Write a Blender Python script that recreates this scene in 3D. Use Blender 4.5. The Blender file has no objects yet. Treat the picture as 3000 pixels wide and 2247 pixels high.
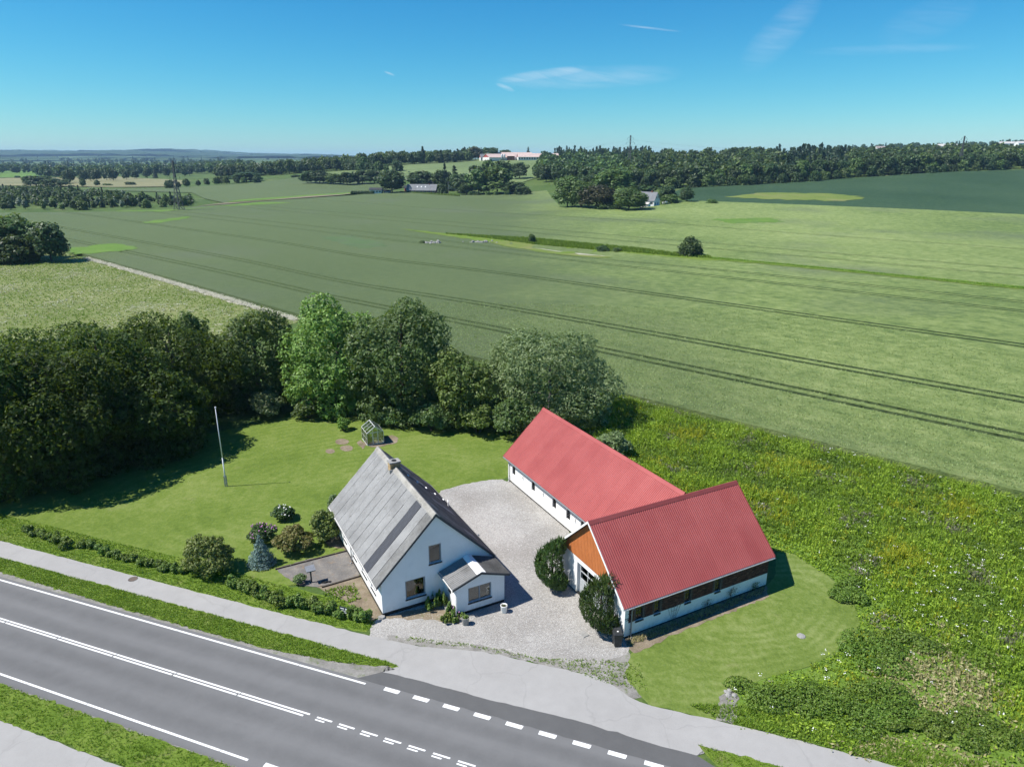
import bpy, bmesh, math, random
import numpy as np
from mathutils import Vector, Matrix

# ------------------------------------------------------------------ camera, sky, sun, exposure
SC = bpy.context.scene
COL = SC.collection
F_PX, PITCH, ROLL, CAM_H = 2033.5, 0.3120, -0.0019, 30.0
cam = bpy.data.cameras.new("camera"); cam_o = bpy.data.objects.new("camera", cam); COL.objects.link(cam_o)
cam.sensor_width = 36.0; cam.lens = 36.0 * F_PX / 3000.0; cam.clip_start = 0.5; cam.clip_end = 40000
cam_o.location = (0, 0, CAM_H)
cam_o.rotation_euler = (Matrix.Rotation(math.pi / 2 - PITCH, 3, 'X') @ Matrix.Rotation(-ROLL, 3, 'Z')).to_euler()
SC.camera = cam_o
SUN_AZ, SUN_EL = math.radians(180 + 9), math.radians(53.8)
SUNV = Vector((math.cos(SUN_AZ) * math.cos(SUN_EL), math.sin(SUN_AZ) * math.cos(SUN_EL), math.sin(SUN_EL)))
sun = bpy.data.lights.new("sun", 'SUN'); sun.energy = 4.6; sun.angle = math.radians(0.5); sun.color = (1.0, 0.955, 0.885)
sun_o = bpy.data.objects.new("sun", sun); COL.objects.link(sun_o)
sun_o.rotation_euler = SUNV.to_track_quat('Z', 'Y').to_euler(); sun_o.location = (-60, -10, 90)
SC.view_settings.view_transform = 'Standard'; SC.view_settings.look = 'None'
SC.view_settings.exposure = 0.70; SC.view_settings.gamma = 1.0; SC.view_settings.use_curve_mapping = False
SKY_STRENGTH = 0.085
HAZE = 7.0e-5
SC.cycles.max_bounces = 5; SC.cycles.diffuse_bounces = 2; SC.cycles.glossy_bounces = 2; SC.cycles.transmission_bounces = 4; SC.cycles.transparent_max_bounces = 6
SC.cycles.use_adaptive_sampling = True; SC.cycles.adaptive_threshold = 0.02; SC.cycles.caustics_reflective = False; SC.cycles.caustics_refractive = False


def px_ray(x, y):
    u, v = x - 1500, y - 1123.5
    c, s = math.cos(-ROLL), math.sin(-ROLL)
    u, v = (c * u - s * v) / F_PX, (s * u + c * v) / F_PX
    return np.array([u, math.cos(PITCH) - v * math.sin(PITCH), -math.sin(PITCH) - v * math.cos(PITCH)])


def build_world():
    w = bpy.data.worlds.new("World"); SC.world = w; w.use_nodes = True
    nt = w.node_tree; N = nt.nodes; L = nt.links
    N.clear()
    out = N.new('ShaderNodeOutputWorld'); bg = N.new('ShaderNodeBackground')
    bg.inputs['Strength'].default_value = SKY_STRENGTH
    L.new(bg.outputs[0], out.inputs['Surface'])
    sky = N.new('ShaderNodeTexSky'); sky.sky_type = 'NISHITA'; sky.sun_disc = False
    sky.sun_elevation = SUN_EL; sky.sun_rotation = math.radians(261)
    sky.altitude = 50; sky.air_density = 1.0; sky.dust_density = 0.1; sky.ozone_density = 4.0
    def m(op, a, b=None, c=None, clamp=False):
        n = N.new('ShaderNodeMath'); n.operation = op; n.use_clamp = clamp
        for i, v in enumerate((a, b, c)):
            if v is None: continue
            if isinstance(v, (int, float)): n.inputs[i].default_value = v
            else: L.new(v, n.inputs[i])
        return n.outputs[0]
    # deeper, cleaner blue than the stock sky: one response curve for the whole dome
    k = SKY_STRENGTH * 2 ** SC.view_settings.exposure
    sc = N.new('ShaderNodeSeparateColor'); L.new(sky.outputs[0], sc.inputs[0])
    cc = N.new('ShaderNodeCombineColor')
    for i, (a_, p_) in enumerate(((.545, 2.02), (.80, 1.22), (.875, .86))):
        L.new(m('MULTIPLY', m('POWER', m('MULTIPLY', sc.outputs[i], k), p_), a_ / k), cc.inputs[i])
    tc = N.new('ShaderNodeTexCoord'); sp = N.new('ShaderNodeSeparateXYZ'); L.new(tc.outputs['Generated'], sp.inputs[0])
    az = m('ARCTAN2', sp.outputs[0], sp.outputs[1]); el = m('ARCSINE', sp.outputs[2])
    cb = N.new('ShaderNodeCombineXYZ'); L.new(m('MULTIPLY', az, 11.0), cb.inputs[0]); L.new(m('MULTIPLY_ADD', az, 14.0, m('MULTIPLY', el, 95.0)), cb.inputs[1])
    no = N.new('ShaderNodeTexNoise'); no.inputs['Scale'].default_value = 1.0; no.inputs['Detail'].default_value = 5; no.inputs['Roughness'].default_value = .62
    no.inputs['Distortion'].default_value = .6; L.new(cb.outputs[0], no.inputs['Vector'])
    grain = m('MULTIPLY_ADD', no.outputs['Fac'], 3.0, -0.85, clamp=True)
    total = None
    # thin cirrus wisps and contrails: end points, half width, strength
    for (x0, y0, x1, y1, hw, st) in [
            (1440, 240, 2010, 212, 30, .22), (1450, 238, 1730, 196, 13, .30), (1448, 246, 1505, 268, 7, .42),
            (2400, -20, 2165, 210, 46, .15), (2870, 0, 2560, 110, 45, .08), (1800, 70, 1995, 92, 3, .34),
            (1120, 211, 1155, 224, 3, .40), (2340, 150, 2900, 128, 12, .10)]:
        e = []
        for (x, y) in ((x0, y0), (x1, y1)):
            d = px_ray(x, y); d = d / np.linalg.norm(d); e.append((math.atan2(d[0], d[1]), math.asin(d[2])))
        ca, ce = (e[0][0] + e[1][0]) / 2, (e[0][1] + e[1][1]) / 2
        dx, dy = e[1][0] - e[0][0], e[1][1] - e[0][1]; hl = math.hypot(dx, dy) / 2; th = math.atan2(dy, dx)
        A = m('SUBTRACT', az, ca); B = m('SUBTRACT', el, ce)
        u = m('ADD', m('MULTIPLY', A, math.cos(th) / hl), m('MULTIPLY', B, math.sin(th) / hl))
        v = m('ADD', m('MULTIPLY', A, -math.sin(th) * F_PX / hw), m('MULTIPLY', B, math.cos(th) * F_PX / hw))
        r2 = m('ADD', m('POWER', m('ABSOLUTE', u), 2.5), m('MULTIPLY', v, v))
        g = m('MULTIPLY', m('SUBTRACT', 1.0, r2, clamp=True), st)
        total = g if total is None else m('ADD', total, g)
    mx = N.new('ShaderNodeMix'); mx.data_type = 'RGBA'
    L.new(m('MULTIPLY', m('MINIMUM', total, .75), grain), mx.inputs['Factor']); L.new(cc.outputs[0], mx.inputs['A']); mx.inputs['B'].default_value = (6.0, 6.8, 7.4, 1)
    L.new(mx.outputs['Result'], bg.inputs['Color'])


build_world()

# ------------------------------------------------------------------ the lie of the land
_A = np.array([-1.2, -.70, -.42, -.28, -.16, -.094, 0.0, .06, .187, .328, .515, .70, 1.2])
_KN = [
    [(0, 0), (2000, 0), (3200, 4), (5000, 20), (6500, 70), (8200, 92), (16000, 60)],
    [(0, 0), (2000, 0), (3200, 4), (5000, 20), (6500, 70), (8200, 92), (16000, 60)],
    [(0, 0), (1500, 0), (2600, 4), (5000, 22), (6500, 72), (8200, 96), (16000, 60)],
    [(0, 0), (450, 0), (600, 3), (850, 17), (1000, 21), (1500, 22), (5000, 30), (8000, 80), (16000, 50)],
    [(0, 0), (450, 0), (620, 3), (760, 12), (900, 20), (1050, 24), (1500, 22), (6000, 30), (16000, 30)],
    [(0, 0), (450, 0), (600, 2), (700, 9), (850, 22), (1000, 28), (1200, 31), (2000, 26), (16000, 20)],
    [(0, 0), (430, 0), (560, 1.5), (700, 10), (850, 21), (1000, 29.5), (1200, 33), (2000, 28), (16000, 20)],
    [(0, 0), (400, 0), (560, 4), (700, 13), (850, 22), (1000, 29.5), (1200, 33), (2000, 28), (16000, 20)],
    [(0, 0), (310, 0), (430, 4.6), (520, 9), (620, 13), (750, 21), (900, 28), (1100, 34), (2000, 32), (16000, 30)],
    [(0, 0), (310, 0), (430, 4.2), (520, 9), (600, 13.5), (720, 21), (900, 29), (1300, 38), (2500, 40), (16000, 40)],
    [(0, 0), (310, 0), (390, 3.0), (520, 11), (610, 18), (750, 26), (1000, 35), (1500, 49), (2500, 60), (16000, 40)],
    [(0, 0), (300, 0), (375, 2.6), (520, 13), (600, 20), (750, 29), (1000, 39), (1500, 60), (2600, 76), (16000, 40)],
    [(0, 0), (300, 0), (375, 2.6), (520, 13), (600, 20), (750, 29), (1000, 39), (1500, 60), (2600, 76), (16000, 40)]]
_ag = np.linspace(-1.2, 1.2, 97); _sg = np.linspace(0, math.asinh(16000 / 100.), 500); _yg = 100 * np.sinh(_sg)
_tab = np.array([np.interp(_yg, [k[0] for k in kn], [k[1] for k in kn]) for kn in _KN])
_tab = np.array([np.interp(_ag, _A, _tab[:, j]) for j in range(len(_yg))]).T
for _ in range(6):
    _p = np.pad(_tab, ((2, 2), (4, 4)), 'edge')
    _tab = sum(_p[i:i + _tab.shape[0], :] for i in range(5)) / 5
    _tab = sum(_tab[:, i:i + len(_yg)] for i in range(9)) / 9
_tab[:, _yg < 230] = 0


def T(x, y):
    x = np.asarray(x, float); y = np.asarray(y, float)
    yc = np.clip(y, 1, 15900); a = np.clip(x / np.maximum(yc, 40), -1.199, 1.199)
    fa = (a + 1.2) / 2.4 * 96; ia = np.clip(fa.astype(int), 0, 95); fa = fa - ia
    fs = np.arcsinh(yc / 100) / _sg[-1] * 499; js = np.clip(fs.astype(int), 0, 498); fs = fs - js
    z = (_tab[ia, js] * (1 - fs) + _tab[ia, js + 1] * fs) * (1 - fa) + (_tab[ia + 1, js] * (1 - fs) + _tab[ia + 1, js + 1] * fs) * fa
    # shallow swale across the wheat and soft rolls far out
    z = z - 1.1 * np.exp(-((x + 44 + (y - 200) * .25) / 24) ** 2) * np.exp(-((y - 200) / 60) ** 2)
    z = z - 1.3 * np.exp(-((x - 20 + (y - 240) * .9) / 20) ** 2) * np.exp(-((y - 240) / 28) ** 2)
    far = np.clip((y - 300) / 400, 0, 1)
    z = z + far * (.9 * np.sin(x / 61 + .7) * np.sin(y / 83) + .6 * np.sin(x / 37 + y / 51))
    vf = np.clip((y - 4500) / 2500, 0, 1)
    z = z + vf * (14 * np.sin(x / 700 + 1) + 9 * np.sin(x / 270 + y / 900) + 5 * np.sin(x / 120))
    return z


def gp(x, y, z=0.0):
    """ground plan point seen at photo pixel x, y on level z (flat foreground)"""
    d = px_ray(x, y); t = (z - CAM_H) / d[2]
    return np.array([d[0] * t, d[1] * t])


_tt = np.geomspace(25, 15500, 2600)


def tp(x, y):
    """terrain point seen at photo pixel x, y"""
    d = px_ray(x, y); P = d[None, :] * _tt[:, None]
    h = P[:, 2] + CAM_H - T(P[:, 0], P[:, 1])
    i = int(np.argmax(h < 0)) if (h < 0).any() else len(_tt) - 1
    i = max(i, 1); w = h[i - 1] / max(h[i - 1] - h[i], 1e-9); t = _tt[i - 1] + (_tt[i] - _tt[i - 1]) * min(max(w, 0), 1)
    return np.array([d[0] * t, d[1] * t])


def plan_at(x, Y):
    """plan point in the direction of photo column x at distance Y"""
    d = px_ray(x, 470); return np.array([d[0] / d[1] * Y, float(Y)])


def height_at(xy, py):
    """world height seen at photo row py above plan point xy"""
    d = px_ray(1500, py); return CAM_H + d[2] / d[1] * xy[1]


# ------------------------------------------------------------------ object helpers
def tag(o, label=None, cat=None, group=None, kind=None):
    if label: o["label"] = label
    if cat: o["category"] = cat
    if group: o["group"] = group
    if kind: o["kind"] = kind
    return o


def thing(name, label, cat, loc=(0, 0, 0), rz=0.0, group=None):
    o = bpy.data.objects.new(name, None); COL.objects.link(o)
    o.location = loc; o.rotation_euler = (0, 0, rz); o.empty_display_size = .3
    return tag(o, label, cat, group)


def link(name, me, parent=None, loc=(0, 0, 0), rz=0.0):
    o = bpy.data.objects.new(name, me); COL.objects.link(o)
    o.location = loc; o.rotation_euler = (0, 0, rz)
    if parent: o.parent = parent
    return o


class MB:
    def __init__(s): s.v = []; s.f = []; s.mi = []; s.cur = 0

    def pts(s, ps):
        n = len(s.v); s.v.extend([tuple(map(float, p)) for p in ps]); return list(range(n, n + len(ps)))

    def face(s, ps):
        s.f.append(s.pts(ps)); s.mi.append(s.cur); return s

    def box(s, x0, x1, y0, y1, z0, z1):
        i = s.pts([(x0, y0, z0), (x1, y0, z0), (x1, y1, z0), (x0, y1, z0), (x0, y0, z1), (x1, y0, z1), (x1, y1, z1), (x0, y1, z1)])
        for q in ((3, 2, 1, 0), (4, 5, 6, 7), (0, 1, 5, 4), (1, 2, 6, 5), (2, 3, 7, 6), (3, 0, 4, 7)):
            s.f.append([i[k] for k in q]); s.mi.append(s.cur)
        return s

    def hexa(s, b, t):
        b, t = list(b), list(t); n_ = Vector((0, 0, 0)); B_ = [Vector(q) for q in b]; c0 = sum(B_, Vector((0, 0, 0))) / len(b)
        for q in range(len(b)): n_ += (B_[q] - c0).cross(B_[(q + 1) % len(b)] - c0)
        if n_.dot(sum((Vector(q) for q in t), Vector((0, 0, 0))) / len(t) - c0) < 0: b, t = b[::-1], t[::-1]
        i = s.pts(list(b) + list(t)); n = len(b)
        s.f.append([i[k] for k in range(n - 1, -1, -1)]); s.f.append([i[n + k] for k in range(n)]); s.mi += [s.cur] * 2
        for k in range(n):
            j = (k + 1) % n; s.f.append([i[k], i[j], i[n + j], i[n + k]]); s.mi.append(s.cur)
        return s

    def prism(s, poly, axis, a0, a1):
        """poly of 2-D points extruded along axis 'x', 'y' or 'z'"""
        def mk(p, a): return {'x': (a, p[0], p[1]), 'y': (p[0], a, p[1]), 'z': (p[0], p[1], a)}[axis]
        return s.hexa([mk(p, a0) for p in poly], [mk(p, a1) for p in poly])

    def tube(s, p0, p1, r0, r1=None, n=8, caps=True):
        r1 = r0 if r1 is None else r1
        p0, p1 = Vector(p0), Vector(p1); d = (p1 - p0)
        if d.length < 1e-6: return s
        d.normalize(); a = d.orthogonal().normalized(); b = d.cross(a)
        A = [p0 + (a * math.cos(k * 2 * math.pi / n) + b * math.sin(k * 2 * math.pi / n)) * r0 for k in range(n)]
        B = [p1 + (a * math.cos(k * 2 * math.pi / n) + b * math.sin(k * 2 * math.pi / n)) * r1 for k in range(n)]
        i = s.pts(A); j = s.pts(B)
        for k in range(n):
            l = (k + 1) % n; s.f.append([i[k], i[l], j[l], j[k]]); s.mi.append(s.cur)
        if caps:
            s.f.append(i[::-1]); s.f.append(j); s.mi += [s.cur] * 2
        return s

    def beam(s, p0, p1, w, h=None):
        h = w if h is None else h
        p0, p1 = Vector(p0), Vector(p1); d = (p1 - p0).normalized()
        a = d.cross(Vector((0, 0, 1)))
        if a.length < 1e-3: a = Vector((1, 0, 0))
        a.normalize(); b = a.cross(d).normalized()
        c = [(-1, -1), (1, -1), (1, 1), (-1, 1)]
        return s.hexa([p0 + a * (w / 2 * u) + b * (h / 2 * v) for u, v in c], [p1 + a * (w / 2 * u) + b * (h / 2 * v) for u, v in c])

    def path(s, pts, rad, n=6):
        for k in range(len(pts) - 1):
            s.tube(pts[k], pts[k + 1], rad[k] if hasattr(rad, '__len__') else rad, rad[k + 1] if hasattr(rad, '__len__') else rad, n)
        return s

    def lathe(s, prof, n=14, c=(0, 0)):
        rings = [s.pts([(c[0] + r * math.cos(k * 2 * math.pi / n), c[1] + r * math.sin(k * 2 * math.pi / n), z) for k in range(n)]) for r, z in prof]
        for a, b in zip(rings, rings[1:]):
            for k in range(n):
                l = (k + 1) % n; s.f.append([a[k], a[l], b[l], b[k]]); s.mi.append(s.cur)
        s.f.append(rings[0][::-1]); s.f.append(rings[-1]); s.mi += [s.cur] * 2
        return s

    def mesh(s, name, mats, smooth=False):
        me = bpy.data.meshes.new(name); me.from_pydata(s.v, [], s.f)
        for m_ in (mats if isinstance(mats, (list, tuple)) else [mats]): me.materials.append(m_)
        me.polygons.foreach_set('material_index', s.mi)
        if smooth: me.polygons.foreach_set('use_smooth', [True] * len(s.f))
        me.update(); return me

    def build(s, name, mats, parent=None, smooth=False, loc=(0, 0, 0), rz=0.0):
        return link(name, s.mesh(name, mats, smooth), parent, loc, rz)


def fast_mesh(name, V, nper, mats, mat_idx=None, faces=None):
    """V: (N*nper, 3) vertices, every nper in a row are one face (or give faces as an (F, k) index array)"""
    V = np.ascontiguousarray(V, dtype=np.float32)
    if faces is None: faces = np.arange(len(V), dtype=np.int32).reshape(-1, nper)
    faces = np.ascontiguousarray(faces, dtype=np.int32); k = faces.shape[1]
    me = bpy.data.meshes.new(name)
    me.vertices.add(len(V)); me.vertices.foreach_set('co', V.ravel())
    me.loops.add(faces.size); me.loops.foreach_set('vertex_index', faces.ravel())
    me.polygons.add(len(faces)); me.polygons.foreach_set('loop_start', np.arange(0, faces.size, k, dtype=np.int32))
    me.polygons.foreach_set('loop_total', np.full(len(faces), k, dtype=np.int32))
    for m_ in (mats if isinstance(mats, (list, tuple)) else [mats]): me.materials.append(m_)
    if mat_idx is not None: me.polygons.foreach_set('material_index', np.asarray(mat_idx, dtype=np.int32))
    me.update(calc_edges=True); return me


def in_poly(P, poly):
    P = np.asarray(P); poly = np.asarray(poly); x, y = P[:, 0], P[:, 1]; ins = np.zeros(len(P), bool)
    j = len(poly) - 1
    for i in range(len(poly)):
        xi, yi = poly[i][:2]; xj, yj = poly[j][:2]
        c = ((yi > y) != (yj > y)) & (x < (xj - xi) * (y - yi) / (yj - yi + 1e-12) + xi)
        ins ^= c; j = i
    return ins


def rough(poly, step, amp, seed):
    """wander the outline of a plan polygon: nothing in a garden has a ruled edge"""
    rg = np.random.default_rng(seed); out = []
    poly = [np.asarray(p, float)[:2] for p in poly]
    for a, b in zip(poly, poly[1:] + poly[:1]):
        L = np.linalg.norm(b - a); n = max(1, int(L / step)); d = (b - a) / max(L, 1e-9); nn = np.array([-d[1], d[0]])
        for k in range(n):
            out.append(a + (b - a) * k / n + nn * (rg.normal() * amp if k else rg.normal() * amp * .3))
    return out


def sheet(name, poly, zoff, mat, res=None, label=None, kind='structure', parent=None, cat=None):
    """a plan polygon laid on the terrain"""
    bm = bmesh.new()
    f = bm.faces.new([bm.verts.new((p[0], p[1], 0)) for p in poly])
    xs = [p[0] for p in poly]; ys = [p[1] for p in poly]
    if res:
        for lo, hi, no in ((min(xs), max(xs), (1, 0, 0)), (min(ys), max(ys), (0, 1, 0))):
            n = int((hi - lo) / res)
            for k in range(1, n):
                v = lo + (hi - lo) * k / n
                bmesh.ops.bisect_plane(bm, geom=bm.verts[:] + bm.edges[:] + bm.faces[:], plane_co=(v * no[0], v * no[1], 0), plane_no=no)
    else:
        bmesh.ops.triangulate(bm, faces=bm.faces[:], ngon_method='BEAUTY')
    bm.normal_update()
    if sum(f_.normal.z * f_.calc_area() for f_ in bm.faces) < 0:
        bmesh.ops.reverse_faces(bm, faces=bm.faces[:])
    co = np.array([v.co[:2] for v in bm.verts]); z = T(co[:, 0], co[:, 1]) + zoff
    for v, zz in zip(bm.verts, z): v.co.z = zz
    me = bpy.data.meshes.new(name); bm.to_mesh(me); bm.free(); me.materials.append(mat)
    o = link(name, me, parent)
    if parent is None: tag(o, label, cat, None, kind)
    return o
# ------------------------------------------------------------------ materials
def srgb(r, g, b):
    f = lambda c: (c / 12.92 if c <= .04045 else ((c + .055) / 1.055) ** 2.4)
    return (f(r / 255), f(g / 255), f(b / 255), 1)


class NT:
    def __init__(s, name):
        s.m = bpy.data.materials.new(name); s.m.use_nodes = True
        s.t = s.m.node_tree; s.N = s.t.nodes; s.L = s.t.links
        s.b = s.N['Principled BSDF']; s.out = s.N['Material Output']

    def n(s, kind, **kw):
        o = s.N.new(kind)
        for k, v in kw.items(): setattr(o, k, v)
        return o

    def put(s, sock, v):
        if isinstance(v, bpy.types.NodeSocket): s.L.new(v, sock)
        else: sock.default_value = v

    def pos(s): return s.n('ShaderNodeNewGeometry').outputs['Position']

    def objc(s): return s.n('ShaderNodeTexCoord').outputs['Object']

    def noise(s, vec, scale, detail=3, rough=.55, dist=0):
        o = s.n('ShaderNodeTexNoise'); s.L.new(vec, o.inputs['Vector'])
        o.inputs['Scale'].default_value = scale; o.inputs['Detail'].default_value = detail; o.inputs['Roughness'].default_value = rough; o.inputs['Distortion'].default_value = dist
        return o.outputs['Fac']

    def ramp(s, fac, stops, interp='LINEAR'):
        o = s.n('ShaderNodeValToRGB'); s.L.new(fac, o.inputs['Fac']); r = o.color_ramp; r.interpolation = interp
        while len(r.elements) < len(stops): r.elements.new(.5)
        for e, (p, c) in zip(r.elements, stops): e.position = p; e.color = c if len(c) == 4 else (*c, 1)
        return o.outputs['Color']

    def mix(s, fac, a, b, mode='MIX'):
        o = s.n('ShaderNodeMix', data_type='RGBA', blend_type=mode)
        s.put(o.inputs['Factor'], fac); s.put(o.inputs['A'], a); s.put(o.inputs['B'], b); return o.outputs['Result']

    def math(s, op, a, b=0.0, c=None, clamp=False):
        o = s.n('ShaderNodeMath', operation=op, use_clamp=clamp); s.put(o.inputs[0], a); s.put(o.inputs[1], b)
        if c is not None: s.put(o.inputs[2], c)
        return o.outputs[0]

    def mapr(s, v, a, b, c=0.0, d=1.0):
        o = s.n('ShaderNodeMapRange'); s.L.new(v, o.inputs[0])
        for i, k in enumerate((a, b, c, d)): o.inputs[i + 1].default_value = k
        return o.outputs[0]

    def bump(s, h, strength=.5, dist=.1):
        o = s.n('ShaderNodeBump'); o.inputs['Strength'].default_value = strength; o.inputs['Distance'].default_value = dist
        s.L.new(h, o.inputs['Height']); s.L.new(o.outputs[0], s.b.inputs['Normal'])

    def fin(s, color, rough=.8, spec=.3, metal=0.0):
        s.put(s.b.inputs['Base Color'], color); s.put(s.b.inputs['Roughness'], rough)
        s.b.inputs['Specular IOR Level'].default_value = spec; s.b.inputs['Metallic'].default_value = metal
        return s.m


def simple(name, col, rough=.6, spec=.3, metal=0.0, grain=.08, scale=6.0, dirt=None, bump=0.0):
    t = NT(name); p = t.objc(); f = t.noise(p, scale, 4)
    lo = tuple(c * (1 - grain * 2) for c in col[:3]) + (1,); hi = tuple(min(1, c * (1 + grain)) for c in col[:3]) + (1,)
    c = t.ramp(f, [(.3, lo), (.7, hi)])
    if dirt:
        c = t.mix(t.mapr(t.noise(p, dirt[1], 5, .7), .5, .75, 0, dirt[2]), c, dirt[0])
    if bump: t.bump(t.noise(p, scale * 6, 3), bump, .02)
    return t.fin(c, rough, spec, metal)


def grass_mat(name, dark, mid, light, big=.08, fine=7.0, stripes=None, straw=None, bump=.9):
    t = NT(name); p = t.pos()
    f1 = t.noise(p, big, 5, .6); f2 = t.noise(p, fine, 4, .75); f3 = t.noise(p, 1.1, 5, .7, .6)
    s = t.math('ADD', t.math('ADD', t.math('MULTIPLY', f1, .40), t.math('MULTIPLY', f2, .38)), t.math('MULTIPLY', f3, .34))
    if stripes is not None:
        s = t.math('ADD', s, stripes(t, p))
    c = t.ramp(s, [(.36, dark), (.54, mid), (.74, light)])
    if straw: c = t.mix(t.mapr(t.noise(p, straw[1], 5, .7), straw[2], straw[2] + .14, 0, straw[3]), c, straw[0])
    t.bump(t.math('ADD', f2, t.math('MULTIPLY', f3, .6)), bump, .06)
    return t.fin(c, .85, .15)


def arc_stripes(cx, cy, ang, ratio, w, amp, lo=.0):
    """mowing rounds: a mower goes round and round an oval"""
    def fn(t, p):
        mp = t.n('ShaderNodeMapping', vector_type='TEXTURE'); mp.inputs['Location'].default_value = (cx, cy, 0); mp.inputs['Rotation'].default_value = (0, 0, ang); mp.inputs['Scale'].default_value = (ratio, 1, 1)
        t.L.new(p, mp.inputs[0])
        ln = t.n('ShaderNodeVectorMath', operation='LENGTH'); t.L.new(mp.outputs[0], ln.inputs[0])
        d = t.math('ADD', ln.outputs['Value'], t.math('MULTIPLY', t.noise(p, .22, 3), 1.6))
        wv = t.math('SINE', t.math('MULTIPLY', d, 2 * math.pi / w))
        patch = t.math('MULTIPLY', t.mapr(t.noise(p, .16, 3), .38, .62, lo, 1.0), t.mapr(t.noise(p, .9, 3), .3, .6, .3, 1.0))
        return t.math('MULTIPLY', t.math('MULTIPLY', wv, amp), patch)
    return fn


def leaf_mat(name, cols, trans=.28, rough=.55, spec=.35, clump=.6):
    """leaves: every leaf its own shade, whole boughs lighter or duller"""
    t = NT(name); g = t.n('ShaderNodeNewGeometry'); oi = t.n('ShaderNodeObjectInfo')
    r = g.outputs['Random Per Island']
    pf = t.noise(t.objc(), clump, 2)
    s = t.math('ADD', t.math('MULTIPLY', r, .62), t.math('MULTIPLY', pf, .38))
    c = t.ramp(s, [(.12 + .76 * i / (len(cols) - 1), k) for i, k in enumerate(cols)])
    hs = t.n('ShaderNodeHueSaturation'); t.L.new(c, hs.inputs['Color'])
    t.L.new(t.mapr(oi.outputs['Random'], 0, 1, .485, .512), hs.inputs['Hue']); t.L.new(t.mapr(oi.outputs['Random'], 0, 1, .82, 1.14), hs.inputs['Value'])
    c = hs.outputs[0]
    t.fin(c, rough, spec)
    tr = t.n('ShaderNodeBsdfTranslucent'); t.L.new(t.mix(.5, c, (.30, .42, .04, 1), 'MIX'), tr.inputs[0])
    ms = t.n('ShaderNodeMixShader'); ms.inputs[0].default_value = trans
    t.L.new(t.b.outputs[0], ms.inputs[1]); t.L.new(tr.outputs[0], ms.inputs[2]); t.L.new(ms.outputs[0], t.out.inputs['Surface'])
    return t.m


def asphalt(name, lo, hi, seed=0.0, lanes=False, cracks=0.0):
    t = NT(name); p = t.pos()
    f1 = t.noise(p, .12, 4, .6); f2 = t.noise(p, 26, 3, .8); f3 = t.noise(p, 1.1, 4, .6)
    s = t.math('ADD', t.math('ADD', t.math('MULTIPLY', f1, .35), t.math('MULTIPLY', f2, .45)), t.math('MULTIPLY', f3, .25))
    c = t.ramp(s, [(.36, lo), (.70, hi)])
    if lanes:   # lighter wheel-worn bands along the carriageway
        mp = t.n('ShaderNodeMapping', vector_type='TEXTURE'); mp.inputs['Location'].default_value = (ROAD_O[0], ROAD_O[1], 0); mp.inputs['Rotation'].default_value = (0, 0, ROAD_A)
        t.L.new(p, mp.inputs[0]); sx = t.n('ShaderNodeSeparateXYZ'); t.L.new(mp.outputs[0], sx.inputs[0])
        w = t.math('ADD', t.math('MULTIPLY', t.math('SINE', t.math('MULTIPLY_ADD', sx.outputs[1], 2 * math.pi / 1.75, 1.4)), .5), .5)
        st = t.n('ShaderNodeCombineXYZ'); t.L.new(t.math('MULTIPLY', sx.outputs[0], .08), st.inputs[0]); t.L.new(t.math('MULTIPLY', sx.outputs[1], 1.2), st.inputs[1])
        streak = t.noise(st.outputs[0], 1.0, 4, .6)
        c = t.mix(t.math('MULTIPLY', t.math('MULTIPLY', w, streak), .62), c, tuple(k * 1.38 for k in hi[:3]) + (1,))
        c = t.mix(t.mapr(t.noise(p, .9, 5, .75), .62, .78, 0, .35), c, tuple(k * .72 for k in lo[:3]) + (1,))
    if cracks:
        vo = t.n('ShaderNodeTexVoronoi', feature='DISTANCE_TO_EDGE'); vo.inputs['Scale'].default_value = .22
        wob = t.n('ShaderNodeVectorMath', operation='ADD'); t.L.new(p, wob.inputs[0])
        nz = t.n('ShaderNodeTexNoise'); nz.inputs['Scale'].default_value = .9; t.L.new(p, nz.inputs['Vector']); t.L.new(nz.outputs['Color'], wob.inputs[1])
        t.L.new(wob.outputs[0], vo.inputs['Vector'])
        c = t.mix(t.math('MULTIPLY', t.mapr(vo.outputs['Distance'], .0, .012, 1, 0), cracks), c, tuple(k * .45 for k in lo[:3]) + (1,))
    t.bump(f2, .35, .01)
    return t.fin(c, .88, .25)


ROAD_O = tuple(np.array([-32.03, 39.52]) * 30 / 27); ROAD_A = math.radians(-20.0)
M = {}
G = lambda r, g, b: (r, g, b, 1)
M['land'] = grass_mat('land', G(.032, .062, .014), G(.062, .105, .024), G(.120, .158, .045), .02, 3.0, straw=(G(.21, .19, .10), .06, .55, .5))
M['lawn'] = grass_mat('lawn', G(.062, .105, .013), G(.112, .165, .026), G(.190, .230, .064), .14, 3.4, arc_stripes(-12, 62, .4, 1.9, 1.0, .045), (G(.20, .20, .085), .35, .60, .40))
MOWN_C = gp(2225, 1795)
M['mown'] = grass_mat('mown', G(.056, .096, .014), G(.118, .168, .032), G(.205, .245, .082), .16, 3.4, arc_stripes(MOWN_C[0], MOWN_C[1], .47, 1.9, .62, .055, .2), (G(.22, .22, .10), .4, .60, .45))
M['verge'] = grass_mat('verge', G(.062, .112, .010), G(.110, .175, .020), G(.180, .225, .048), .3, 6.0, None, (G(.17, .16, .07), .5, .54, .5))
M['meadow_floor'] = grass_mat('meadow_floor', G(.060, .115, .012), G(.105, .180, .024), G(.165, .225, .05), .2, 3.5, None, (G(.22, .19, .10), .25, .60, .6))
M['rough'] = grass_mat('rough', G(.075, .105, .025), G(.145, .175, .055), G(.24, .245, .11), .06, 2.2, None, (G(.36, .33, .27), .35, .56, .55))


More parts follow.
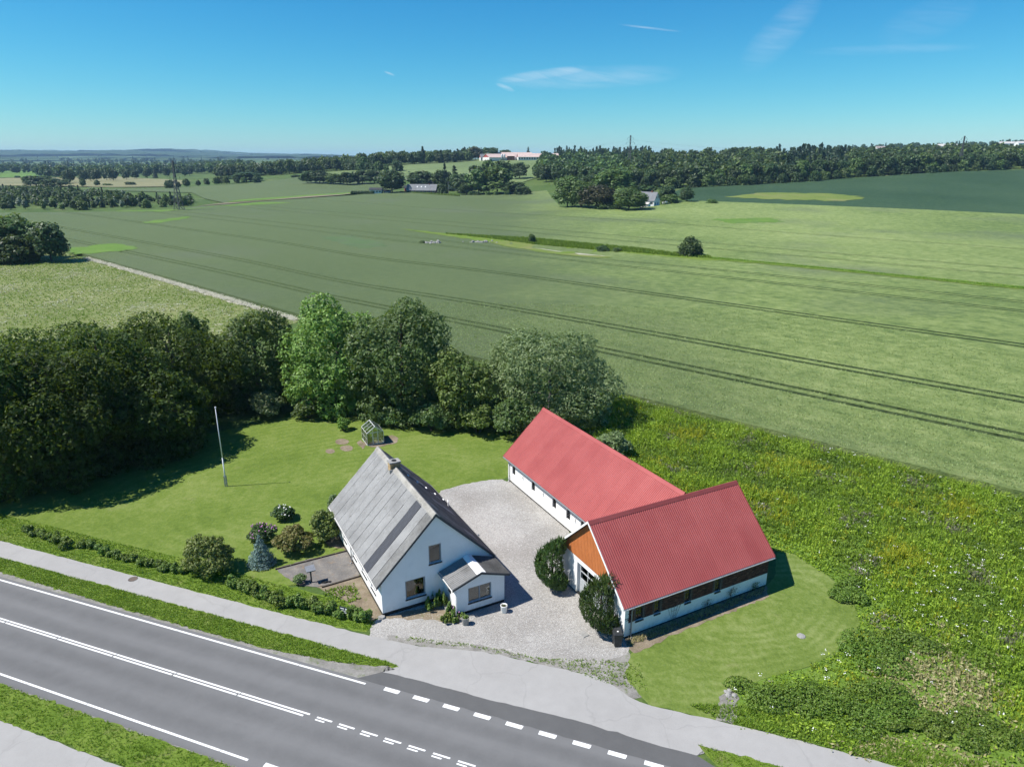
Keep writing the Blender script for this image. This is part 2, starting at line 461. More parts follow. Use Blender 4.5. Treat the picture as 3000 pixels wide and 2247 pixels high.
def field_mat(name, dark, mid, light, fine=2.6, big=.012, patch=None, bump=.8, streak=.5, drift=None):
    """standing crop: fine ears, drill rows along the tramlines, slow colour drift"""
    t = NT(name); p = t.pos()
    mp = t.n('ShaderNodeMapping', vector_type='TEXTURE'); mp.inputs['Rotation'].default_value = (0, 0, math.radians(-41)); t.L.new(p, mp.inputs[0])
    st = t.n('ShaderNodeVectorMath', operation='MULTIPLY'); t.L.new(mp.outputs[0], st.inputs[0]); st.inputs[1].default_value = (.05, .55, .2)
    f1 = t.noise(p, big, 4, .55); f2 = t.noise(p, fine, 5, .75); f3 = t.noise(st.outputs[0], 1.0, 4, .6)
    s = t.math('ADD', t.math('ADD', t.math('MULTIPLY', f1, .55), t.math('MULTIPLY', f2, .38)), t.math('MULTIPLY', f3, .32))
    f4 = t.noise(p, .42, 5, .72); s = t.math('ADD', s, t.math('MULTIPLY_ADD', f4, .85, -.425))
    c = t.ramp(s, [(.44, dark), (.60, mid), (.78, light)])
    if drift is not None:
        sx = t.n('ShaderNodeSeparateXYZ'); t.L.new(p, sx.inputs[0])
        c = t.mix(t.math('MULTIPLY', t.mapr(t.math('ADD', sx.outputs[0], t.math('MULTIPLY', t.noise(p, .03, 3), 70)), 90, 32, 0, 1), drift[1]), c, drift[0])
    if patch: c = t.mix(t.mapr(t.noise(p, patch[1], 3, .5), patch[2], patch[2] + .16, 0, patch[3]), c, patch[0])
    t.bump(t.math('ADD', f2, t.math('MULTIPLY', t.noise(p, fine * .35, 2), .6)), bump, .35)
    return t.fin(c, .8, .2)


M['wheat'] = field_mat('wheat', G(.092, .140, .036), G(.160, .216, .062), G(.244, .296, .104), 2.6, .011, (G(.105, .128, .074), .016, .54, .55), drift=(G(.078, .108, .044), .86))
M['crop_dark'] = field_mat('crop_dark', G(.020, .048, .018), G(.030, .064, .026), G(.046, .084, .036), 2.0, .012, None, .4)
M['crop_far'] = field_mat('crop_far', G(.085, .125, .042), G(.125, .172, .062), G(.170, .215, .085), .8, .006, None, .2)
M['fallow'] = field_mat('fallow', G(.130, .140, .060), G(.185, .180, .085), G(.240, .222, .110), .7, .006, None, .2)
M['bright_crop'] = grass_mat('bright_crop', G(.060, .125, .016), G(.098, .180, .026), G(.150, .230, .050), .1, 2.5, None, (G(.10, .15, .05), .12, .5, .6))
M['lush'] = grass_mat('lush', G(.050, .095, .036), G(.075, .125, .046), G(.105, .155, .060), .1, 2.5, None, (G(.09, .12, .06), .15, .45, .8))
M['gold_crop'] = grass_mat('gold_crop', G(.075, .125, .022), G(.130, .175, .036), G(.215, .220, .065), .05, 1.5, None, (G(.18, .18, .08), .05, .5, .7))
M['road'] = asphalt('road', G(.098, .098, .098), G(.150, .150, .149), lanes=True)
M['road_new'] = asphalt('road_new', G(.080, .080, .080), G(.118, .118, .117), cracks=.0)
M['path'] = asphalt('path', G(.265, .258, .246), G(.360, .352, .338), cracks=.16)
M['paint'] = simple('paint', G(.74, .74, .72), .7, .3, 0, .06, 9, (G(.25, .25, .25), 14, .35))


def gravel_mat():
    t = NT('gravel'); p = t.pos()
    vo = t.n('ShaderNodeTexVoronoi'); vo.inputs['Scale'].default_value = 16.0; t.L.new(p, vo.inputs['Vector'])
    hs = t.n('ShaderNodeSeparateColor'); t.L.new(vo.outputs['Color'], hs.inputs[0])
    f1 = t.noise(p, .16, 5, .6); f2 = t.noise(p, 16, 2, .8)
    s = t.math('ADD', t.math('MULTIPLY', hs.outputs[0], .55), t.math('MULTIPLY', f2, .45))
    c = t.ramp(s, [(.2, G(.24, .230, .215)), (.5, G(.365, .353, .333)), (.85, G(.52, .505, .48))])
    c = t.mix(t.mapr(f1, .40, .66, .0, .45), c, G(.26, .225, .185), 'MULTIPLY')
    c = t.mix(.25, c, G(.36, .345, .32))
    t.bump(t.math('MULTIPLY', vo.outputs['Distance'], 1.0), .8, .05)
    return t.fin(c, .9, .2)


M['gravel'] = gravel_mat()


def dirt_mat(name, a, b, c_, g=None):
    t = NT(name); p = t.pos(); f = t.noise(p, .8, 6, .7); f2 = t.noise(p, 14, 3, .8)
    c = t.ramp(t.math('ADD', t.math('MULTIPLY', f, .6), t.math('MULTIPLY', f2, .4)), [(.35, a), (.52, b), (.68, c_)])
    if g: c = t.mix(t.mapr(t.noise(p, 1.7, 5, .7), .55, .68, 0, .8), c, g)
    t.bump(f2, .7, .03); return t.fin(c, .92, .15)


M['dirt'] = dirt_mat('dirt', G(.12, .095, .065), G(.215, .175, .125), G(.33, .285, .22), G(.10, .13, .04))
M['terrace'] = dirt_mat('terrace', G(.105, .100, .095), G(.17, .16, .15), G(.30, .27, .225), G(.24, .17, .11))
M['shoulder'] = dirt_mat('shoulder', G(.13, .125, .11), G(.235, .225, .205), G(.33, .32, .295), G(.10, .14, .035))
M['track'] = dirt_mat('track', G(.28, .26, .20), G(.40, .38, .30), G(.55, .53, .45), G(.25, .27, .12))
M['pond_mud'] = dirt_mat('pond_mud', G(.20, .20, .13), G(.34, .33, .25), G(.46, .44, .36))

def tram_mat():
    t = NT('tram'); p = t.pos(); f = t.noise(p, 1.2, 5, .75); sx = t.n('ShaderNodeSeparateXYZ'); t.L.new(p, sx.inputs[0])
    c = t.ramp(f, [(.3, G(.022, .036, .016)), (.5, G(.042, .064, .024)), (.72, G(.085, .115, .048))])
    c = t.mix(t.mapr(t.math('ADD', sx.outputs[0], t.math('MULTIPLY', f, 40)), 60, -90, 0, .55), c, G(.072, .098, .044))
    return t.fin(c, .9, .1)


M['tram'] = tram_mat()

M['hill_wood'] = dirt_mat('hill_wood', G(.020, .042, .018), G(.032, .060, .024), G(.055, .085, .034))
# ------------------------------------------------------------------ ground, fields, road, paths
def axis_grid(lo, hi, fine, step, ratio):
    pos = list(np.arange(0, fine + .1, step)); v = pos[-1]; d = step
    while v < max(abs(lo), hi): d *= ratio; v += d; pos.append(v)
    full = sorted(set([-p for p in pos if -p >= lo * 1.05] + [p for p in pos if p <= hi * 1.05])); return np.array(full)


def build_terrain():
    xs = axis_grid(-14000, 14000, 700, 14, 1.09); ys = axis_grid(-120, 15500, 1100, 14, 1.07); ys = ys[ys > -130]
    X, Y = np.meshgrid(xs, ys); Z = T(X, Y); V = np.stack([X.ravel(), Y.ravel(), Z.ravel()], 1)
    nx, ny = len(xs), len(ys); i = np.arange(nx * ny).reshape(ny, nx)
    Fc = np.stack([i[:-1, :-1].ravel(), i[:-1, 1:].ravel(), i[1:, 1:].ravel(), i[1:, :-1].ravel()], 1)
    o = link('ground', fast_mesh('ground', V, 4, M['land'], None, Fc))
    o.data.polygons.foreach_set('use_smooth', [True] * len(Fc))
    tag(o, 'green farmland ground rolling away to distant hills', 'ground', None, 'structure')


build_terrain()
FT = np.array([math.cos(math.radians(-41)), math.sin(math.radians(-41))]); FN = np.array([-FT[1], FT[0]])
fw = lambda t, n: FT * t + FN * n
TRAMS = [90.4, 105.8, 139.4, 172.8, 184.6, 228.6, 243.4, 300]


def skirt(bm, depth):
    be = [e for e in bm.edges if e.is_boundary]
    r = bmesh.ops.extrude_edge_only(bm, edges=be)
    for v in [g for g in r['geom'] if isinstance(g, bmesh.types.BMVert)]: v.co.z -= depth


def build_wheat():
    poly = [fw(150, 75.6), fw(-123, 75.2), fw(-247, 79.6), fw(-430, 84)]
    far = [(-330, 640), (0, 633), (289, 629), (511, 621), (588, 610), (655, 604), (814, 592), (1000, 579), (1180, 566), (1290, 575), (1500, 573), (1570, 564), (1600, 560), (1640, 609), (1850, 614), (1915, 606), (2030, 590), (2500, 606), (3000, 627), (3400, 645)]
    poly += [tp(*p) for p in far]
    poly.append(fw(330, 170))
    bm = bmesh.new(); bm.faces.new([bm.verts.new((p[0], p[1], 0)) for p in poly])

    def cut(co, no):
        bmesh.ops.bisect_plane(bm, geom=bm.verts[:] + bm.edges[:] + bm.faces[:], plane_co=(co[0], co[1], 0), plane_no=(no[0], no[1], 0))
    for k in np.arange(-520, 240, 13): cut(fw(k, 0), FT)
    ns = set(np.arange(80, 560, 14).tolist()); gro = []
    for n0 in TRAMS:
        for w in (0.0, 2.3):
            c = n0 + w; e = .33 if n0 < 150 else .20 if n0 < 200 else .13; gro.append((c, e)); ns |= {c - e - .2, c - e, c + e, c + e + .2}
    for k in sorted(ns): cut(fw(0, k), FN)
    bm.normal_update()
    if bm.faces[:][0].normal.z < 0: bmesh.ops.reverse_faces(bm, faces=bm.faces[:])
    co = np.array([v.co[:2] for v in bm.verts]); n = co @ FN; h = np.full(len(co), .68)
    tt = co @ FT; bed = .10 + .32 * np.clip((-tt - 40) / 140, 0, 1)
    for c, e in gro: q = np.abs(n - c) < e + .03; h[q] = bed[q]
    z = T(co[:, 0], co[:, 1]) + h
    for v, zz in zip(bm.verts, z): v.co.z = zz
    for f in bm.faces:
        c = f.calc_center_median(); nc = c.x * FN[0] + c.y * FN[1]
        if any(abs(nc - g_) < e_ + .19 for g_, e_ in gro): f.material_index = 1
    skirt(bm, .72)
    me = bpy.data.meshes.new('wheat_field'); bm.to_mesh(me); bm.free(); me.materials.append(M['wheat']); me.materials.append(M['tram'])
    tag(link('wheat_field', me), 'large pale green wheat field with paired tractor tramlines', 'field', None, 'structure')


build_wheat()


def field(name, px, zoff, mat, label, res=40, rg=0, sd=1):
    P = [tp(*p) for p in px]
    if rg: P = rough(P, rg * 2.5, rg, sd)
    return sheet(name, P, zoff, mat, res, label, 'structure', None, 'field')


field('dark_crop_field', [(2010, 589), (2500, 605), (3000, 626), (3300, 638), (3300, 480), (3000, 493), (2800, 500), (2600, 513), (2400, 527), (2200, 541), (2000, 553), (1960, 566)], .5, M['crop_dark'], 'dark green crop field in front of the wood', 30)
field('field_patch', [(2185, 570), (2260, 564), (2400, 566), (2515, 573), (2530, 583), (2470, 589), (2250, 585), (2120, 577)], .62, M['gold_crop'], 'yellow-green unsown strip inside the dark crop field', 20, 2, 4)
field('hill_field', [(1040, 497), (1150, 487), (1250, 478), (1400, 465), (1500, 463), (1620, 470), (1640, 478), (1600, 500), (1570, 523), (1500, 545), (1380, 540), (1180, 530), (1080, 512)], .5, M['crop_far'], 'green field on the slope below the red gabled farm', 30)
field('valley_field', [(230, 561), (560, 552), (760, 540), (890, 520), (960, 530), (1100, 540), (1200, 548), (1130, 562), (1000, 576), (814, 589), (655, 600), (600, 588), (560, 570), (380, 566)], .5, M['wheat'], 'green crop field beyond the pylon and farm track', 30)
field('fallow_field', [(-200, 533), (130, 527), (320, 522), (420, 528), (560, 536), (500, 552), (200, 553), (-200, 553)], .5, M['fallow'], 'straw coloured fallow field in the valley', 60)
field('pasture', [(-200, 508), (65, 507), (180, 512), (185, 521), (60, 526), (-200, 530)], .6, M['bright_crop'], 'bright green pasture strip at the valley edge', 80)
field('far_meadow', [(900, 512), (1000, 506), (1050, 500), (1130, 510), (1120, 530), (960, 528)], .55, M['crop_far'], 'pale meadow strip below the left wood', 40)
field('track_field', [(655, 601), (800, 590), (1000, 577), (1120, 562), (1080, 566), (900, 577), (700, 592)], .85, M['bright_crop'], 'bright green strip beside the farm track', 30)
# worn and lush places in the wheat
for nm, px, mt, lb in [
        ('lush_patch', [(205, 738), (330, 724), (400, 732), (385, 742), (260, 756), (215, 757)], 'bright_crop', 'bright green weedy patch at the field corner'),
        ('lush_patch', [(290, 628), (520, 622), (760, 598), (860, 600), (640, 612), (480, 628)], 'bright_crop', 'bright green grass strip at the foot of the near pylon'),
        ('lush_patch', [(420, 659), (550, 642), (562, 645), (470, 662), (410, 664)], 'bright_crop', 'narrow bright green strip in the wheat below the pylon'),
        ('lush_patch', [(940, 703), (1010, 697), (1090, 712), (1140, 728), (1080, 738), (1000, 722)], 'lush', 'darker green oblong patch in the middle of the wheat'),
        ('lush_patch', [(2080, 645), (2250, 640), (2300, 652), (2150, 658)], 'bright_crop', 'thin bright streak in the wheat below the white house')]:
    P = rough([tp(*p) for p in px], 2.2, 1.0, len(px))
    o = sheet(nm, P, .74, M[mt], 18, lb, 'structure', None, 'field')
# wooded ridges far beyond the valley
def wooded(label, poly, seed):
    o = sheet('wooded_ridge', rough(poly, 260, 70, seed), 14, M['hill_wood'], 110, label, 'structure', None, 'hills'); rg_ = np.random.default_rng(seed)
    n = len(o.data.vertices); co = np.empty(n * 3); o.data.vertices.foreach_get('co', co); co[2::3] += rg_.uniform(-6, 9, n); o.data.vertices.foreach_set('co', co); o.data.update()


wooded('dark blue wooded ridge on the left horizon', [(-8200, 7300), (-1000, 7400), (-900, 9600), (-8200, 9600)], 61)
wooded('long wooded slope below the left horizon ridge', [(-5600, 5700), (-4200, 5500), (-3300, 5750), (-2300, 5600), (-1300, 6000), (-1000, 6700), (-2600, 6900), (-3600, 6500), (-5400, 6700)], 62)
wooded('low wooded belt at the far left under the ridge', [(-4200, 4300), (-3000, 4150), (-2000, 4400), (-1100, 4300), (-900, 4800), (-2200, 5000), (-3300, 4700), (-4200, 4900)], 63)
# marshy hollow with a strip of bare mud, and the ditch running off to the right
sheet('marsh', rough([tp(*p) for p in [(1150, 674), (1290, 689), (1450, 700), (1560, 704), (1700, 715), (1850, 731), (1995, 748), (2060, 756), (2160, 766), (2210, 770), (2050, 768), (1990, 760), (1850, 759), (1750, 762), (1640, 753), (1560, 741), (1480, 729), (1420, 714), (1280, 694)]], 2.5, .5, 5), .76, M['verge'], 8, 'marshy green hollow in the wheat field', 'structure', None, 'marsh')
sheet('marsh_edge', rough([tp(*p) for p in [(1425, 714), (1480, 712), (1560, 722), (1700, 742), (1830, 752), (1760, 761), (1640, 752), (1560, 740), (1480, 728)]], 2, .4, 6), .80, M['gold_crop'], 8, 'yellow green sedge edge of the marshy hollow', 'structure', None, 'marsh')
sheet('mud', rough([tp(*p) for p in [(1563, 733), (1640, 738), (1700, 746), (1780, 757), (1700, 755), (1640, 747), (1580, 739)]], 1.5, .3, 7), .84, M['pond_mud'], 8, 'pale dried mud strip in the marshy hollow', 'structure', None, 'mud')
sheet('ditch', rough([tp(*p) for p in [(2060, 757), (2290, 776), (2700, 814), (3050, 846), (3420, 884), (3420, 896), (3050, 857), (2690, 822), (2290, 784), (2060, 764)]], 2.5, .4, 8), .78, M['verge'], 10, 'weedy green ditch line crossing the wheat', 'structure', None, 'ditch')
# farm tracks
sheet('farm_track', [tp(*p) for p in [(575, 612), (655, 602), (720, 598), (900, 581), (1000, 575), (1050, 568), (1080, 564), (1084, 566), (1050, 570), (990, 578), (800, 592.5), (660, 605)]], .95, M['dirt'], 30, 'pale farm track leading to the white shed', 'structure', None, 'track')
sheet('field_margin', rough([fw(-120, 72.4), fw(-247, 77.4), fw(-247, 79.4), fw(-180, 76.9), fw(-120, 74.4)], 2.0, .22, 9), .06, M['track'], 10, 'white flowering strip along the wheat edge', 'structure', None, 'margin')
# rough flowering meadow left of the wheat
MEADOW_L = [fw(-118, 72.8), fw(-247, 77.8), fw(-330, 82), (-230, 190), (-150, 90), (-100, 78), (-62, 92)]
sheet('rough_meadow', rough(MEADOW_L, 4, .4, 10), .03, M['rough'], 12, 'pale rough meadow with white flowers behind the dark trees', 'structure', None, 'meadow')
# tall weed meadow behind the barns
MEADOW_R = [fw(-58, 75.0), fw(150, 75.0), (150, -20), (75, 2), tuple(gp(2611, 2236)), tuple(gp(2376, 2172)), tuple(gp(2150, 2121)), tuple(gp(2125, 2040)), tuple(gp(2200, 1996)), tuple(gp(2376, 1950)), tuple(gp(2508, 1866)), tuple(gp(2522, 1817)), tuple(gp(2505, 1762)), tuple(gp(2440, 1690)), tuple(gp(2330, 1625)), (15.5, 52), (8, 66), (2, 74)]
sheet('weed_meadow', MEADOW_R, .006, M['meadow_floor'], None, 'tall green weed meadow with yellow and white flowers behind the barns', 'structure', None, 'meadow')
# lawns
LAWN = [gp(*p) for p in [(-120, 1560), (70, 1560), (300, 1610), (560, 1690), (640, 1730), (760, 1750), (830, 1720), (930, 1640), (1000, 1600), (1060, 1700)]] + [np.array(p) for p in [(-4.5, 58), (-1.5, 62), (4, 66), (2, 74), (-10, 79), (-24, 82), (-40, 70), (-48, 55)]]
sheet('lawn', rough(LAWN, .8, .08, 11), .012, M['lawn'], None, 'mown garden lawn between the house and the trees', 'structure', None, 'lawn')
MOWN = [gp(*p) for p in [(1826, 1960), (1835, 1929), (1880, 1895), (1976, 1850), (2229, 1735), (2270, 1690), (2280, 1610), (2330, 1622), (2428, 1682), (2464, 1712), (2505, 1762), (2522, 1817), (2508, 1866), (2458, 1908), (2376, 1949), (2288, 1972), (2199, 1996), (2147, 2024), (2120, 2036), (2106, 2108), (2040, 2094), (1906, 2064), (1876, 2036), (1835, 1994)]]
sheet('mown_lawn', rough(MOWN, .35, .05, 12), .014, M['mown'], None, 'striped oval lawn mown in rounds beside the brick barn', 'structure', None, 'lawn')

# ---- road in its own axes: s along, n across (n = 0 at the far edge line)
RD = np.array([math.cos(ROAD_A), math.sin(ROAD_A)]); RN = np.array([-RD[1], RD[0]])
rw = lambda s, n: np.array(ROAD_O) + RD * s + RN * n


def strip(s0, s1, n0, n1, step, amp, sd):
    rg = np.random.default_rng(sd); S = np.arange(s0, s1 + .01, step)
    return [rw(s, n0 + rg.normal() * amp) for s in S] + [rw(s, n1 + rg.normal() * amp) for s in S[::-1]]


sheet('shoulder', strip(-70, 31, -.2, 2.2, .5, .12, 21), .016, M['shoulder'], None, 'grey gritty road shoulder below the grass verge', 'structure', None, 'shoulder')
sheet('near_shoulder', strip(-70, 110, -8.0, -7.0, .5, .12, 22), .016, M['shoulder'], None, 'grey gritty shoulder on the near side of the road', 'structure', None, 'shoulder')
# verges
vp = [rw(s, 2.15) for s in (-70, -5, 10, 20, 28.9)] + [rw(29.7, 2.0)] + [rw(s, n) for s, n in ((28.6, 1.7), (27.5, 1.35), (25.9, 1.05), (23, .75), (20.9, .55), (15, .5), (8.8, .5), (-4, .75), (-70, .75))]
sheet('verge', rough(vp, .3, .06, 23), .034, M['verge'], None, 'green grass verge between road and cycle path', 'structure', None, 'verge')
sheet('near_verge', rough([rw(-70, -9.5), rw(110, -9.5), rw(110, -7.6), rw(-70, -7.5)], .35, .06, 24), .034, M['verge'], None, 'grass verge on the near side of the road', 'structure', None, 'verge')
sheet('end_verge', rough([rw(47.8, 2.2), rw(80, 2.2), rw(110, 2.2), rw(110, .6), rw(52, .7), rw(49.2, 1.0), rw(48.3, 1.6)], .3, .06, 25), .034, M['verge'], None, 'grass verge past the driveway entrance', 'structure', None, 'verge')
sheet('hedge_verge', rough([rw(-70, 3.8), rw(18, 3.85), rw(23.4, 3.9), rw(26.0, 4.2), rw(26.3, 5.2), rw(23, 6.6), rw(10, 7.2), rw(-4, 7.0), rw(-70, 7.5)], .4, .07, 26), .013, M['verge'], None, 'grass strip between cycle path and hedge', 'structure', None, 'verge')
road = sheet('road', [rw(-70, -7.5), rw(110, -7.5), rw(110, .30), rw(-70, .30)], .022, M['road'], None, 'two lane grey asphalt road with white lines', 'structure', None, 'road')
rp = strip(27.6, 110, .25, 1.45, .5, .05, 27); rp[0] = rw(27.6, .25)
np_ = len(rp) // 2
lay = [rw(27.8, .25), rw(110, .25), rw(110, .6), rw(52, .65), rw(49.0, .95), rw(47.6, 1.5), rw(45.9, 1.5), rw(41.2, 1.7), rw(36.3, 1.45), rw(32.1, 1.45), rw(29.1, 1.38)]
sheet('layby', rough(lay, .5, .025, 28), .026, M['road_new'], None, 'darker newer asphalt strip along the driveway entrance', 'structure', None, 'road')
ap = [rw(-70, 2.1), rw(28.9, 2.1), rw(29.6, 1.7), rw(29.0, 1.25), rw(32, 1.35), rw(36, 1.35), rw(41, 1.6), rw(46, 1.4), rw(47.8, 1.45), rw(48.2, 2.2), rw(110, 2.2),
      rw(110, 4.3), rw(57.3, 4.3), rw(53.4, 4.4), rw(48.7, 4.3), rw(46.6, 4.22), rw(45.0, 4.15), rw(43.6, 4.4), rw(42.6, 5.0), rw(41.3, 5.4), rw(38.5, 5.25), rw(34.1, 5.1), rw(30.1, 4.15), rw(26.6, 3.93), rw(18.7, 3.88), rw(-70, 3.86)]
sheet('cycle_path', rough(ap, .5, .03, 29), .030, M['path'], None, 'pale asphalt cycle path widening into the driveway entrance', 'structure', None, 'path')
sheet('near_cycle_path', rough([rw(-70, -12.0), rw(110, -12.0), rw(110, -9.55), rw(-70, -9.55)], .5, .03, 30), .030, M['path'], None, 'pale asphalt cycle path at the lower left corner', 'structure', None, 'path')


def mark(name, s0, s1, n0, n1, cut=0.0):
    mb = MB(); c = [rw(s0, n0), rw(s1 - cut, n0), rw(s1, (n0 + n1) / 2), rw(s1, n1), rw(s0 + cut * .2, n1)]
    mb.hexa([(p[0], p[1], .0235) for p in c], [(p[0], p[1], .0275) for p in c]); return mb.build(name, M['paint'], road)


rm = random.Random(3)
for k in range(-14, 6):
    s = -.18 + 4.79 * k
    mark('edge_line', s + .02, min(s + 4.77, 28.72), -.06, .07)
for k in range(-14, 5):
    s = 2.6 + 4.86 * k
    mark('centre_line', s + .03, min(s + 4.83, 26.86), -3.235, -3.125); mark('centre_line', s - .05, min(s + 4.70, 26.55), -3.44, -3.33)
for k in range(-14, 4):
    s = 9.49 + 4.80 * k; mark('edge_line', s + .02, min(s + 4.78, 25.7), -7.02, -6.89)
for k in range(0, 30):
    s = 27.36 + 1.452 * k
    mark('dash', s, s + 1.0, -3.265, -3.16, .02); mark('dash', s, s + .58 + rm.random() * .1, -3.44, -3.35, .02)
for k in range(0, 26): s = 29.8 + 1.932 * k; mark('dash', s, s + 1.0, -.08, .20, .05)
for k in range(0, 20): s = 26.7 + 1.932 * k; mark('dash', s, s + 1.0, -7.02, -6.76, .05)

# manhole cover in the cycle path
mh = thing('manhole_cover', 'round rusty manhole cover set into the cycle path', 'manhole cover', (*gp(392, 1701), .031))
MB().lathe([(.34, 0), (.34, .006)], 24).build('rim', simple('iron_rim', G(.10, .095, .09), .7), mh)
mb = MB(); mb.lathe([(.29, 0.001), (.29, .009)], 20)
for k in range(5): mb.box(-.22, .22, -.2 + k * .1 - .02, -.2 + k * .1 + .02, .009, .013)
mb.build('cover', simple('iron_rust', G(.13, .10, .08), .8), mh)

# ---- gravel yard
YARD = [gp(*p) for p in [(1085, 1866), (1234, 1893), (1321, 1905), (1418, 1908), (1505, 1922), (1614, 1951), (1744, 1978), (1764, 1966), (1776, 1934), (1840, 1915), (1850, 1888), (1830, 1868)]] + \
       [np.array(p) for p in [(8.5, 41.0), (6, 46.5), (2.5, 63.9)]] + [gp(*p) for p in [(1487, 1411), (1472, 1404), (1443, 1405), (1367, 1418), (1293, 1438)]] + [np.array(p) for p in [(-7.5, 54.0), (-9, 48)]] + [gp(*p) for p in [(1123, 1808), (1095, 1825)]]
sheet('gravel_yard', rough(YARD, .3, .05, 31), .020, M['gravel'], None, 'pale gravel yard between the house and the barns', 'structure', None, 'yard')
sheet('gravel_fringe', rough([rw(28, 3.9), rw(31, 4.2), rw(34, 5.1), rw(39, 5.2), rw(41.5, 5.4), rw(43, 5.0), rw(43.2, 5.6), rw(41, 6.2), rw(38, 5.7), rw(34, 5.6), rw(30.5, 4.8), rw(27.5, 4.4)], .3, .1, 32), .024, M['shoulder'], None, 'worn gravelly edge where the yard meets the driveway', 'structure', None, 'yard')
sheet('yard_corner', rough([gp(*p) for p in [(1740, 1982), (1772, 1934), (1842, 1905), (1850, 1925), (1836, 1960), (1842, 1994), (1884, 2040), (1850, 2046), (1800, 2012)]], .3, .08, 41), .0175, M['shoulder'], None, 'sparse gravelly grass between the yard corner and the mown lawn', 'structure', None, 'yard')
# bare earth: terrace beside the house, bed by the hedge, strips at the barns
TER = [gp(*p) for p in [(808, 1668), (870, 1650), (960, 1628), (1030, 1612), (1062, 1662), (1052, 1690), (1000, 1706), (930, 1722), (880, 1718), (840, 1694)]]
sheet('terrace', rough(TER, .3, .04, 33), .022, M['terrace'], None, 'bare grey terrace patch beside the house wall', 'structure', None, 'terrace')
sheet('earth_bed', rough([gp(*p) for p in [(930, 1722), (1000, 1706), (1052, 1690), (1075, 1690), (1122, 1806), (1090, 1822), (1010, 1760)]], .3, .05, 34), .019, M['dirt'], None, 'bare earth bed along the white house wall', 'structure', None, 'bed')
sheet('earth_strip', rough([gp(*p) for p in [(1005, 1560), (1030, 1612), (1075, 1690), (1010, 1610), (960, 1600), (955, 1585)]], .3, .05, 35), .018, M['dirt'], None, 'bare earth under the lilac by the house wall', 'structure', None, 'bed')
sheet('earth_strip', rough([gp(*p) for p in [(1829, 1866), (2246, 1712), (2256, 1745), (1976, 1858), (1905, 1895), (1862, 1912), (1840, 1890)]], .3, .07, 36), .021, M['dirt'], None, 'bare brown earth strip under the brick barn wall', 'structure', None, 'bed')
sheet('earth_strip', rough([gp(*p) for p in [(1122, 1812), (1262, 1816), (1349, 1830), (1345, 1795), (1250, 1780), (1130, 1806)]], .3, .06, 37), .023, M['dirt'], None, 'planted earth strip in front of the house gable', 'structure', None, 'bed')
sheet('worn_patch', rough([gp(*p) for p in [(2110, 2040), (2140, 2020), (2163, 2030), (2165, 2070), (2150, 2118), (2100, 2108)]], .3, .08, 38), .026, M['shoulder'], None, 'stony bare patch at the corner of the mown lawn', 'structure', None, 'bed')
sheet('worn_patch', rough([gp(*p) for p in [(1046, 1298), (1058, 1290), (1085, 1312), (1118, 1310), (1160, 1300), (1168, 1285), (1150, 1276), (1090, 1290), (1062, 1318)]], .3, .08, 39), .026, M['dirt'], None, 'bare brown earth round the greenhouse', 'structure', None, 'bed')
for (cx, cy, rx, ry, lb) in [(1003, 1296, 20, 9, 'bare patch in the lawn nearest the greenhouse'), (1016, 1315, 19, 9, 'bare grey patch in the lawn left of the roof ridge'), (968, 1324, 14, 7, 'small worn patch at the outer edge of the lawn')]:
    sheet('worn_patch', rough([gp(cx + rx * math.cos(a), cy + ry * math.sin(a)) for a in np.linspace(0, 6.0, 14)], .4, .06, int(cx)), .024, M['dirt'], None, lb, 'structure', None, 'bed')
# timber edging of the terrace
for (a, b, lb) in [((808, 1672), (1028, 1614), 'dark timber edging along the far side of the bare terrace'), ((945, 1724), (1060, 1690), 'dark timber edging along the near side of the bare terrace')]:
    p, q = gp(*a), gp(*b); mb = MB(); n = 5
    o = thing('timber_edging', lb, 'edging', (0, 0, 0))
    for k in range(n):
        u, v = p + (q - p) * (k / n + .004), p + (q - p) * ((k + 1) / n - .004)
        MB().beam((u[0], u[1], .06), (v[0], v[1], .06), .09, .12).build('timber', simple('old_timber', G(.085, .07, .055), .9), o)
# ------------------------------------------------------------------ building kit
def corr_mesh(name, w, l, waves, amp, mats, kind='sine', t=.006):
    """one profiled roofing sheet: x across, y up the slope, z out"""
    pr = []
    for k in range(waves):
        x = w * k / waves; d = w / waves
        if kind == 'sine': pr += [(x, 0), (x + d * .25, amp * .8), (x + d * .5, amp), (x + d * .75, amp * .8)]
        else: pr += [(x, 0), (x + d * .28, 0), (x + d * .42, amp), (x + d * .86, amp)]
    pr.append((w, 0)); mb = MB()
    for a, b in zip(pr, pr[1:]):
        mb.face([(a[0], 0, a[1]), (b[0], 0, b[1]), (b[0], l, b[1]), (a[0], l, a[1])])
    me = mb.mesh(name, mats); return me


def basis(o, X, Y, Z, p):
    o.matrix_basis = Matrix(((X[0], Y[0], Z[0], p[0]), (X[1], Y[1], Z[1], p[1]), (X[2], Y[2], Z[2], p[2]), (0, 0, 0, 1)))


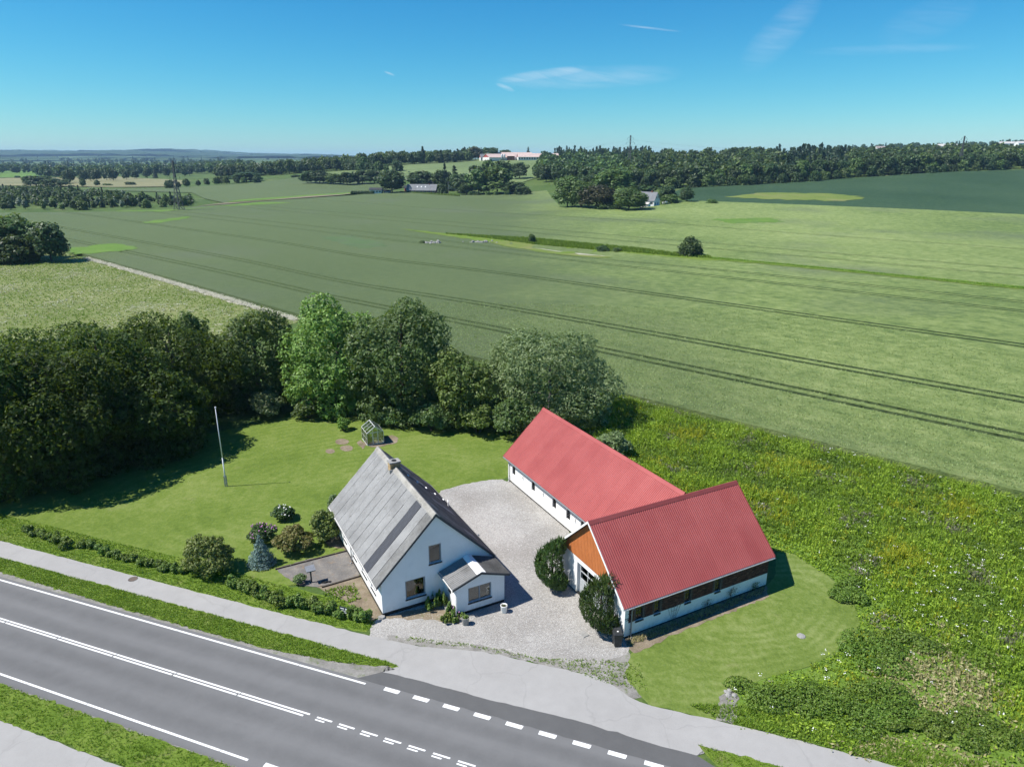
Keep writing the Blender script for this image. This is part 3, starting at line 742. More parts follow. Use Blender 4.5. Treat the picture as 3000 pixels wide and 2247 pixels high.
def roof_slope(parent, start, X, Y, width, length, cols, rows, waves, amp, mats, pick=None, kind='sine', gap=.02, lift=.014, seed=0, lapname='roof_sheet'):
    X, Y = Vector(X), Vector(Y); Z = X.cross(Y); rg = random.Random(seed)
    cw, rl = width / cols, length / rows; cache = {}
    part = bpy.data.objects.new('roof_slope', None); COL.objects.link(part); part.parent = parent
    out = []
    for i in range(cols):
        for j in range(rows):
            m = pick(i, j, rg) if pick else 0
            if m is None: continue
            if m not in cache: cache[m] = corr_mesh('roof_sheet', cw - gap, rl + (.05 if rows > 1 else 0), waves, amp, mats[m], kind)
            o = bpy.data.objects.new(lapname, cache[m]); COL.objects.link(o); o.parent = part
            p = Vector(start) + X * (cw * i + gap / 2 + rg.uniform(-1, 1) * gap * .2) + Y * (rl * j) + Z * (lift * (1 if rows > 1 else 0) + rg.uniform(0, .004))
            y2 = (Y - Z * (lift / rl if rows > 1 else 0)).normalized(); z2 = X.cross(y2)
            basis(o, X, y2, z2, p); out.append(o)
    return part


def wall(name, outline, openings, thick, fn, mat, parent):
    """wall plane given as a 2-D outline (u, v) with rectangular openings; fn maps u, v, depth to local space"""
    bm = bmesh.new(); bm.faces.new([bm.verts.new((u, v, 0)) for u, v in outline])
    def cut(co, no): bmesh.ops.bisect_plane(bm, geom=bm.verts[:] + bm.edges[:] + bm.faces[:], plane_co=co, plane_no=no)
    for (u0, u1, v0, v1) in openings:
        for u in (u0, u1): cut((u, 0, 0), (1, 0, 0))
        for v in (v0, v1): cut((0, v, 0), (0, 1, 0))
    dead = [f for f in bm.faces for c in [f.calc_center_median()] if any(u0 < c.x < u1 and v0 < c.y < v1 for u0, u1, v0, v1 in openings)]
    bmesh.ops.delete(bm, geom=dead, context='FACES')
    r = bmesh.ops.extrude_face_region(bm, geom=bm.faces[:])
    for g in r['geom']:
        if isinstance(g, bmesh.types.BMVert): g.co.z += thick
    for v in bm.verts: v.co = Vector(fn(v.co.x, v.co.y, v.co.z))
    bmesh.ops.recalc_face_normals(bm, faces=bm.faces[:])
    me = bpy.data.meshes.new(name); bm.to_mesh(me); bm.free(); me.materials.append(mat)
    return link(name, me, parent)


def lbox(fn, u0, u1, v0, v1, d0, d1, mb):
    """box in wall coordinates"""
    c = [(u0, v0), (u1, v0), (u1, v1), (u0, v1)]
    return mb.hexa([fn(u, v, d0) for u, v in c], [fn(u, v, d1) for u, v in c])


def window(parent, fn, u0, u1, v0, v1, depth=.10, cols=1, rows=1, fw=.06, bar=.035, frame='win_grey', glass='glass', sill='sill_black', sill_d=.10, arch=0.0, name='window', back_mat=None):
    """frame, panes and sill set into an opening"""
    w = bpy.data.objects.new(name, None); COL.objects.link(w); w.parent = parent
    mb = MB()
    lbox(fn, u0, u0 + fw, v0, v1, depth, depth + .07, mb); lbox(fn, u1 - fw, u1, v0, v1, depth, depth + .07, mb)
    lbox(fn, u0 + fw, u1 - fw, v0, v0 + fw, depth, depth + .07, mb); lbox(fn, u0 + fw, u1 - fw, v1 - fw, v1, depth, depth + .07, mb)
    cw = (u1 - u0 - 2 * fw) / cols; rh = (v1 - v0 - 2 * fw) / rows
    for k in range(1, cols): lbox(fn, u0 + fw + cw * k - bar / 2, u0 + fw + cw * k + bar / 2, v0 + fw, v1 - fw, depth + .005, depth + .06, mb)
    for k in range(1, rows): lbox(fn, u0 + fw, u1 - fw, v0 + fw + rh * k - bar / 2, v0 + fw + rh * k + bar / 2, depth + .008, depth + .057, mb)
    if arch:   # rounded head filled with wall colour outside the bow
        pass
    mb.build('frame', M[frame], w)
    for i in range(cols):
        for j in range(rows):
            a0, a1 = u0 + fw + cw * i + (bar / 2 if i else 0), u0 + fw + cw * (i + 1) - (bar / 2 if i < cols - 1 else 0)
            b0, b1 = v0 + fw + rh * j + (bar / 2 if j else 0), v0 + fw + rh * (j + 1) - (bar / 2 if j < rows - 1 else 0)
            lbox(fn, a0, a1, b0, b1, depth + .03, depth + .036, MB()).build('pane', M[glass], w)
    if sill:
        mb = MB(); lbox(fn, u0 - .03, u1 + .03, v0 - .10, v0 - .004, -sill_d * .5, depth + .05, mb).build('sill', M[sill], w)
    lbox(fn, u0, u1, v0, v1, .29, .295, MB()).build('blind', M[back_mat or 'interior'], w)  # colour sheet behind the glass; the default paints in the room's darkness
    return w


def bricks(u0, u1, v0, v1, fn, name, mats, parent, openings=(), bl=.228, bh=.055, jt=.012, out=.012, seed=1):
    """real brick courses standing proud of the mortar bed"""
    mb = MB(); rg = random.Random(seed); n = int((v1 - v0) / (bh + jt)); ch = (v1 - v0) / n
    for j in range(n):
        v = v0 + j * ch; u = u0 - (.5 * bl if j % 2 else 0)
        while u < u1:
            a, b = max(u, u0), min(u + bl, u1); u += bl + jt
            if b - a < .05: continue
            if any(b > o[0] and a < o[1] and v + bh > o[2] and v < o[3] for o in openings): continue
            mb.cur = rg.choice((0, 0, 0, 1, 1, 2)); d = rg.uniform(0, .004)
            lbox(fn, a, b, v, v + ch - jt, -out - d, .0, mb)
    o = mb.build(name, mats, parent); o['kind'] = 'stuff'; return o


M['white_wall_plain'] = simple('white_wall', G(.80, .80, .79), .85, .2, 0, .025, 1.5, (G(.60, .59, .54), .7, .35), .25)
def lime_wall():
    """limewash: uneven coats, splash dirt low down, faint run marks"""
    t = NT('white_wall'); p = t.pos(); f = t.noise(p, 1.4, 4, .6); c = t.ramp(f, [(.3, G(.745, .745, .735)), (.7, G(.815, .815, .805))])
    c = t.mix(t.mapr(t.noise(p, .7, 5, .7), .52, .76, 0, .30), c, G(.62, .61, .56))
    sx = t.n('ShaderNodeSeparateXYZ'); t.L.new(p, sx.inputs[0])
    lowd = t.math('MULTIPLY', t.mapr(sx.outputs[2], .75, .15, 0, 1), t.mapr(t.noise(p, 2.6, 5, .7), .40, .66, 0, .60)); c = t.mix(lowd, c, G(.42, .41, .35))
    st = t.n('ShaderNodeVectorMath', operation='MULTIPLY'); t.L.new(p, st.inputs[0]); st.inputs[1].default_value = (5, 5, .35)
    c = t.mix(t.mapr(t.noise(st.outputs[0], 1, 4, .6), .58, .78, 0, .22), c, G(.55, .55, .52))
    t.bump(t.noise(p, 9, 3), .25, .02); return t.fin(c, .85, .2)


M['white_wall'] = lime_wall()
M['black_plinth'] = simple('black_plinth', G(.018, .018, .018), .6, .3)
M['win_grey'] = simple('win_grey', G(.22, .245, .27), .5, .4, 0, .04)
M['win_white'] = simple('win_white', G(.76, .76, .75), .5, .4, 0, .04)
M['win_iron'] = simple('win_iron', G(.05, .05, .052), .5, .4)
M['sill_black'] = simple('sill_black', G(.018, .019, .022), .55, .35)
M['interior'] = simple('interior', G(.035, .032, .03), .9)
M['blind_brown'] = dirt_mat('blind_brown', G(.08, .065, .045), G(.16, .13, .09), G(.24, .20, .15))  # mottled brown behind the glass, a reflection put into the colour


def glass_mat(name, tint, tr):
    t = NT(name); lp = t.n('ShaderNodeFresnel'); lp.inputs[0].default_value = 1.45
    a = t.n('ShaderNodeBsdfTransparent'); a.inputs[0].default_value = tint; g = t.n('ShaderNodeBsdfGlossy'); g.inputs['Roughness'].default_value = .04; g.inputs['Color'].default_value = (.85, .87, .88, 1)
    ms = t.n('ShaderNodeMixShader'); t.L.new(t.math('ADD', lp.outputs[0], tr, clamp=True), ms.inputs[0]); t.L.new(a.outputs[0], ms.inputs[1]); t.L.new(g.outputs[0], ms.inputs[2]); t.L.new(ms.outputs[0], t.out.inputs['Surface'])
    return t.m


M['glass'] = glass_mat('glass', (.55, .58, .60, 1), .06)
M['greenhouse_glass'] = glass_mat('greenhouse_glass', (.80, .87, .84, 1), .13)


def fibre_mat(name, a, b, c_, lich):
    """old fibre cement: grey with lichen and run-off streaks"""
    t = NT(name); p = t.pos(); f = t.noise(p, .55, 5, .65); f2 = t.noise(p, 9, 3, .75)
    oi = t.n('ShaderNodeObjectInfo')
    s = t.math('ADD', t.math('ADD', t.math('MULTIPLY', f, .62), t.math('MULTIPLY', f2, .30)), t.math('MULTIPLY', oi.outputs['Random'], .035))
    c = t.ramp(s, [(.34, a), (.50, b), (.70, c_)])
    c = t.mix(t.mapr(t.noise(p, 1.3, 6, .75), .54, .72, 0, .75), c, lich)
    t.bump(f2, .3, .01); return t.fin(c, .85, .25)


M['fibre'] = fibre_mat('fibre', G(.215, .213, .208), G(.285, .283, .278), G(.345, .343, .338), G(.165, .162, .152))
M['fibre_old'] = fibre_mat('fibre_old', G(.130, .128, .122), G(.205, .202, .195), G(.285, .280, .268), G(.110, .106, .092))
M['fibre_mossy'] = fibre_mat('fibre_mossy', G(.060, .060, .056), G(.110, .108, .100), G(.185, .180, .165), G(.055, .058, .042))  # darker grey, for the right-hand house and porch slopes
M['plastic_dark'] = simple('plastic_dark', G(.060, .062, .072), .45, .4, 0, .1, 3)
M['ridge'] = fibre_mat('ridge', G(.20, .19, .17), G(.33, .315, .285), G(.46, .445, .41), G(.14, .13, .11))
M['deck'] = simple('deck', G(.045, .044, .042), .9)
M['zinc'] = simple('zinc', G(.30, .31, .32), .45, .5, .5)
M['pvc'] = simple('pvc', G(.50, .50, .49), .5, .4)
M['barge'] = simple('barge', G(.055, .060, .065), .6, .3)
M['white_paint'] = simple('white_paint', G(.80, .80, .78), .6, .3, 0, .04, 4, (G(.55, .54, .50), 3, .3))


def red_mat(name, k):
    """painted steel: each sheet faded a little differently, dirt running down the slope"""
    t = NT(name); p = t.pos(); oi = t.n('ShaderNodeObjectInfo'); oc = t.objc()
    st = t.n('ShaderNodeVectorMath', operation='MULTIPLY'); t.L.new(oc, st.inputs[0]); st.inputs[1].default_value = (7.0, .35, 1.0)
    sh = t.n('ShaderNodeVectorMath', operation='ADD'); t.L.new(st.outputs[0], sh.inputs[0]); t.L.new(oi.outputs['Random'], sh.inputs[1])
    f = t.noise(p, .4, 4, .6); run = t.noise(sh.outputs[0], 1.0, 4, .65)
    s = t.math('ADD', t.math('MULTIPLY', f, .84), t.math('MULTIPLY', oi.outputs['Random'], .16))
    c = t.ramp(s, [(.25, G(.285 * k, .058 * k, .056 * k)), (.75, G(.365 * k, .092 * k, .086 * k))])
    c = t.mix(t.mapr(run, .50, .75, 0, .30), c, G(.21 * k, .070 * k, .062 * k))
    c = t.mix(t.mapr(t.noise(p, 3.2, 5, .75), .62, .82, 0, .22), c, G(.40, .21, .19))
    return t.fin(c, .55, .28)


M['red_metal'] = red_mat('red_metal', 1.0)
M['red_cap'] = red_mat('red_cap', .80)
M['clad'] = simple('clad', G(.47, .155, .048), .55, .35, 0, .06, 2)
M['door_grey'] = simple('door_grey', G(.40, .42, .43), .5, .4, 0, .04)
M['door_rail'] = simple('door_rail', G(.55, .57, .58), .45, .5, .2)
M['brick_a'] = simple('brick_a', G(.115, .050, .036), .9, .2, 0, .2, 5); M['brick_b'] = simple('brick_b', G(.080, .040, .032), .9, .2, 0, .2, 5); M['brick_c'] = simple('brick_c', G(.165, .080, .055), .9, .2, 0, .2, 5)
M['mortar'] = simple('mortar', G(.11, .095, .085), .95)
M['ybrick_a'] = simple('ybrick_a', G(.42, .30, .16), .9, .2, 0, .15, 5); M['ybrick_b'] = simple('ybrick_b', G(.34, .24, .13), .9, .2, 0, .15, 5); M['ybrick_c'] = simple('ybrick_c', G(.48, .36, .21), .9, .2, 0, .15, 5)
M['concrete'] = simple('concrete', G(.30, .295, .28), .9, .2, 0, .15, 5, (G(.12, .12, .11), 3, .6), .3)
BR3 = [M['brick_a'], M['brick_b'], M['brick_c']]; YB3 = [M['ybrick_a'], M['ybrick_b'], M['ybrick_c']]


def gutter(parent, p0, p1, r=.065, mat='zinc', name='gutter'):
    """half-round open gutter"""
    p0, p1 = Vector(p0), Vector(p1); d = (p1 - p0).normalized(); a = d.cross(Vector((0, 0, 1))).normalized(); mb = MB(); n = 7
    for rr, fl in ((r, 1), (r - .012, -1)):
        for k in range(n):
            t0, t1 = math.pi * k / n, math.pi * (k + 1) / n
            q = [p0 + a * (rr * math.cos(t0)) - Vector((0, 0, rr * math.sin(t0))), p1 + a * (rr * math.cos(t0)) - Vector((0, 0, rr * math.sin(t0))), p1 + a * (rr * math.cos(t1)) - Vector((0, 0, rr * math.sin(t1))), p0 + a * (rr * math.cos(t1)) - Vector((0, 0, rr * math.sin(t1)))]
            mb.face(q if fl > 0 else q[::-1])
    return mb.build(name, M[mat], parent, True)


def downpipe(parent, x, y, ztop, out, mat='zinc', r=.04):
    mb = MB(); mb.path([(x + out[0] * .34, y + out[1] * .34, ztop), (x + out[0] * .10, y + out[1] * .10, ztop - .34), (x + out[0] * .09, y + out[1] * .09, .12), (x + out[0] * .20, y + out[1] * .20, .03)], r, 10)
    for z in (ztop - .7, .6): mb.box(x + out[0] * .05 - .06, x + out[0] * .05 + .06, y + out[1] * .05 - .06, y + out[1] * .05 + .06, z - .02, z + .02)
    return mb.build('downpipe', M[mat], parent, False)


# ------------------------------------------------------------------ white farmhouse
HO, HA = (-5.170, 42.338), .4845
house = thing('farmhouse', 'white farmhouse with grey corrugated roof, brick chimney and front porch', 'house', (*HO, 0), HA)
hw, hL, hze, hzr = 4.464, 13.189, 2.466, 6.953; hs = (hzr - hze) / hw; hn = math.hypot(1, hs)
wx, y0, y1 = 4.08, .167, 13.02; wz = hze + (hw - wx) * hs - .06
fr = lambda u, v, d: (u, y0 + d, v)          # front gable wall: depth goes into the house
PLZ = .28
gab = [(-wx, PLZ), (wx, PLZ), (wx, wz), (0, wz + wx * hs), (-wx, wz)]
wall('front_wall', gab, [(-.58, .36, 3.13, 4.57), (-2.38, -.90, .84, 2.29)], .3, fr, M['white_wall'], house)
wall('back_wall', gab, [(-1.0, .4, 3.2, 4.4)], .3, lambda u, v, d: (-u, y1 - d, v), M['white_wall'], house)
lw = [(y1 - 10.32, y1 - 9.32), (y1 - 7.49, y1 - 6.45), (y1 - 5.03, y1 - 3.76), (y1 - 2.74, y1 - 1.61)]
fl = lambda u, v, d: (-wx + d, y1 - u, v)
wall('side_wall', [(.3, PLZ), (y1 - y0 - .3, PLZ), (y1 - y0 - .3, wz), (.3, wz)], [(a, b, .90, 2.05) for a, b in lw], .3, fl, M['white_wall'], house)
frr = lambda u, v, d: (wx - d, y0 + u, v)
rwin = [(3.0, 4.2), (6.0, 7.2), (9.0, 10.2)]
wall('side_wall', [(.3, PLZ), (y1 - y0 - .3, PLZ), (y1 - y0 - .3, wz), (.3, wz)], [(a, b, .90, 2.05) for a, b in rwin], .3, frr, M['white_wall'], house)
MB().box(-wx + .015, wx - .015, y0 + .015, y1 - .015, -.05, PLZ).build('plinth', M['black_plinth'], house)
window(house, fr, -.58, .36, 3.13, 4.57, .09, 1, 1, .09, back_mat='interior')
window(house, fr, -2.38, -.90, .84, 2.29, .09, 1, 1, .10, back_mat='blind_brown')
for a, b in lw: window(house, fl, a, b, .90, 2.05, .08, 2, 1, .07)
for a, b in rwin: window(house, frr, a, b, .90, 2.05, .08, 2, 1, .07)
# roof deck, sheets, ridge
mb = MB()
for sgn in (-1, 1):
    mb.hexa([(sgn * (hw - .05), .06, hze - .07), (sgn * (hw - .05), hL - .06, hze - .07), (0, hL - .06, hzr - .12), (0, .06, hzr - .12)][::sgn], [(sgn * (hw - .03), .06, hze - .02), (sgn * (hw - .03), hL - .06, hze - .02), (0, hL - .06, hzr - .03), (0, .06, hzr - .03)][::sgn])
mb.build('roof_deck', M['deck'], house)


def pick_l(i, j, rg):
    c = 12 - i            # i runs from the back of the house
    if c == 2: return 1
    if c < 1: return 2
    return 2 if j == 4 and rg.random() < .15 else 0


sl = hw * hn
roof_slope(house, (-hw, hL, hze), (0, -1, 0), (1 / hn, 0, hs / hn), hL, sl - .04, 13, 5, 6, .045, [M['fibre'], M['plastic_dark'], M['fibre_old']], pick_l, gap=.055, seed=5)
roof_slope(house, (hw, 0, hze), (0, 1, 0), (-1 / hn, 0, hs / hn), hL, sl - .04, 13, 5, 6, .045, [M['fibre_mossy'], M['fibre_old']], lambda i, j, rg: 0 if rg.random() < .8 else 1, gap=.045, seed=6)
for k in range(12):
    a = k * hL / 12; b = a + hL / 12 - .01
    if a < 8.9 and b > 8.75: b = 8.52 if a < 8.5 else b
    if 8.5 <= a < 9.2: a = 9.24
    if b - a < .1: continue
    mb = MB(); z = hzr + .045
    P = [(-.30, z - .30 * hs), (-.12, z - .06), (0, z + .03), (.12, z - .06), (.30, z - .30 * hs), (.28, z - .30 * hs - .03), (0, z - .02), (-.28, z - .30 * hs - .03)]
    mb.prism(P, 'y', a, b).build('ridge_cap', M['ridge'], house)
for sgn in (-1, 1):
    for yy in (.02, hL - .08):
        mb = MB(); mb.hexa([(sgn * hw, yy, hze - .17), (sgn * hw, yy + .06, hze - .17), (0, yy + .06, hzr - .19), (0, yy, hzr - .19)], [(sgn * hw, yy, hze + .03), (sgn * hw, yy + .06, hze + .03), (0, yy + .06, hzr + .02), (0, yy, hzr + .02)])
        mb.build('bargeboard', M['barge'], house)
gutter(house, (-hw - .05, 0, hze - .02), (-hw - .05, hL, hze - .02), .07, 'pvc'); gutter(house, (hw + .05, 0, hze - .02), (hw + .05, hL, hze - .02), .07, 'zinc')
downpipe(house, -wx, 7.72, hze - .08, (-1, 0), 'zinc'); downpipe(house, -wx, 12.7, hze - .08, (-1, 0), 'zinc')
# chimney
chim = bpy.data.objects.new('chimney', None); COL.objects.link(chim); chim.parent = house
cx0, cx1, cy0, cy1, cz0, cz1 = -.40, .42, 8.56, 9.20, 6.2, 7.32
MB().box(cx0 + .012, cx1 - .012, cy0 + .012, cy1 - .012, cz0, cz1).build('core', M['mortar'], chim)
for fn, a in ((lambda u, v, d: (u, cy0 + .012 + d, v), (cx0, cx1)), (lambda u, v, d: (-u, cy1 - .012 - d, v), (-cx1, -cx0)), (lambda u, v, d: (cx0 + .012 + d, -u, v), (-cy1, -cy0)), (lambda u, v, d: (cx1 - .012 - d, u, v), (cy0, cy1))):
    bricks(a[0], a[1], cz0, cz1, fn, 'brickwork', YB3, chim)
mb = MB(); mb.box(cx0 - .06, cx1 + .06, cy0 - .06, cy1 + .06, cz1, cz1 + .09); mb.build('cap', M['concrete'], chim)
MB().lathe([(.20, 0), (.20, .03), (.155, .03), (.155, .012)], 20).build('flue', M['black_plinth'], chim, loc=((cx0 + cx1) / 2, (cy0 + cy1) / 2, cz1 + .088))
MB().box(cx0 - .10, cx1 + .10, cy0 - .14, cy0 - .002, hzr - .46, hzr - .12).build('flashing', M['zinc'], chim)
# sweep's steps down the yard side of the roof, and a soil vent
lad = bpy.data.objects.new('roof_steps', None); COL.objects.link(lad); lad.parent = house
for k, (x, y) in enumerate([(.97, 8.50), (1.76, 8.60), (2.59, 8.90), (3.42, 9.10), (4.20, 9.28)]):
    z = hzr - x * hs + .06
    MB().box(x - .06, x + .06, y - .14, y + .14, z, z + .05).build('step', M['white_paint'], lad)
mb = MB(); mb.beam((.75, 8.44, hzr - .75 * hs + .055), (4.3, 9.3, hzr - 4.3 * hs + .055), .05, .03); mb.build('rail', M['deck'], lad)
mb = MB(); x, y = 4.02, 7.72; z = hzr - x * hs; mb.path([(x, y, z - .1), (x, y, z + .42), (x + .05, y + .12, z + .52), (x + .05, y + .22, z + .50)], .055, 10); mb.build('vent_pipe', M['white_paint'], house)

# porch
px0, px1, py = .45, 4.12, -2.17; pe, pr_, prx = 2.30, 3.04, 2.28; ps = (pr_ - pe) / (prx - .12)
porch = bpy.data.objects.new('porch', None); COL.objects.link(porch); porch.parent = house
ptop = lambda u: pr_ - abs(u - prx) * ps - .05
pf = lambda u, v, d: (u, py + d, v)
wall('wall', [(px0, .22), (px1, .22), (px1, ptop(px1)), (prx, ptop(prx)), (px0, ptop(px0))], [(1.33, 3.10, .80, 1.98)], .22, pf, M['white_wall'], porch)
pl = lambda u, v, d: (px0 + d, py + u, v)
wall('wall', [(.22, .22), (2.33, .22), (2.33, ptop(px0)), (.22, ptop(px0))], [(.95, 1.75, .25, 2.05)], .22, pl, M['white_wall'], porch)
prr = lambda u, v, d: (px1 - d, py + u, v)
wall('wall', [(.22, .22), (2.33, .22), (2.33, ptop(px1)), (.22, ptop(px1))], [], .22, prr, M['white_wall'], porch)
MB().box(px0 + .015, px1 - .015, py + .015, .15, -.05, .22).build('plinth', M['black_plinth'], porch)
window(porch, pf, 1.33, 3.10, .80, 1.98, .08, 2, 1, .085, .10, back_mat='blind_brown')
dr = bpy.data.objects.new('door', None); COL.objects.link(dr); dr.parent = porch
mb = MB(); lbox(pl, .95, 1.75, .25, 1.05, .06, .11, mb); lbox(pl, .95, 1.05, 1.05, 2.05, .06, .11, mb); lbox(pl, 1.65, 1.75, 1.05, 2.05, .06, .11, mb); lbox(pl, 1.05, 1.65, 1.95, 2.05, .06, .11, mb); mb.build('door_leaf', M['white_paint'], dr)
lbox(pl, 1.05, 1.65, 1.05, 1.95, .075, .085, MB()).build('pane', M['glass'], dr)
mb = MB(); mb.tube((px0 + .02, py + 1.68, 1.12), (px0 - .04, py + 1.68, 1.12), .012); mb.tube((px0 - .04, py + 1.68, 1.12), (px0 - .04, py + 1.56, 1.12), .012); mb.build('handle', M['zinc'], dr)
MB().box(px0 - .45, px0 - .01, py + .8, py + 1.9, .02, .20).build('doorstep', M['concrete'], porch)
pn = math.hypot(1, ps); plen = (prx - .12) * pn
mb = MB()
for s_, e in ((-1, .16), (1, 4.40)): mb.hexa([(e, -2.28, pe - .07), (e, .16, pe - .07), (prx, .16, pr_ - .08), (prx, -2.28, pr_ - .08)][::s_], [(e, -2.28, pe - .02), (e, .16, pe - .02), (prx, .16, pr_ - .03), (prx, -2.28, pr_ - .03)][::s_])
mb.build('roof_deck', M['deck'], porch)
roof_slope(house, (.12, .16, pe), (0, -1, 0), (1 / pn, 0, ps / pn), 2.47, plen - .02, 2, 2, 7, .045, [M['fibre_old']], gap=.02, seed=8, lapname='porch_roof_sheet')
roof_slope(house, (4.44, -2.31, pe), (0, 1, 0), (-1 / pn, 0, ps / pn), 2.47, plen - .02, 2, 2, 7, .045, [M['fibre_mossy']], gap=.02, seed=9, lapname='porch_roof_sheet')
mb = MB(); z = pr_ + .06; mb.prism([(prx - .34, z - .34 * ps - .0), (prx, z + .015), (prx + .34, z - .34 * ps), (prx + .34, z - .34 * ps - .02), (prx, z - .01), (prx - .34, z - .34 * ps - .02)], 'y', -2.34, .155); mb.build('ridge_flashing', M['white_paint'], porch)
for s_, e in ((-1, .10), (1, 4.46)):
    mb = MB(); mb.hexa([(e, -2.36, pe - .15), (e, -2.315, pe - .15), (prx, -2.315, pr_ - .13), (prx, -2.36, pr_ - .13)], [(e, -2.36, pe + .01), (e, -2.315, pe + .01), (prx, -2.315, pr_ + .03), (prx, -2.36, pr_ + .03)]); mb.build('bargeboard', M['barge'], porch)
gutter(porch, (.06, -2.33, pe - .03), (.06, .16, pe - .03), .055, 'pvc'); gutter(porch, (4.50, -2.33, pe - .03), (4.50, .16, pe - .03), .055, 'barge')
mb = MB(); mb.path([(.06, -2.24, pe - .08), (px0 - .06, -2.20, pe - .36), (px0 - .06, -2.20, .05)], .035, 8); mb.build('downpipe', M['white_paint'], porch)

# ------------------------------------------------------------------ cross barn (brick and white, garage gable)
BO, BA = (5.1635, 41.8612), .48358
barn = thing('red_roofed_garage_barn', 'red roofed barn with orange gable, garage door and dark brick front wall', 'barn', (*BO, 0), BA)
bL, bw, bze, bzr = 13.521, 4.404, 2.511, 6.677; bs = (bzr - bze) / bw; bn = math.hypot(1, bs)
bx0, bx1, by = .331, 13.258, 4.138; bwz = bze + (bw - by) * bs - .07
bf = lambda u, v, d: (u, -by + d, v)
bwins = [(1.22, 1.84), (2.77, 3.26), (5.40, 5.92), (8.12, 8.62)]
ops = [(a, b, 1.05, 2.12) for a, b in bwins]
wall('lower_front_wall', [(bx0, .12), (bx1, .12), (bx1, 1.09), (bx0, 1.09)], [(a, b, 1.05, 1.12) for a, b in bwins], .3, bf, M['white_wall'], barn)
wall('mortar_bed', [(bx0, 1.092), (bx1, 1.092), (bx1, bwz), (bx0, bwz)], [(a, b, 1.0, 2.12) for a, b in bwins], .28, lambda u, v, d: (u, -by + .014 + d, v), M['mortar'], barn)
bricks(bx0, bx1, 1.10, bwz, lambda u, v, d: (u, -by + .014 + d, v), 'brickwork', BR3, barn, ops)
for a, b in bwins: window(barn, bf, a, b, 1.05, 2.12, .10, 2, 3, .05, .025, 'win_iron', 'glass', 'sill_black')
MB().box(bx0 + .02, bx1 - .02, -by + .02, by - .02, -.05, .118).build('plinth', M['black_plinth'], barn)
bg_ = lambda u, v, d: (bx0 + d, u, v)
gtop = lambda u: bwz + (by - abs(u)) * bs - .02
wall('gable_wall', [(-by + .302, .12), (by - .01, .12), (by - .01, gtop(by)), (.0, gtop(0)), (-by + .302, gtop(by - .302))], [(-1.44, 1.60, .0, 2.60)], .35, bg_, M['white_wall'], barn)
MB().box(bx0 - .001, bx0 + .3, -by - .001, -by + .30, .12, bwz - .04).build('corner_pier', M['white_wall'], barn)
wall('far_gable_wall', [(-by + .302, .12), (by - .302, .12), (by - .302, gtop(by - .302)), (.0, gtop(0)), (-by + .302, gtop(by - .302))], [], .3, lambda u, v, d: (bx1 - d, u, v), M['white_wall'], barn)
wall('back_wall', [(bx0 + .36, .12), (bx1, .12), (bx1, bwz), (bx0 + .36, bwz)], [], .3, lambda u, v, d: (u, by - d, v), M['white_wall'], barn)
# orange board cladding, one board at a time
nb = 46; bwid = 2 * by / nb
for k in range(nb):
    a = -by + k * bwid; b = a + bwid - .02; m_ = (a + b) / 2; t0, t1 = gtop(a) - .03, gtop(b) - .03
    if min(t0, t1) < 3.06: 
        if max(t0, t1) < 3.06: continue
        t0, t1 = max(t0, 3.06), max(t1, 3.06)
    mb = MB(); mb.hexa([(bx0 - .06, a, 3.03), (bx0 - .004, a, 3.03), (bx0 - .004, b, 3.03), (bx0 - .06, b, 3.03)], [(bx0 - .06, a, t0), (bx0 - .004, a, t0), (bx0 - .004, b, t1), (bx0 - .06, b, t1)])
    mb.build('cladding_board', M['clad'], barn)
# garage door
gd = bpy.data.objects.new('garage_door', None); COL.objects.link(gd); gd.parent = barn
dfn = lambda u, v, d: (bx0 + .20 + d, -u, v)
mb = MB(); lbox(dfn, -1.60, -1.52, .02, 2.60, 0, .10, mb); lbox(dfn, 1.36, 1.44, .02, 2.60, 0, .10, mb); lbox(dfn, -1.52, 1.36, 2.50, 2.60, 0, .10, mb); mb.build('frame', M['door_rail'], gd)
for (v0, v1) in ((.03, .62), (.64, 1.23)): 
    mb = MB(); lbox(dfn, -1.52, 1.36, v0, v1, .03, .08, mb)
    for k in range(3): lbox(dfn, -1.46 + k * .96, -.60 + k * .96, v0 + .07, v1 - .07, .02, .035, mb)
    mb.build('panel', M['door_grey'], gd)
mb = MB()
for v in (1.25, 1.84, 2.42): lbox(dfn, -1.52, 1.36, v, v + .075, .025, .085, mb)
for k in range(4): lbox(dfn, -1.52 + k * .935, -1.445 + k * .935, 1.326, 1.838, .026, .084, mb); lbox(dfn, -1.52 + k * .935, -1.445 + k * .935, 1.917, 2.418, .026, .084, mb)
mb.build('rails', M['door_rail'], gd)
for k in range(3):
    for (v0, v1) in ((1.326, 1.838), (1.917, 2.418)): lbox(dfn, -1.443 + k * .935, -.587 + k * .935, v0, v1, .05, .056, MB()).build('pane', M['glass'], gd)
lbox(dfn, -1.52, 1.36, 1.2, 2.5, .30, .31, MB()).build('interior', M['interior'], gd)
MB().tube((bx0 + .21, -.05, 1.15), (bx0 + .21, .07, 1.15), .015).build('handle', M['zinc'], gd)
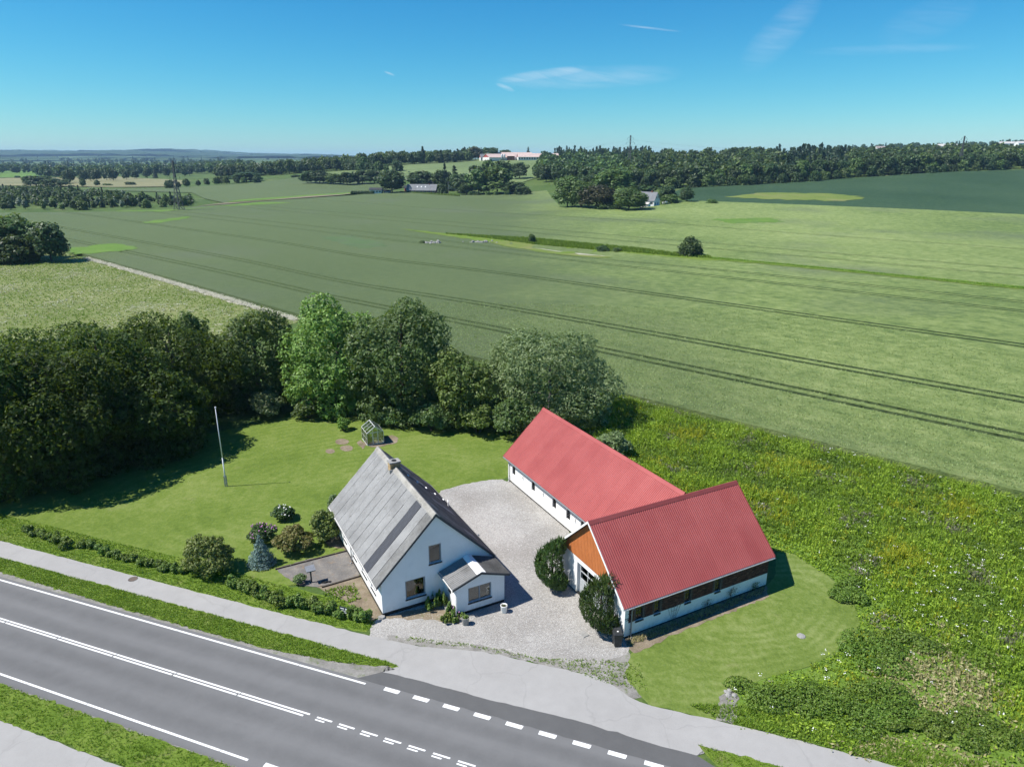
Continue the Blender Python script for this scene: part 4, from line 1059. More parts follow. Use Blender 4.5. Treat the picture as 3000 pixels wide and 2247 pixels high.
# roof
mb = MB()
for s_ in (-1, 1):
    mb.hexa([(.05, s_ * (bw - .06), bze - .07), (bL - .05, s_ * (bw - .06), bze - .07), (bL - .05, 0, bzr - .12), (.05, 0, bzr - .12)][::-s_], [(.05, s_ * (bw - .04), bze - .02), (bL - .05, s_ * (bw - .04), bze - .02), (bL - .05, 0, bzr - .03), (.05, 0, bzr - .03)][::-s_])
mb.build('roof_deck', M['deck'], barn)
bsl = bw * bn
roof_slope(barn, (0, -bw, bze), (1, 0, 0), (0, 1 / bn, bs / bn), bL, bsl - .03, 13, 1, 6, .028, [M['red_metal']], None, 'trap', gap=.004, seed=11)
roof_slope(barn, (bL, bw, bze), (-1, 0, 0), (0, -1 / bn, bs / bn), bL, bsl - .03, 13, 1, 6, .028, [M['red_metal']], None, 'trap', gap=.004, seed=12)


def cap(parent, axis, a0, a1, c, z, s, mat, w=.22, n=4):
    for k in range(n):
        mb = MB(); e0, e1 = a0 + (a1 - a0) * k / n, a0 + (a1 - a0) * (k + 1) / n - .004
        P = [(c - w, z - w * s), (c - .03, z + .012), (c + .03, z + .012), (c + w, z - w * s), (c + w, z - w * s - .02), (c, z - .012), (c - w, z - w * s - .02)]
        mb.prism(P, axis, e0, e1).build('ridge_cap', M[mat], parent)


cap(barn, 'x', -.02, bL + .02, 0, bzr + .06, bs, 'red_cap')
for s_ in (-1, 1):
    for xx, mt in ((-.035, 'white_paint'), (bL + .005, 'red_cap')):
        mb = MB(); mb.hexa([(xx, s_ * bw, bze - .13), (xx + .03, s_ * bw, bze - .13), (xx + .03, 0, bzr - .13), (xx, 0, bzr - .13)], [(xx, s_ * bw, bze + .06), (xx + .03, s_ * bw, bze + .06), (xx + .03, 0, bzr + .055), (xx, 0, bzr + .055)]); mb.build('bargeboard', M[mt], barn)
gutter(barn, (0, -bw - .06, bze - .03), (bL, -bw - .06, bze - .03), .07, 'pvc'); downpipe(barn, .82, -by, bze - .08, (0, -1), 'zinc', .045)
mb = MB(); mb.hexa([(.0, bw - .04, bze - .10), (.30, bw - .04, bze - .10), (.30, by - .05, bwz + .1), (0, by - .05, bwz + .1)], [(.0, bw - .02, bze - .05), (.30, bw - .02, bze - .05), (.30, by - .05, bwz + .16), (0, by - .05, bwz + .16)]); mb.build('soffit', M['white_paint'], barn)

# ------------------------------------------------------------------ long white barn
lb = thing('long_white_barn', 'long white barn with pinkish red metal roof along the gravel yard', 'barn', (*BO, 0), BA)
ls0, lD, lw2, lze, lzr = 8.615, 20.84, 4.457, 2.482, 6.72; lsn = (lzr - lze) / lw2; ln = math.hypot(1, lsn)
lx = ls0 - lw2 + .367; lx2 = ls0 + lw2 - .367; ly1 = lD - .351; lwz = lze + .367 * lsn - .07
lf = lambda u, v, d: (lx + d, ly1 - u, v)
lwins = [(19.32, .62), (15.50, .64), (11.76, .64), (9.47, .64), (7.25, .64), (5.2, .64)]
wall('west_wall', [(0, .16), (ly1 - by - .002, .16), (ly1 - by - .002, lwz), (0, lwz)], [(ly1 - c - w / 2, ly1 - c + w / 2, 1.02, 1.98) for c, w in lwins], .3, lf, M['white_wall'], lb)
for c, w in lwins:
    wn = window(lb, lf, ly1 - c - w / 2, ly1 - c + w / 2, 1.02, 1.98, .10, 3, 3, .04, .022, 'win_iron', 'glass', None)
    # bowed brick head: two spandrels fill the corners of the opening
    mb = MB(); u0, u1 = ly1 - c - w / 2, ly1 - c + w / 2
    for e, sg in ((u0, 1), (u1, -1)):
        A = [(e, 1.98), (e, 1.80), (e + sg * .06, 1.86), (e + sg * .15, 1.93), (e + sg * w / 2, 1.98)]
        mb.hexa([lf(u, v, .002) for u, v in A], [lf(u, v, .12) for u, v in A])
    mb.build('arch_head', M['white_wall'], wn)
mb = MB(); mb.box(lx + .02, lx2 - .02, by + .01, ly1 - .02, -.05, .158); mb.build('plinth', M['black_plinth'], lb)
gl = [(lx + .302, .16), (lx2, .16), (lx2, lwz), (ls0, lwz + (lx2 - ls0) * lsn - .02), (lx + .302, lwz + .302 * lsn)]
wall('end_gable_wall', gl, [], .3, lambda u, v, d: (u, ly1 - d, v), M['white_wall'], lb)
wall('east_wall', [(by, .16), (ly1 - .302, .16), (ly1 - .302, lwz), (by, lwz)], [], .3, lambda u, v, d: (lx2 - d, u, v), M['white_wall'], lb)
mb = MB()
for s_ in (-1, 1):
    mb.hexa([(ls0 + s_ * (lw2 - .06), 4.2, lze - .07), (ls0 + s_ * (lw2 - .06), lD - .05, lze - .07), (ls0, lD - .05, lzr - .12), (ls0, .3, lzr - .12)][::s_], [(ls0 + s_ * (lw2 - .04), 4.2, lze - .02), (ls0 + s_ * (lw2 - .04), lD - .05, lze - .02), (ls0, lD - .05, lzr - .03), (ls0, .3, lzr - .03)][::s_])
mb.build('roof_deck', M['deck'], lb)
lsl = lw2 * ln
roof_slope(lb, (ls0 - lw2, lD, lze), (0, -1, 0), (1 / ln, 0, lsn / ln), lD - .12, lsl - .03, 20, 1, 6, .028, [M['red_metal']], None, 'trap', gap=.004, seed=13)
roof_slope(lb, (ls0 + lw2, .12, lze), (0, 1, 0), (-1 / ln, 0, lsn / ln), lD - .12, lsl - .03, 20, 1, 6, .028, [M['red_metal']], None, 'trap', gap=.004, seed=14)
cap(lb, 'y', .15, lD + .02, ls0, lzr + .06, lsn, 'red_metal', .22, 6)
for s_ in (-1, 1):
    mb = MB(); mb.hexa([(ls0 + s_ * lw2, lD, lze - .13), (ls0 + s_ * lw2, lD + .03, lze - .13), (ls0, lD + .03, lzr - .13), (ls0, lD, lzr - .13)], [(ls0 + s_ * lw2, lD, lze + .05), (ls0 + s_ * lw2, lD + .03, lze + .05), (ls0, lD + .03, lzr + .05), (ls0, lD, lzr + .05)]); mb.build('bargeboard', M['red_cap'], lb)
gutter(lb, (ls0 - lw2 - .06, 4.5, lze - .03), (ls0 - lw2 - .06, lD, lze - .03), .075, 'zinc'); downpipe(lb, lx, 20.12, lze - .08, (-1, 0), 'pvc', .05)
for c in (17.45, 13.65, 8.33):
    wl = bpy.data.objects.new('wall_lamp', None); COL.objects.link(wl); wl.parent = lb
    MB().box(lx - .03, lx - .002, c - .06, c + .06, 1.50, 1.66).build('bracket', M['zinc'], wl)
    mb = MB(); mb.tube((lx - .03, c, 1.58), (lx - .16, c, 1.55), .05, .075, 10); mb.build('shade', M['white_paint'], wl)
# ------------------------------------------------------------------ plants
def unit(rg, n):
    v = rg.normal(size=(n, 3)); return v / np.linalg.norm(v, axis=1, keepdims=True)


def leaf_quads(P, Nn, S, rg, asp=.62, bend=.0):
    """diamond leaves at P facing Nn with size S -> vertices (N*4, 3)"""
    n = len(P); Nn = Nn / np.maximum(np.linalg.norm(Nn, axis=1, keepdims=True), 1e-6)
    r = unit(rg, n); A = np.cross(Nn, r); A /= np.maximum(np.linalg.norm(A, axis=1, keepdims=True), 1e-6); B = np.cross(Nn, A)
    S = S[:, None]; w = S * asp * rg.uniform(.7, 1.2, (n, 1))
    V = np.empty((n, 4, 3)); V[:, 0] = P - A * S; V[:, 1] = P - B * w + Nn * bend * S; V[:, 2] = P + A * S; V[:, 3] = P + B * w + Nn * bend * S
    return V.reshape(-1, 3)


def crown_pts(rg, lobes, n, clumps=14, spread=.34, shell=(.72, 1.04), low=-.55, rb=None):
    """leaves on the bumpy outside of overlapping lobes: boughs bulge, the clefts between them stay dark"""
    L = np.array(lobes, float); rm = L[:, 3:6].mean(1); area = (L[:, 3] * L[:, 4] + L[:, 3] * L[:, 5] + L[:, 4] * L[:, 5]); area /= area.sum()
    rb = rb or float(np.clip(.15 * rm.max(), .07, .62)); PP, NN, CC = [], [], []
    for i, l in enumerate(L):
        k = int(n * area[i] * 2.3) + 20; d = unit(rg, k); d = d[d[:, 2] > low]
        nb = int(np.clip(4 * (rm[i] / rb) ** 2, 8, 320)); B = unit(rg, nb); w = 1.25 * math.sqrt(4 / nb)
        cs = d @ B.T; j = cs.argmax(1); th = np.arccos(np.clip(cs[np.arange(len(d)), j], -1, 1)); s = np.sqrt(np.clip(1 - (th / w) ** 2, 0, 1))
        hb = rg.uniform(.35, 1.25, nb)[j]; R = .86 + (.95 * rb / rm[i]) * s * hb - rg.uniform(0, 1, len(d)) ** 2 * .9 * rb / rm[i] + rg.normal(size=len(d)) * .16 * rb / rm[i]
        p = l[:3] + d * l[3:6] * R[:, None]; ok = rg.uniform(0, 1, len(d)) < .25 + .75 * s
        for q, m_ in enumerate(L):
            if q != i: ok &= ((((p - m_[:3]) / m_[3:6]) ** 2).sum(1) > .66)
        nn = d * .7 + (d - B[j]) * (1.1 / w) + np.array([0, 0, .35]) + rg.normal(size=d.shape) * .38
        PP.append(p[ok]); NN.append(nn[ok]); c = l[:3] + B * l[3:6] * .95; c = c[B[:, 2] > low]
        for q, m_ in enumerate(L):
            if q != i: c = c[(((c - m_[:3]) / m_[3:6]) ** 2).sum(1) > .7]
        CC.append(c)
    P, Nn, C = np.concatenate(PP), np.concatenate(NN), np.concatenate(CC)
    if len(C) < 4: C = L[:, :3]
    i = rg.permutation(len(P))[:n]; return P[i], Nn[i], C


def crown_mesh(name, seed, lobes, n, size, mat, clumps=14, spread=.34, asp=.62, low=-.55, core=.10, bend=.0):
    rg = np.random.default_rng(seed); P, Nn, C = crown_pts(rg, lobes, n, clumps, spread, low=low)
    S = size * rg.uniform(.55, 1.25, len(P)); V = leaf_quads(P, Nn, S, rg, asp, bend)
    if core:   # sparse inner leaves close the crown against see-through
        L = np.array(lobes); k = int(n * core); i = rg.integers(0, len(L), k); d = unit(rg, k) * rg.uniform(.2, .72, (k, 1))
        V = np.concatenate([V, leaf_quads(L[i, :3] + d * L[i, 3:6], unit(rg, k), np.full(k, size * 1.7), rg)])
    return fast_mesh(name, V, 4, mat), C


M['bark'] = dirt_mat('bark', G(.045, .038, .030), G(.085, .072, .058), G(.14, .125, .105))
M['bark_pale'] = dirt_mat('bark_pale', G(.09, .085, .075), G(.16, .15, .135), G(.23, .22, .20))


def trunk_mesh(name, seed, h, r, tips, mat, fork=.35):
    """tapered trunk with limbs running out to the boughs"""
    rg = np.random.default_rng(seed); mb = MB(); zf = h * fork
    lean = rg.normal(size=2) * h * .012
    pts = [(0, 0, -.15), (lean[0] * .4, lean[1] * .4, zf * .5), (lean[0], lean[1], zf), (lean[0] * 1.6, lean[1] * 1.6, h * .62), (lean[0] * 2, lean[1] * 2, h * .86)]
    mb.path(pts, [r * 1.35, r, r * .85, r * .5, r * .14], 9)
    idx = rg.permutation(len(tips))[:12]
    for k in idx:
        e = Vector(tips[k]); f = rg.uniform(.15, .85); s = Vector(pts[2]).lerp(Vector(pts[4]), f * .8)
        if e.z < s.z: s = Vector(pts[1]).lerp(Vector(pts[2]), .8)
        mid = s.lerp(e, .5) + Vector((rg.normal() * .2, rg.normal() * .2, abs(rg.normal()) * .3)) * (h / 12)
        rr = r * .42 * (1 - f * .5); mb.path([s, mid, s.lerp(e, .92)], [rr, rr * .6, rr * .18], 6)
    return mb.mesh(name, mat, True)


def broad_lobes(rg, h, w, base=.25, n=9, top=.62, flat=1.0, dx=0.0):
    """overlapping lobes that make one irregular broadleaf crown of height h, half width w"""
    zc = h * (base + (1 - base) * .5); hz = h * (1 - base) * .5; L = [(dx * .6, 0, zc, w * .76, w * .76, hz * .84)]
    for k in range(n):
        a = k * 2.4 + rg.uniform(-.4, .4); e = rg.uniform(-.8, .9); ce = math.sqrt(max(0, 1 - e * e))
        s = rg.uniform(.30, .46)
        L.append((math.cos(a) * ce * w * .64 + dx * .8, math.sin(a) * ce * w * .64, zc + e * hz * .66, w * s, w * s, min(hz, w) * s * flat))
    L.append((rg.normal() * w * .15 + dx, rg.normal() * w * .12, zc + hz * .62, w * .40, w * .40, hz * .36))
    if base < .045 and h > 6:      # boughs sweeping to the ground
        for k in range(7): a = k * .9 + rg.uniform(0, .5); L.append((math.cos(a) * w * .52 + dx * .8, math.sin(a) * w * .52, h * rg.uniform(.10, .20), w * .36, w * .36, h * .16))
    return L


LEAF = {
    'beech': leaf_mat('leaf_beech', [G(0.014, 0.033, 0.006), G(0.027, 0.058, 0.009), G(0.047, 0.089, 0.014), G(0.090, 0.151, 0.029)], .30, .62, .18),
    'oval': leaf_mat('leaf_oval', [G(0.027, 0.050, 0.012), G(0.051, 0.087, 0.019), G(0.085, 0.131, 0.030), G(0.129, 0.177, 0.049)], .30),
    'maple': leaf_mat('leaf_maple', [G(0.064, 0.143, 0.025), G(0.118, 0.242, 0.040), G(0.180, 0.329, 0.062), G(0.267, 0.410, 0.105)], .30),
    'dark_maple': leaf_mat('leaf_dark_maple', [G(0.036, 0.079, 0.023), G(0.065, 0.127, 0.034), G(0.108, 0.186, 0.053), G(0.168, 0.246, 0.081)], .30),
    'elder': leaf_mat('leaf_elder', [G(0.043, 0.087, 0.015), G(0.083, 0.149, 0.026), G(0.134, 0.213, 0.044), G(0.192, 0.276, 0.068)], .25),
    'willow': leaf_mat('leaf_willow', [G(0.070, 0.106, 0.036), G(0.119, 0.170, 0.062), G(0.186, 0.247, 0.105), G(0.287, 0.351, 0.180)], .30),
    'olive': leaf_mat('leaf_olive', [G(0.054, 0.085, 0.016), G(0.101, 0.139, 0.028), G(0.163, 0.202, 0.046), G(0.232, 0.256, 0.078)], .25),
    'hedge': leaf_mat('leaf_hedge', [G(0.046, 0.093, 0.016), G(0.093, 0.163, 0.028), G(0.155, 0.240, 0.046), G(0.256, 0.333, 0.078)], .3),
    'yew': leaf_mat('leaf_yew', [G(0.016, 0.043, 0.009), G(0.031, 0.071, 0.014), G(0.059, 0.112, 0.022), G(0.109, 0.163, 0.037)], .12),
    'spruce': leaf_mat('leaf_spruce', [G(0.062, 0.124, 0.116), G(0.116, 0.194, 0.178), G(0.178, 0.264, 0.240), G(0.256, 0.333, 0.302)], .1),
    'bronze': leaf_mat('leaf_bronze', [G(0.070, 0.090, 0.016), G(0.125, 0.130, 0.030), G(0.175, 0.140, 0.045), G(0.165, 0.180, 0.045)], .2),
    'forest': leaf_mat('leaf_forest', [G(0.016, 0.039, 0.013), G(0.029, 0.061, 0.018), G(0.050, 0.092, 0.028), G(0.081, 0.126, 0.039)], .18, clump=.12),
    'forest_light': leaf_mat('leaf_forest_light', [G(0.037, 0.076, 0.017), G(0.062, 0.112, 0.026), G(0.099, 0.158, 0.040), G(0.142, 0.204, 0.058)], .2, clump=.12),
    'conifer': leaf_mat('leaf_conifer', [G(0.012, 0.034, 0.020), G(0.023, 0.053, 0.029), G(0.040, 0.078, 0.040), G(0.065, 0.102, 0.053)], .08, clump=.12),
    'copper': leaf_mat('leaf_copper', [G(0.021, 0.024, 0.013), G(0.040, 0.042, 0.020), G(0.064, 0.062, 0.027), G(0.088, 0.085, 0.038)], .15, clump=.15),
    'bramble': leaf_mat('leaf_bramble', [G(.055, .110, .012), G(.095, .170, .020), G(.145, .230, .032), G(.205, .285, .055)], .3),
    'grey': leaf_mat('leaf_grey', [G(0.093, 0.132, 0.085), G(0.147, 0.194, 0.132), G(0.217, 0.264, 0.194), G(0.310, 0.349, 0.279)], .2, clump=.2)}


def near_tree(name, label, cat, base, top, halfw, seed, leaf, n, size, lobes=None, basef=.18, bark='bark', group=None, fork=.3, nl=9, clumps=13, spread=.36, asp=.62, dx=0.0, low=-.97, r=None):
    rg = np.random.default_rng(seed); h = top
    o = thing(name, label, cat, (base[0], base[1], float(T(base[0], base[1]))), 0, group)
    L = lobes or broad_lobes(rg, h, halfw, basef, nl, dx=dx)
    me, C = crown_mesh('crown', seed, L, n, size, LEAF[leaf], clumps, spread, asp, low)
    link('crown', me, o)
    link('trunk', trunk_mesh('trunk', seed, h, r or h * .022, C, M[bark], fork), o)
    return o


def span(px0, px1, xy):
    """metres between two photo columns at the depth of plan point xy"""
    d = px_ray(1500, 1100); depth = xy[1] / d[1]
    return (px1 - px0) / F_PX * (xy[1] * math.cos(PITCH) + 14 * math.sin(PITCH))


# --- the garden trees, left to right
def T_at(b, top_y): p = gp(*b); return p, float(height_at(p, top_y))


NEAR = [
    # name, label, base px, top row, left col, right col, leaf, leaves, size, extra
    ('beech_tree', 'dark spreading beech at the left edge, nearest the hedge', (10, 1440), 1030, -170, 200, 'beech', 26000, .185, dict(basef=.0, nl=15)),
    ('beech_tree', 'dark beech second from the left edge with low pale sprays', (190, 1405), 1000, 20, 380, 'beech', 26000, .185, dict(basef=.0, nl=15)),
    ('beech_tree', 'dark beech with yellowish top in the middle of the left grove', (330, 1300), 945, 150, 520, 'beech', 26000, .185, dict(basef=.0, nl=15)),
    ('beech_tree', 'tall dark beech directly behind the flagpole top', (530, 1228), 918, 350, 690, 'beech', 24000, .185, dict(basef=.0, nl=15)),
    ('beech_tree', 'dark beech at the back of the left grove against the meadow', (90, 1260), 960, -60, 300, 'beech', 18000, .185, dict(basef=.0, nl=13)),
    ('beech_tree', 'low dark beech at the front of the left grove beside the flagpole', (470, 1330), 1085, 340, 610, 'beech', 17000, .185, dict(basef=.0, nl=13)),
    ('elm_tree', 'small dark tree with a yellow bough squeezed left of the oval tree', (585, 1165), 912, 520, 650, 'oval', 10000, .19, dict(basef=.0)),
    ('oval_tree', 'dark dull green oval tree left of the bright maple', (765, 1180), 905, 622, 862, 'oval', 20000, .19, dict(basef=.0)),
    ('maple_tree', 'bright fresh green maple, lightest tree of the row', (985, 1196), 862, 842, 1110, 'maple', 22000, .20, dict(basef=.0)),
    ('maple_tree', 'tall dark green maple right of the bright maple', (1180, 1214), 872, 1035, 1325, 'dark_maple', 24000, .19, dict(basef=.0)),
    ('elder_tree', 'small yellowish green tree between the dark maple and the willow', (1350, 1240), 1018, 1262, 1440, 'elder', 13000, .18, dict(basef=.0)),
    ('willow_tree', 'broad grey-green willow behind the end of the long barn', (1610, 1222), 962, 1400, 1795, 'willow', 40000, .175, dict(basef=.0, asp=.42, bark='bark_pale')),
]
for i, (nm, lbl, b, ty, x0, x1, lf_, n, sz, ex) in enumerate(NEAR):
    p, h = T_at(b, ty); w = span(x0, x1, p) / 2 * 1.17
    xm = (x0 + x1) / 2; dx = span(b[0], xm, p)
    near_tree(nm, lbl, 'tree', p, h, w, 100 + i, lf_, n, sz, dx=dx * .8, **{'nl': 12, **ex})
# undergrowth bushes at the foot of the row
for i, (nm, lbl, b, ty, x0, x1, lf_, n, sz) in enumerate([
        ('bush', 'pale rounded bush at the foot of the dark oval tree', (785, 1222), 1150, 725, 850, 'willow', 3500, .14),
        ('bush', 'small bright bush at the lawn edge left of the greenhouse', (1008, 1262), 1222, 985, 1030, 'maple', 900, .12),
        ('bush', 'leafy bush at the lawn edge right of the greenhouse', (1265, 1262), 1180, 1195, 1335, 'dark_maple', 3500, .16),
        ('bush', 'leafy bush under the small yellowish green tree', (1400, 1268), 1185, 1330, 1470, 'elder', 3500, .16),
        ('bush', 'dark bush against the end of the long barn', (1495, 1270), 1165, 1425, 1580, 'dark_maple', 4500, .16),
        ('bush', 'grey bush just behind the long barn ridge', (1800, 1335), 1268, 1735, 1850, 'willow', 3500, .14),
        ('bush', 'dark bush in the shade at the foot of the bright maple', (905, 1226), 1170, 850, 960, 'oval', 2800, .16),
        ('bush', 'dark bush in the shade behind the greenhouse', (1150, 1240), 1190, 1080, 1220, 'dark_maple', 3500, .16)]):
    p, h = T_at(b, ty); h = max(h, 1.0); w = span(x0, x1, p) / 2; rg = np.random.default_rng(200 + i)
    L = broad_lobes(rg, h, w, .0, 6); o = thing(nm, lbl, 'bush', (*p, 0)); me, C = crown_mesh('foliage', 200 + i, L, n, sz, LEAF[lf_], 9, .42, low=-.3); link('foliage', me, o)
    mb = MB()
    for k in range(7): e = Vector(C[rg.integers(0, len(C))]); mb.path([(rg.normal() * .08, rg.normal() * .08, -.05), e * .5 + Vector((0, 0, .1)), e * .9], [.035, .022, .008], 5)
    mb.build('stems', M['bark'], o)

# --- shrubs in the garden
def shrub(name, label, cat, p, h, w, seed, leaf, n, size, nl=6, flowers=None, spread=.42, asp=.62, lobes=None):
    rg = np.random.default_rng(seed); L = lobes or broad_lobes(rg, h, w, .02, nl); o = thing(name, label, cat, (p[0], p[1], 0))
    me, C = crown_mesh('foliage', seed, L, n, size, LEAF[leaf], 10, spread, asp, low=-.35); link('foliage', me, o)
    mb = MB()
    for k in range(8): e = Vector(C[rg.integers(0, len(C))]); mb.path([(rg.normal() * .06, rg.normal() * .06, -.05), e * .5 + Vector((0, 0, .1)), e * .9], [.03, .018, .007], 5)
    mb.build('stems', M['bark'], o)
    if flowers:
        mt, k, s, lo = flowers; cand = C[C[:, 2] > lo * h]; i = rg.integers(0, len(cand), k); V = []
        P = cand[i] + unit(rg, k) * w * .14 + np.array([-.02, -.02, .06])
        P = np.repeat(P, 5, 0) + rg.normal(size=(k * 5, 3)) * s * .45
        V = leaf_quads(P, unit(rg, len(P)) + np.array([-.3, -.2, .9]), np.full(len(P), s), rg, .8)
        f = link('blossom', fast_mesh('blossom', V, 4, mt), o); f['kind'] = 'stuff'
    return o


M['petal_white'] = simple('petal_white', G(.78, .78, .74), .7); M['petal_pink'] = simple('petal_pink', G(.45, .20, .42), .7); M['petal_yellow'] = simple('petal_yellow', G(.52, .46, .035), .7); M['petal_mauve'] = simple('petal_mauve', G(.30, .27, .30), .8)
shrub('peony_bush', 'round green bush dotted with white flowers on the lawn', 'bush', gp(835, 1524), 1.25, 1.05, 301, 'yew', 3000, .085, 6, (M['petal_white'], 26, .06, .35))
shrub('rhododendron_bush', 'round bush with pink flowers on top behind the blue spruce', 'bush', gp(768, 1588), 1.45, 1.25, 302, 'yew', 3600, .09, 6, (M['petal_pink'], 60, .06, .62))
shrub('bronze_bush', 'rounded bronze-green bush right of the blue spruce', 'bush', gp(866, 1616), 2.1, 1.55, 303, 'bronze', 5200, .095, 8)
shrub('lilac_bush', 'tall loose bush leaning on the house corner', 'bush', gp(958, 1588), 2.9, 1.35, 304, 'olive', 5200, .095, 8)
shrub('wall_bush', 'greyish bush against the far corner of the house roof', 'bush', gp(985, 1548), 3.2, .85, 305, 'willow', 2600, .09, 6)
shrub('laurel_bush', 'largest rounded bush standing in the roadside hedge', 'bush', gp(612, 1682), 2.9, 2.05, 306, 'olive', 7500, .10, 10)
shrub('small_bush', 'small dull bush on the bare terrace near the slanted lamp post', 'bush', gp(878, 1712), .75, .55, 307, 'willow', 900, .07, 4)
# blue spruce: tiers of drooping boughs
def conifer_lobes(h, w, tiers, rg, base=.04):
    L = []
    for k in range(tiers):
        f = k / (tiers - 1); z = h * (base + (1 - base) * f); r = w * (1 - f) ** .85 + .05 * w; m_ = max(3, int(8 * (1 - f)) + 1)
        for j in range(m_):
            a = j * 2 * math.pi / m_ + k * .7; s = max(r * .42, w * .07); L.append((math.cos(a) * r * .62, math.sin(a) * r * .62, z + h * .03, s, s, h / tiers * .55))
    return L


rg0 = np.random.default_rng(9)
o = thing('blue_spruce', 'small blue-green spruce on the lawn by the terrace', 'tree', (*gp(770, 1656), 0))
me, C = crown_mesh('crown', 310, conifer_lobes(2.35, 1.05, 8, rg0), 6500, .06, LEAF['spruce'], 5, .6, .35, low=-.8); link('crown', me, o)
MB().tube((0, 0, -.1), (0, 0, 2.2), .06, .01).build('trunk', M['bark'], o)
# two yews either side of the garage door
for (s, t, h, w, sd, lbl) in [(-.95, 2.95, 3.85, 1.28, 320, 'dense dark green yew left of the garage door'), (-.55, -2.65, 3.9, 1.42, 321, 'dense dark green yew beside the wheelie bin, right of the garage door')]:
    rg = np.random.default_rng(sd); c, sn_ = math.cos(BA), math.sin(BA); p = (BO[0] + c * s - sn_ * t, BO[1] + sn_ * s + c * t)
    o = thing('yew_bush', lbl, 'bush', (*p, 0)); L = []
    for k in range(34):
        a = k * 2.4; z = h * (.12 + .78 * ((k * .618) % 1.0)); rr = w * math.sqrt(max(.05, 1 - ((z / h - .42) / .62) ** 2)) * .66
        L.append((math.cos(a) * rr, math.sin(a) * rr, z, w * .32, w * .32, h * .15))
    L.append((0, 0, h * .48, w * .62, w * .62, h * .42))
    rr_ = np.random.default_rng(sd); P, Nn, C = crown_pts(rr_, L, 17000, low=-.9, rb=.13)
    V = leaf_quads(P, Nn * np.array([1, 1, .3]), .058 * rr_.uniform(.6, 1.3, len(P)), rr_, .5)
    # upright shoots sticking out of the top and sides
    k = 2600; i = rr_.integers(0, len(C), k); b = C[i] + unit(rr_, k) * .12; up = np.array([0, 0, 1.]) + rr_.normal(size=(k, 3)) * .25 + (b - np.array([0, 0, h * .5])) * .12
    Ls = rr_.uniform(.12, .34, (k, 1)); side = np.cross(up, unit(rr_, k)); side /= np.linalg.norm(side, axis=1, keepdims=True)
    W = np.stack([b - side * .035, b + side * .035, b + up * Ls * .6 + side * .03, b + up * Ls], 1).reshape(-1, 3)
    link('foliage', fast_mesh('foliage', np.concatenate([V, W]), 4, LEAF['yew']), o)
    MB().path([(0, 0, -.1), (.02, 0, h * .4), (0, .03, h * .8)], [.14, .09, .03], 8).build('trunk', M['bark'], o)


# --- the roadside hedge: single plants with gaps
def hedge_row(pts, sds, hs, label, leaf='hedge', n=420):
    for k, (p, h) in enumerate(zip(pts, hs)):
        rg = np.random.default_rng(sds + k); w = .32 + rg.uniform(0, .20)
        o = thing('hedge_plant', label, 'hedge plant', (p[0], p[1], 0), 0, label)
        L = [(rg.normal() * .1, rg.normal() * .1, h * .5, w * .75, w * .75, h * .42)] + [(math.cos(a) * w * .55, math.sin(a) * w * .55, h * rg.uniform(.3, .85), w * .42, w * .42, h * .22) for a in rg.uniform(0, 6.28, 5)]
        me, C = crown_mesh('foliage', sds + k, L, n, .085, LEAF[leaf], 5, .55, .7, low=-.8); link('foliage', me, o)
        mb = MB()
        for j in range(4): e = Vector(C[rg.integers(0, len(C))]); mb.path([(rg.normal() * .05, rg.normal() * .05, -.04), e * .9], [.018, .006], 4)
        mb.build('stems', M['bark'], o)


def along(px, step, sd, jit=.12):
    P = [gp(*p) for p in px]; out = []; rg = np.random.default_rng(sd); d = 0.0
    for a, b in zip(P, P[1:]):
        L = np.linalg.norm(b - a)
        while d < L: out.append(a + (b - a) * d / L + rg.normal(size=2) * jit); d += step * rg.uniform(.8, 1.25)
        d -= L
    return out


h1 = along([(75, 1565), (160, 1588), (185, 1600), (260, 1612), (345, 1638), (400, 1650), (460, 1668), (545, 1682)], .72, 1)
hedge_row(h1, 400, [.42 + .38 * abs(math.sin(k * 1.7)) for k in range(len(h1))], 'low straggling hedge plant along the cycle path, left of the big hedge bush')
h2 = along([(680, 1722), (760, 1750), (840, 1778), (900, 1785), (960, 1800), (1040, 1815), (1075, 1822)], .55, 2)
hedge_row(h2, 460, [.68 + .36 * abs(math.sin(k * 1.3)) for k in range(len(h2))], 'leafy hedge plant in the row between the big hedge bush and the house', n=520)
# roses and perennials at the porch corner
for i, (px, h, w, lbl, fl) in enumerate([((1330, 1800), 1.15, .55, 'tall leafy rose bush beside the porch corner', (M['petal_pink'], 5, .05, .4)), ((1262, 1782), 1.0, .50, 'upright green perennial under the ground floor window', None), ((1300, 1772), 1.35, .5, 'tallest green perennial between the window and the porch', None), ((1345, 1818), .55, .6, 'low leafy perennial spilling onto the gravel by the planter', (M['petal_pink'], 3, .05, .4)), ((1310, 1815), .6, .5, 'low leafy perennial in front of the rose bush', None)]):
    rg = np.random.default_rng(510 + i); lb_ = [(rg.normal() * w * .5, rg.normal() * w * .5, h * q * .5, w * .17, w * .17, h * q * .5) for q in rg.uniform(.45, 1.0, 11)]
    shrub('perennial', lbl, 'plant', gp(*px), h, w, 500 + i, 'hedge' if i else 'elder', 1700, .065, 5, fl, lobes=lb_)
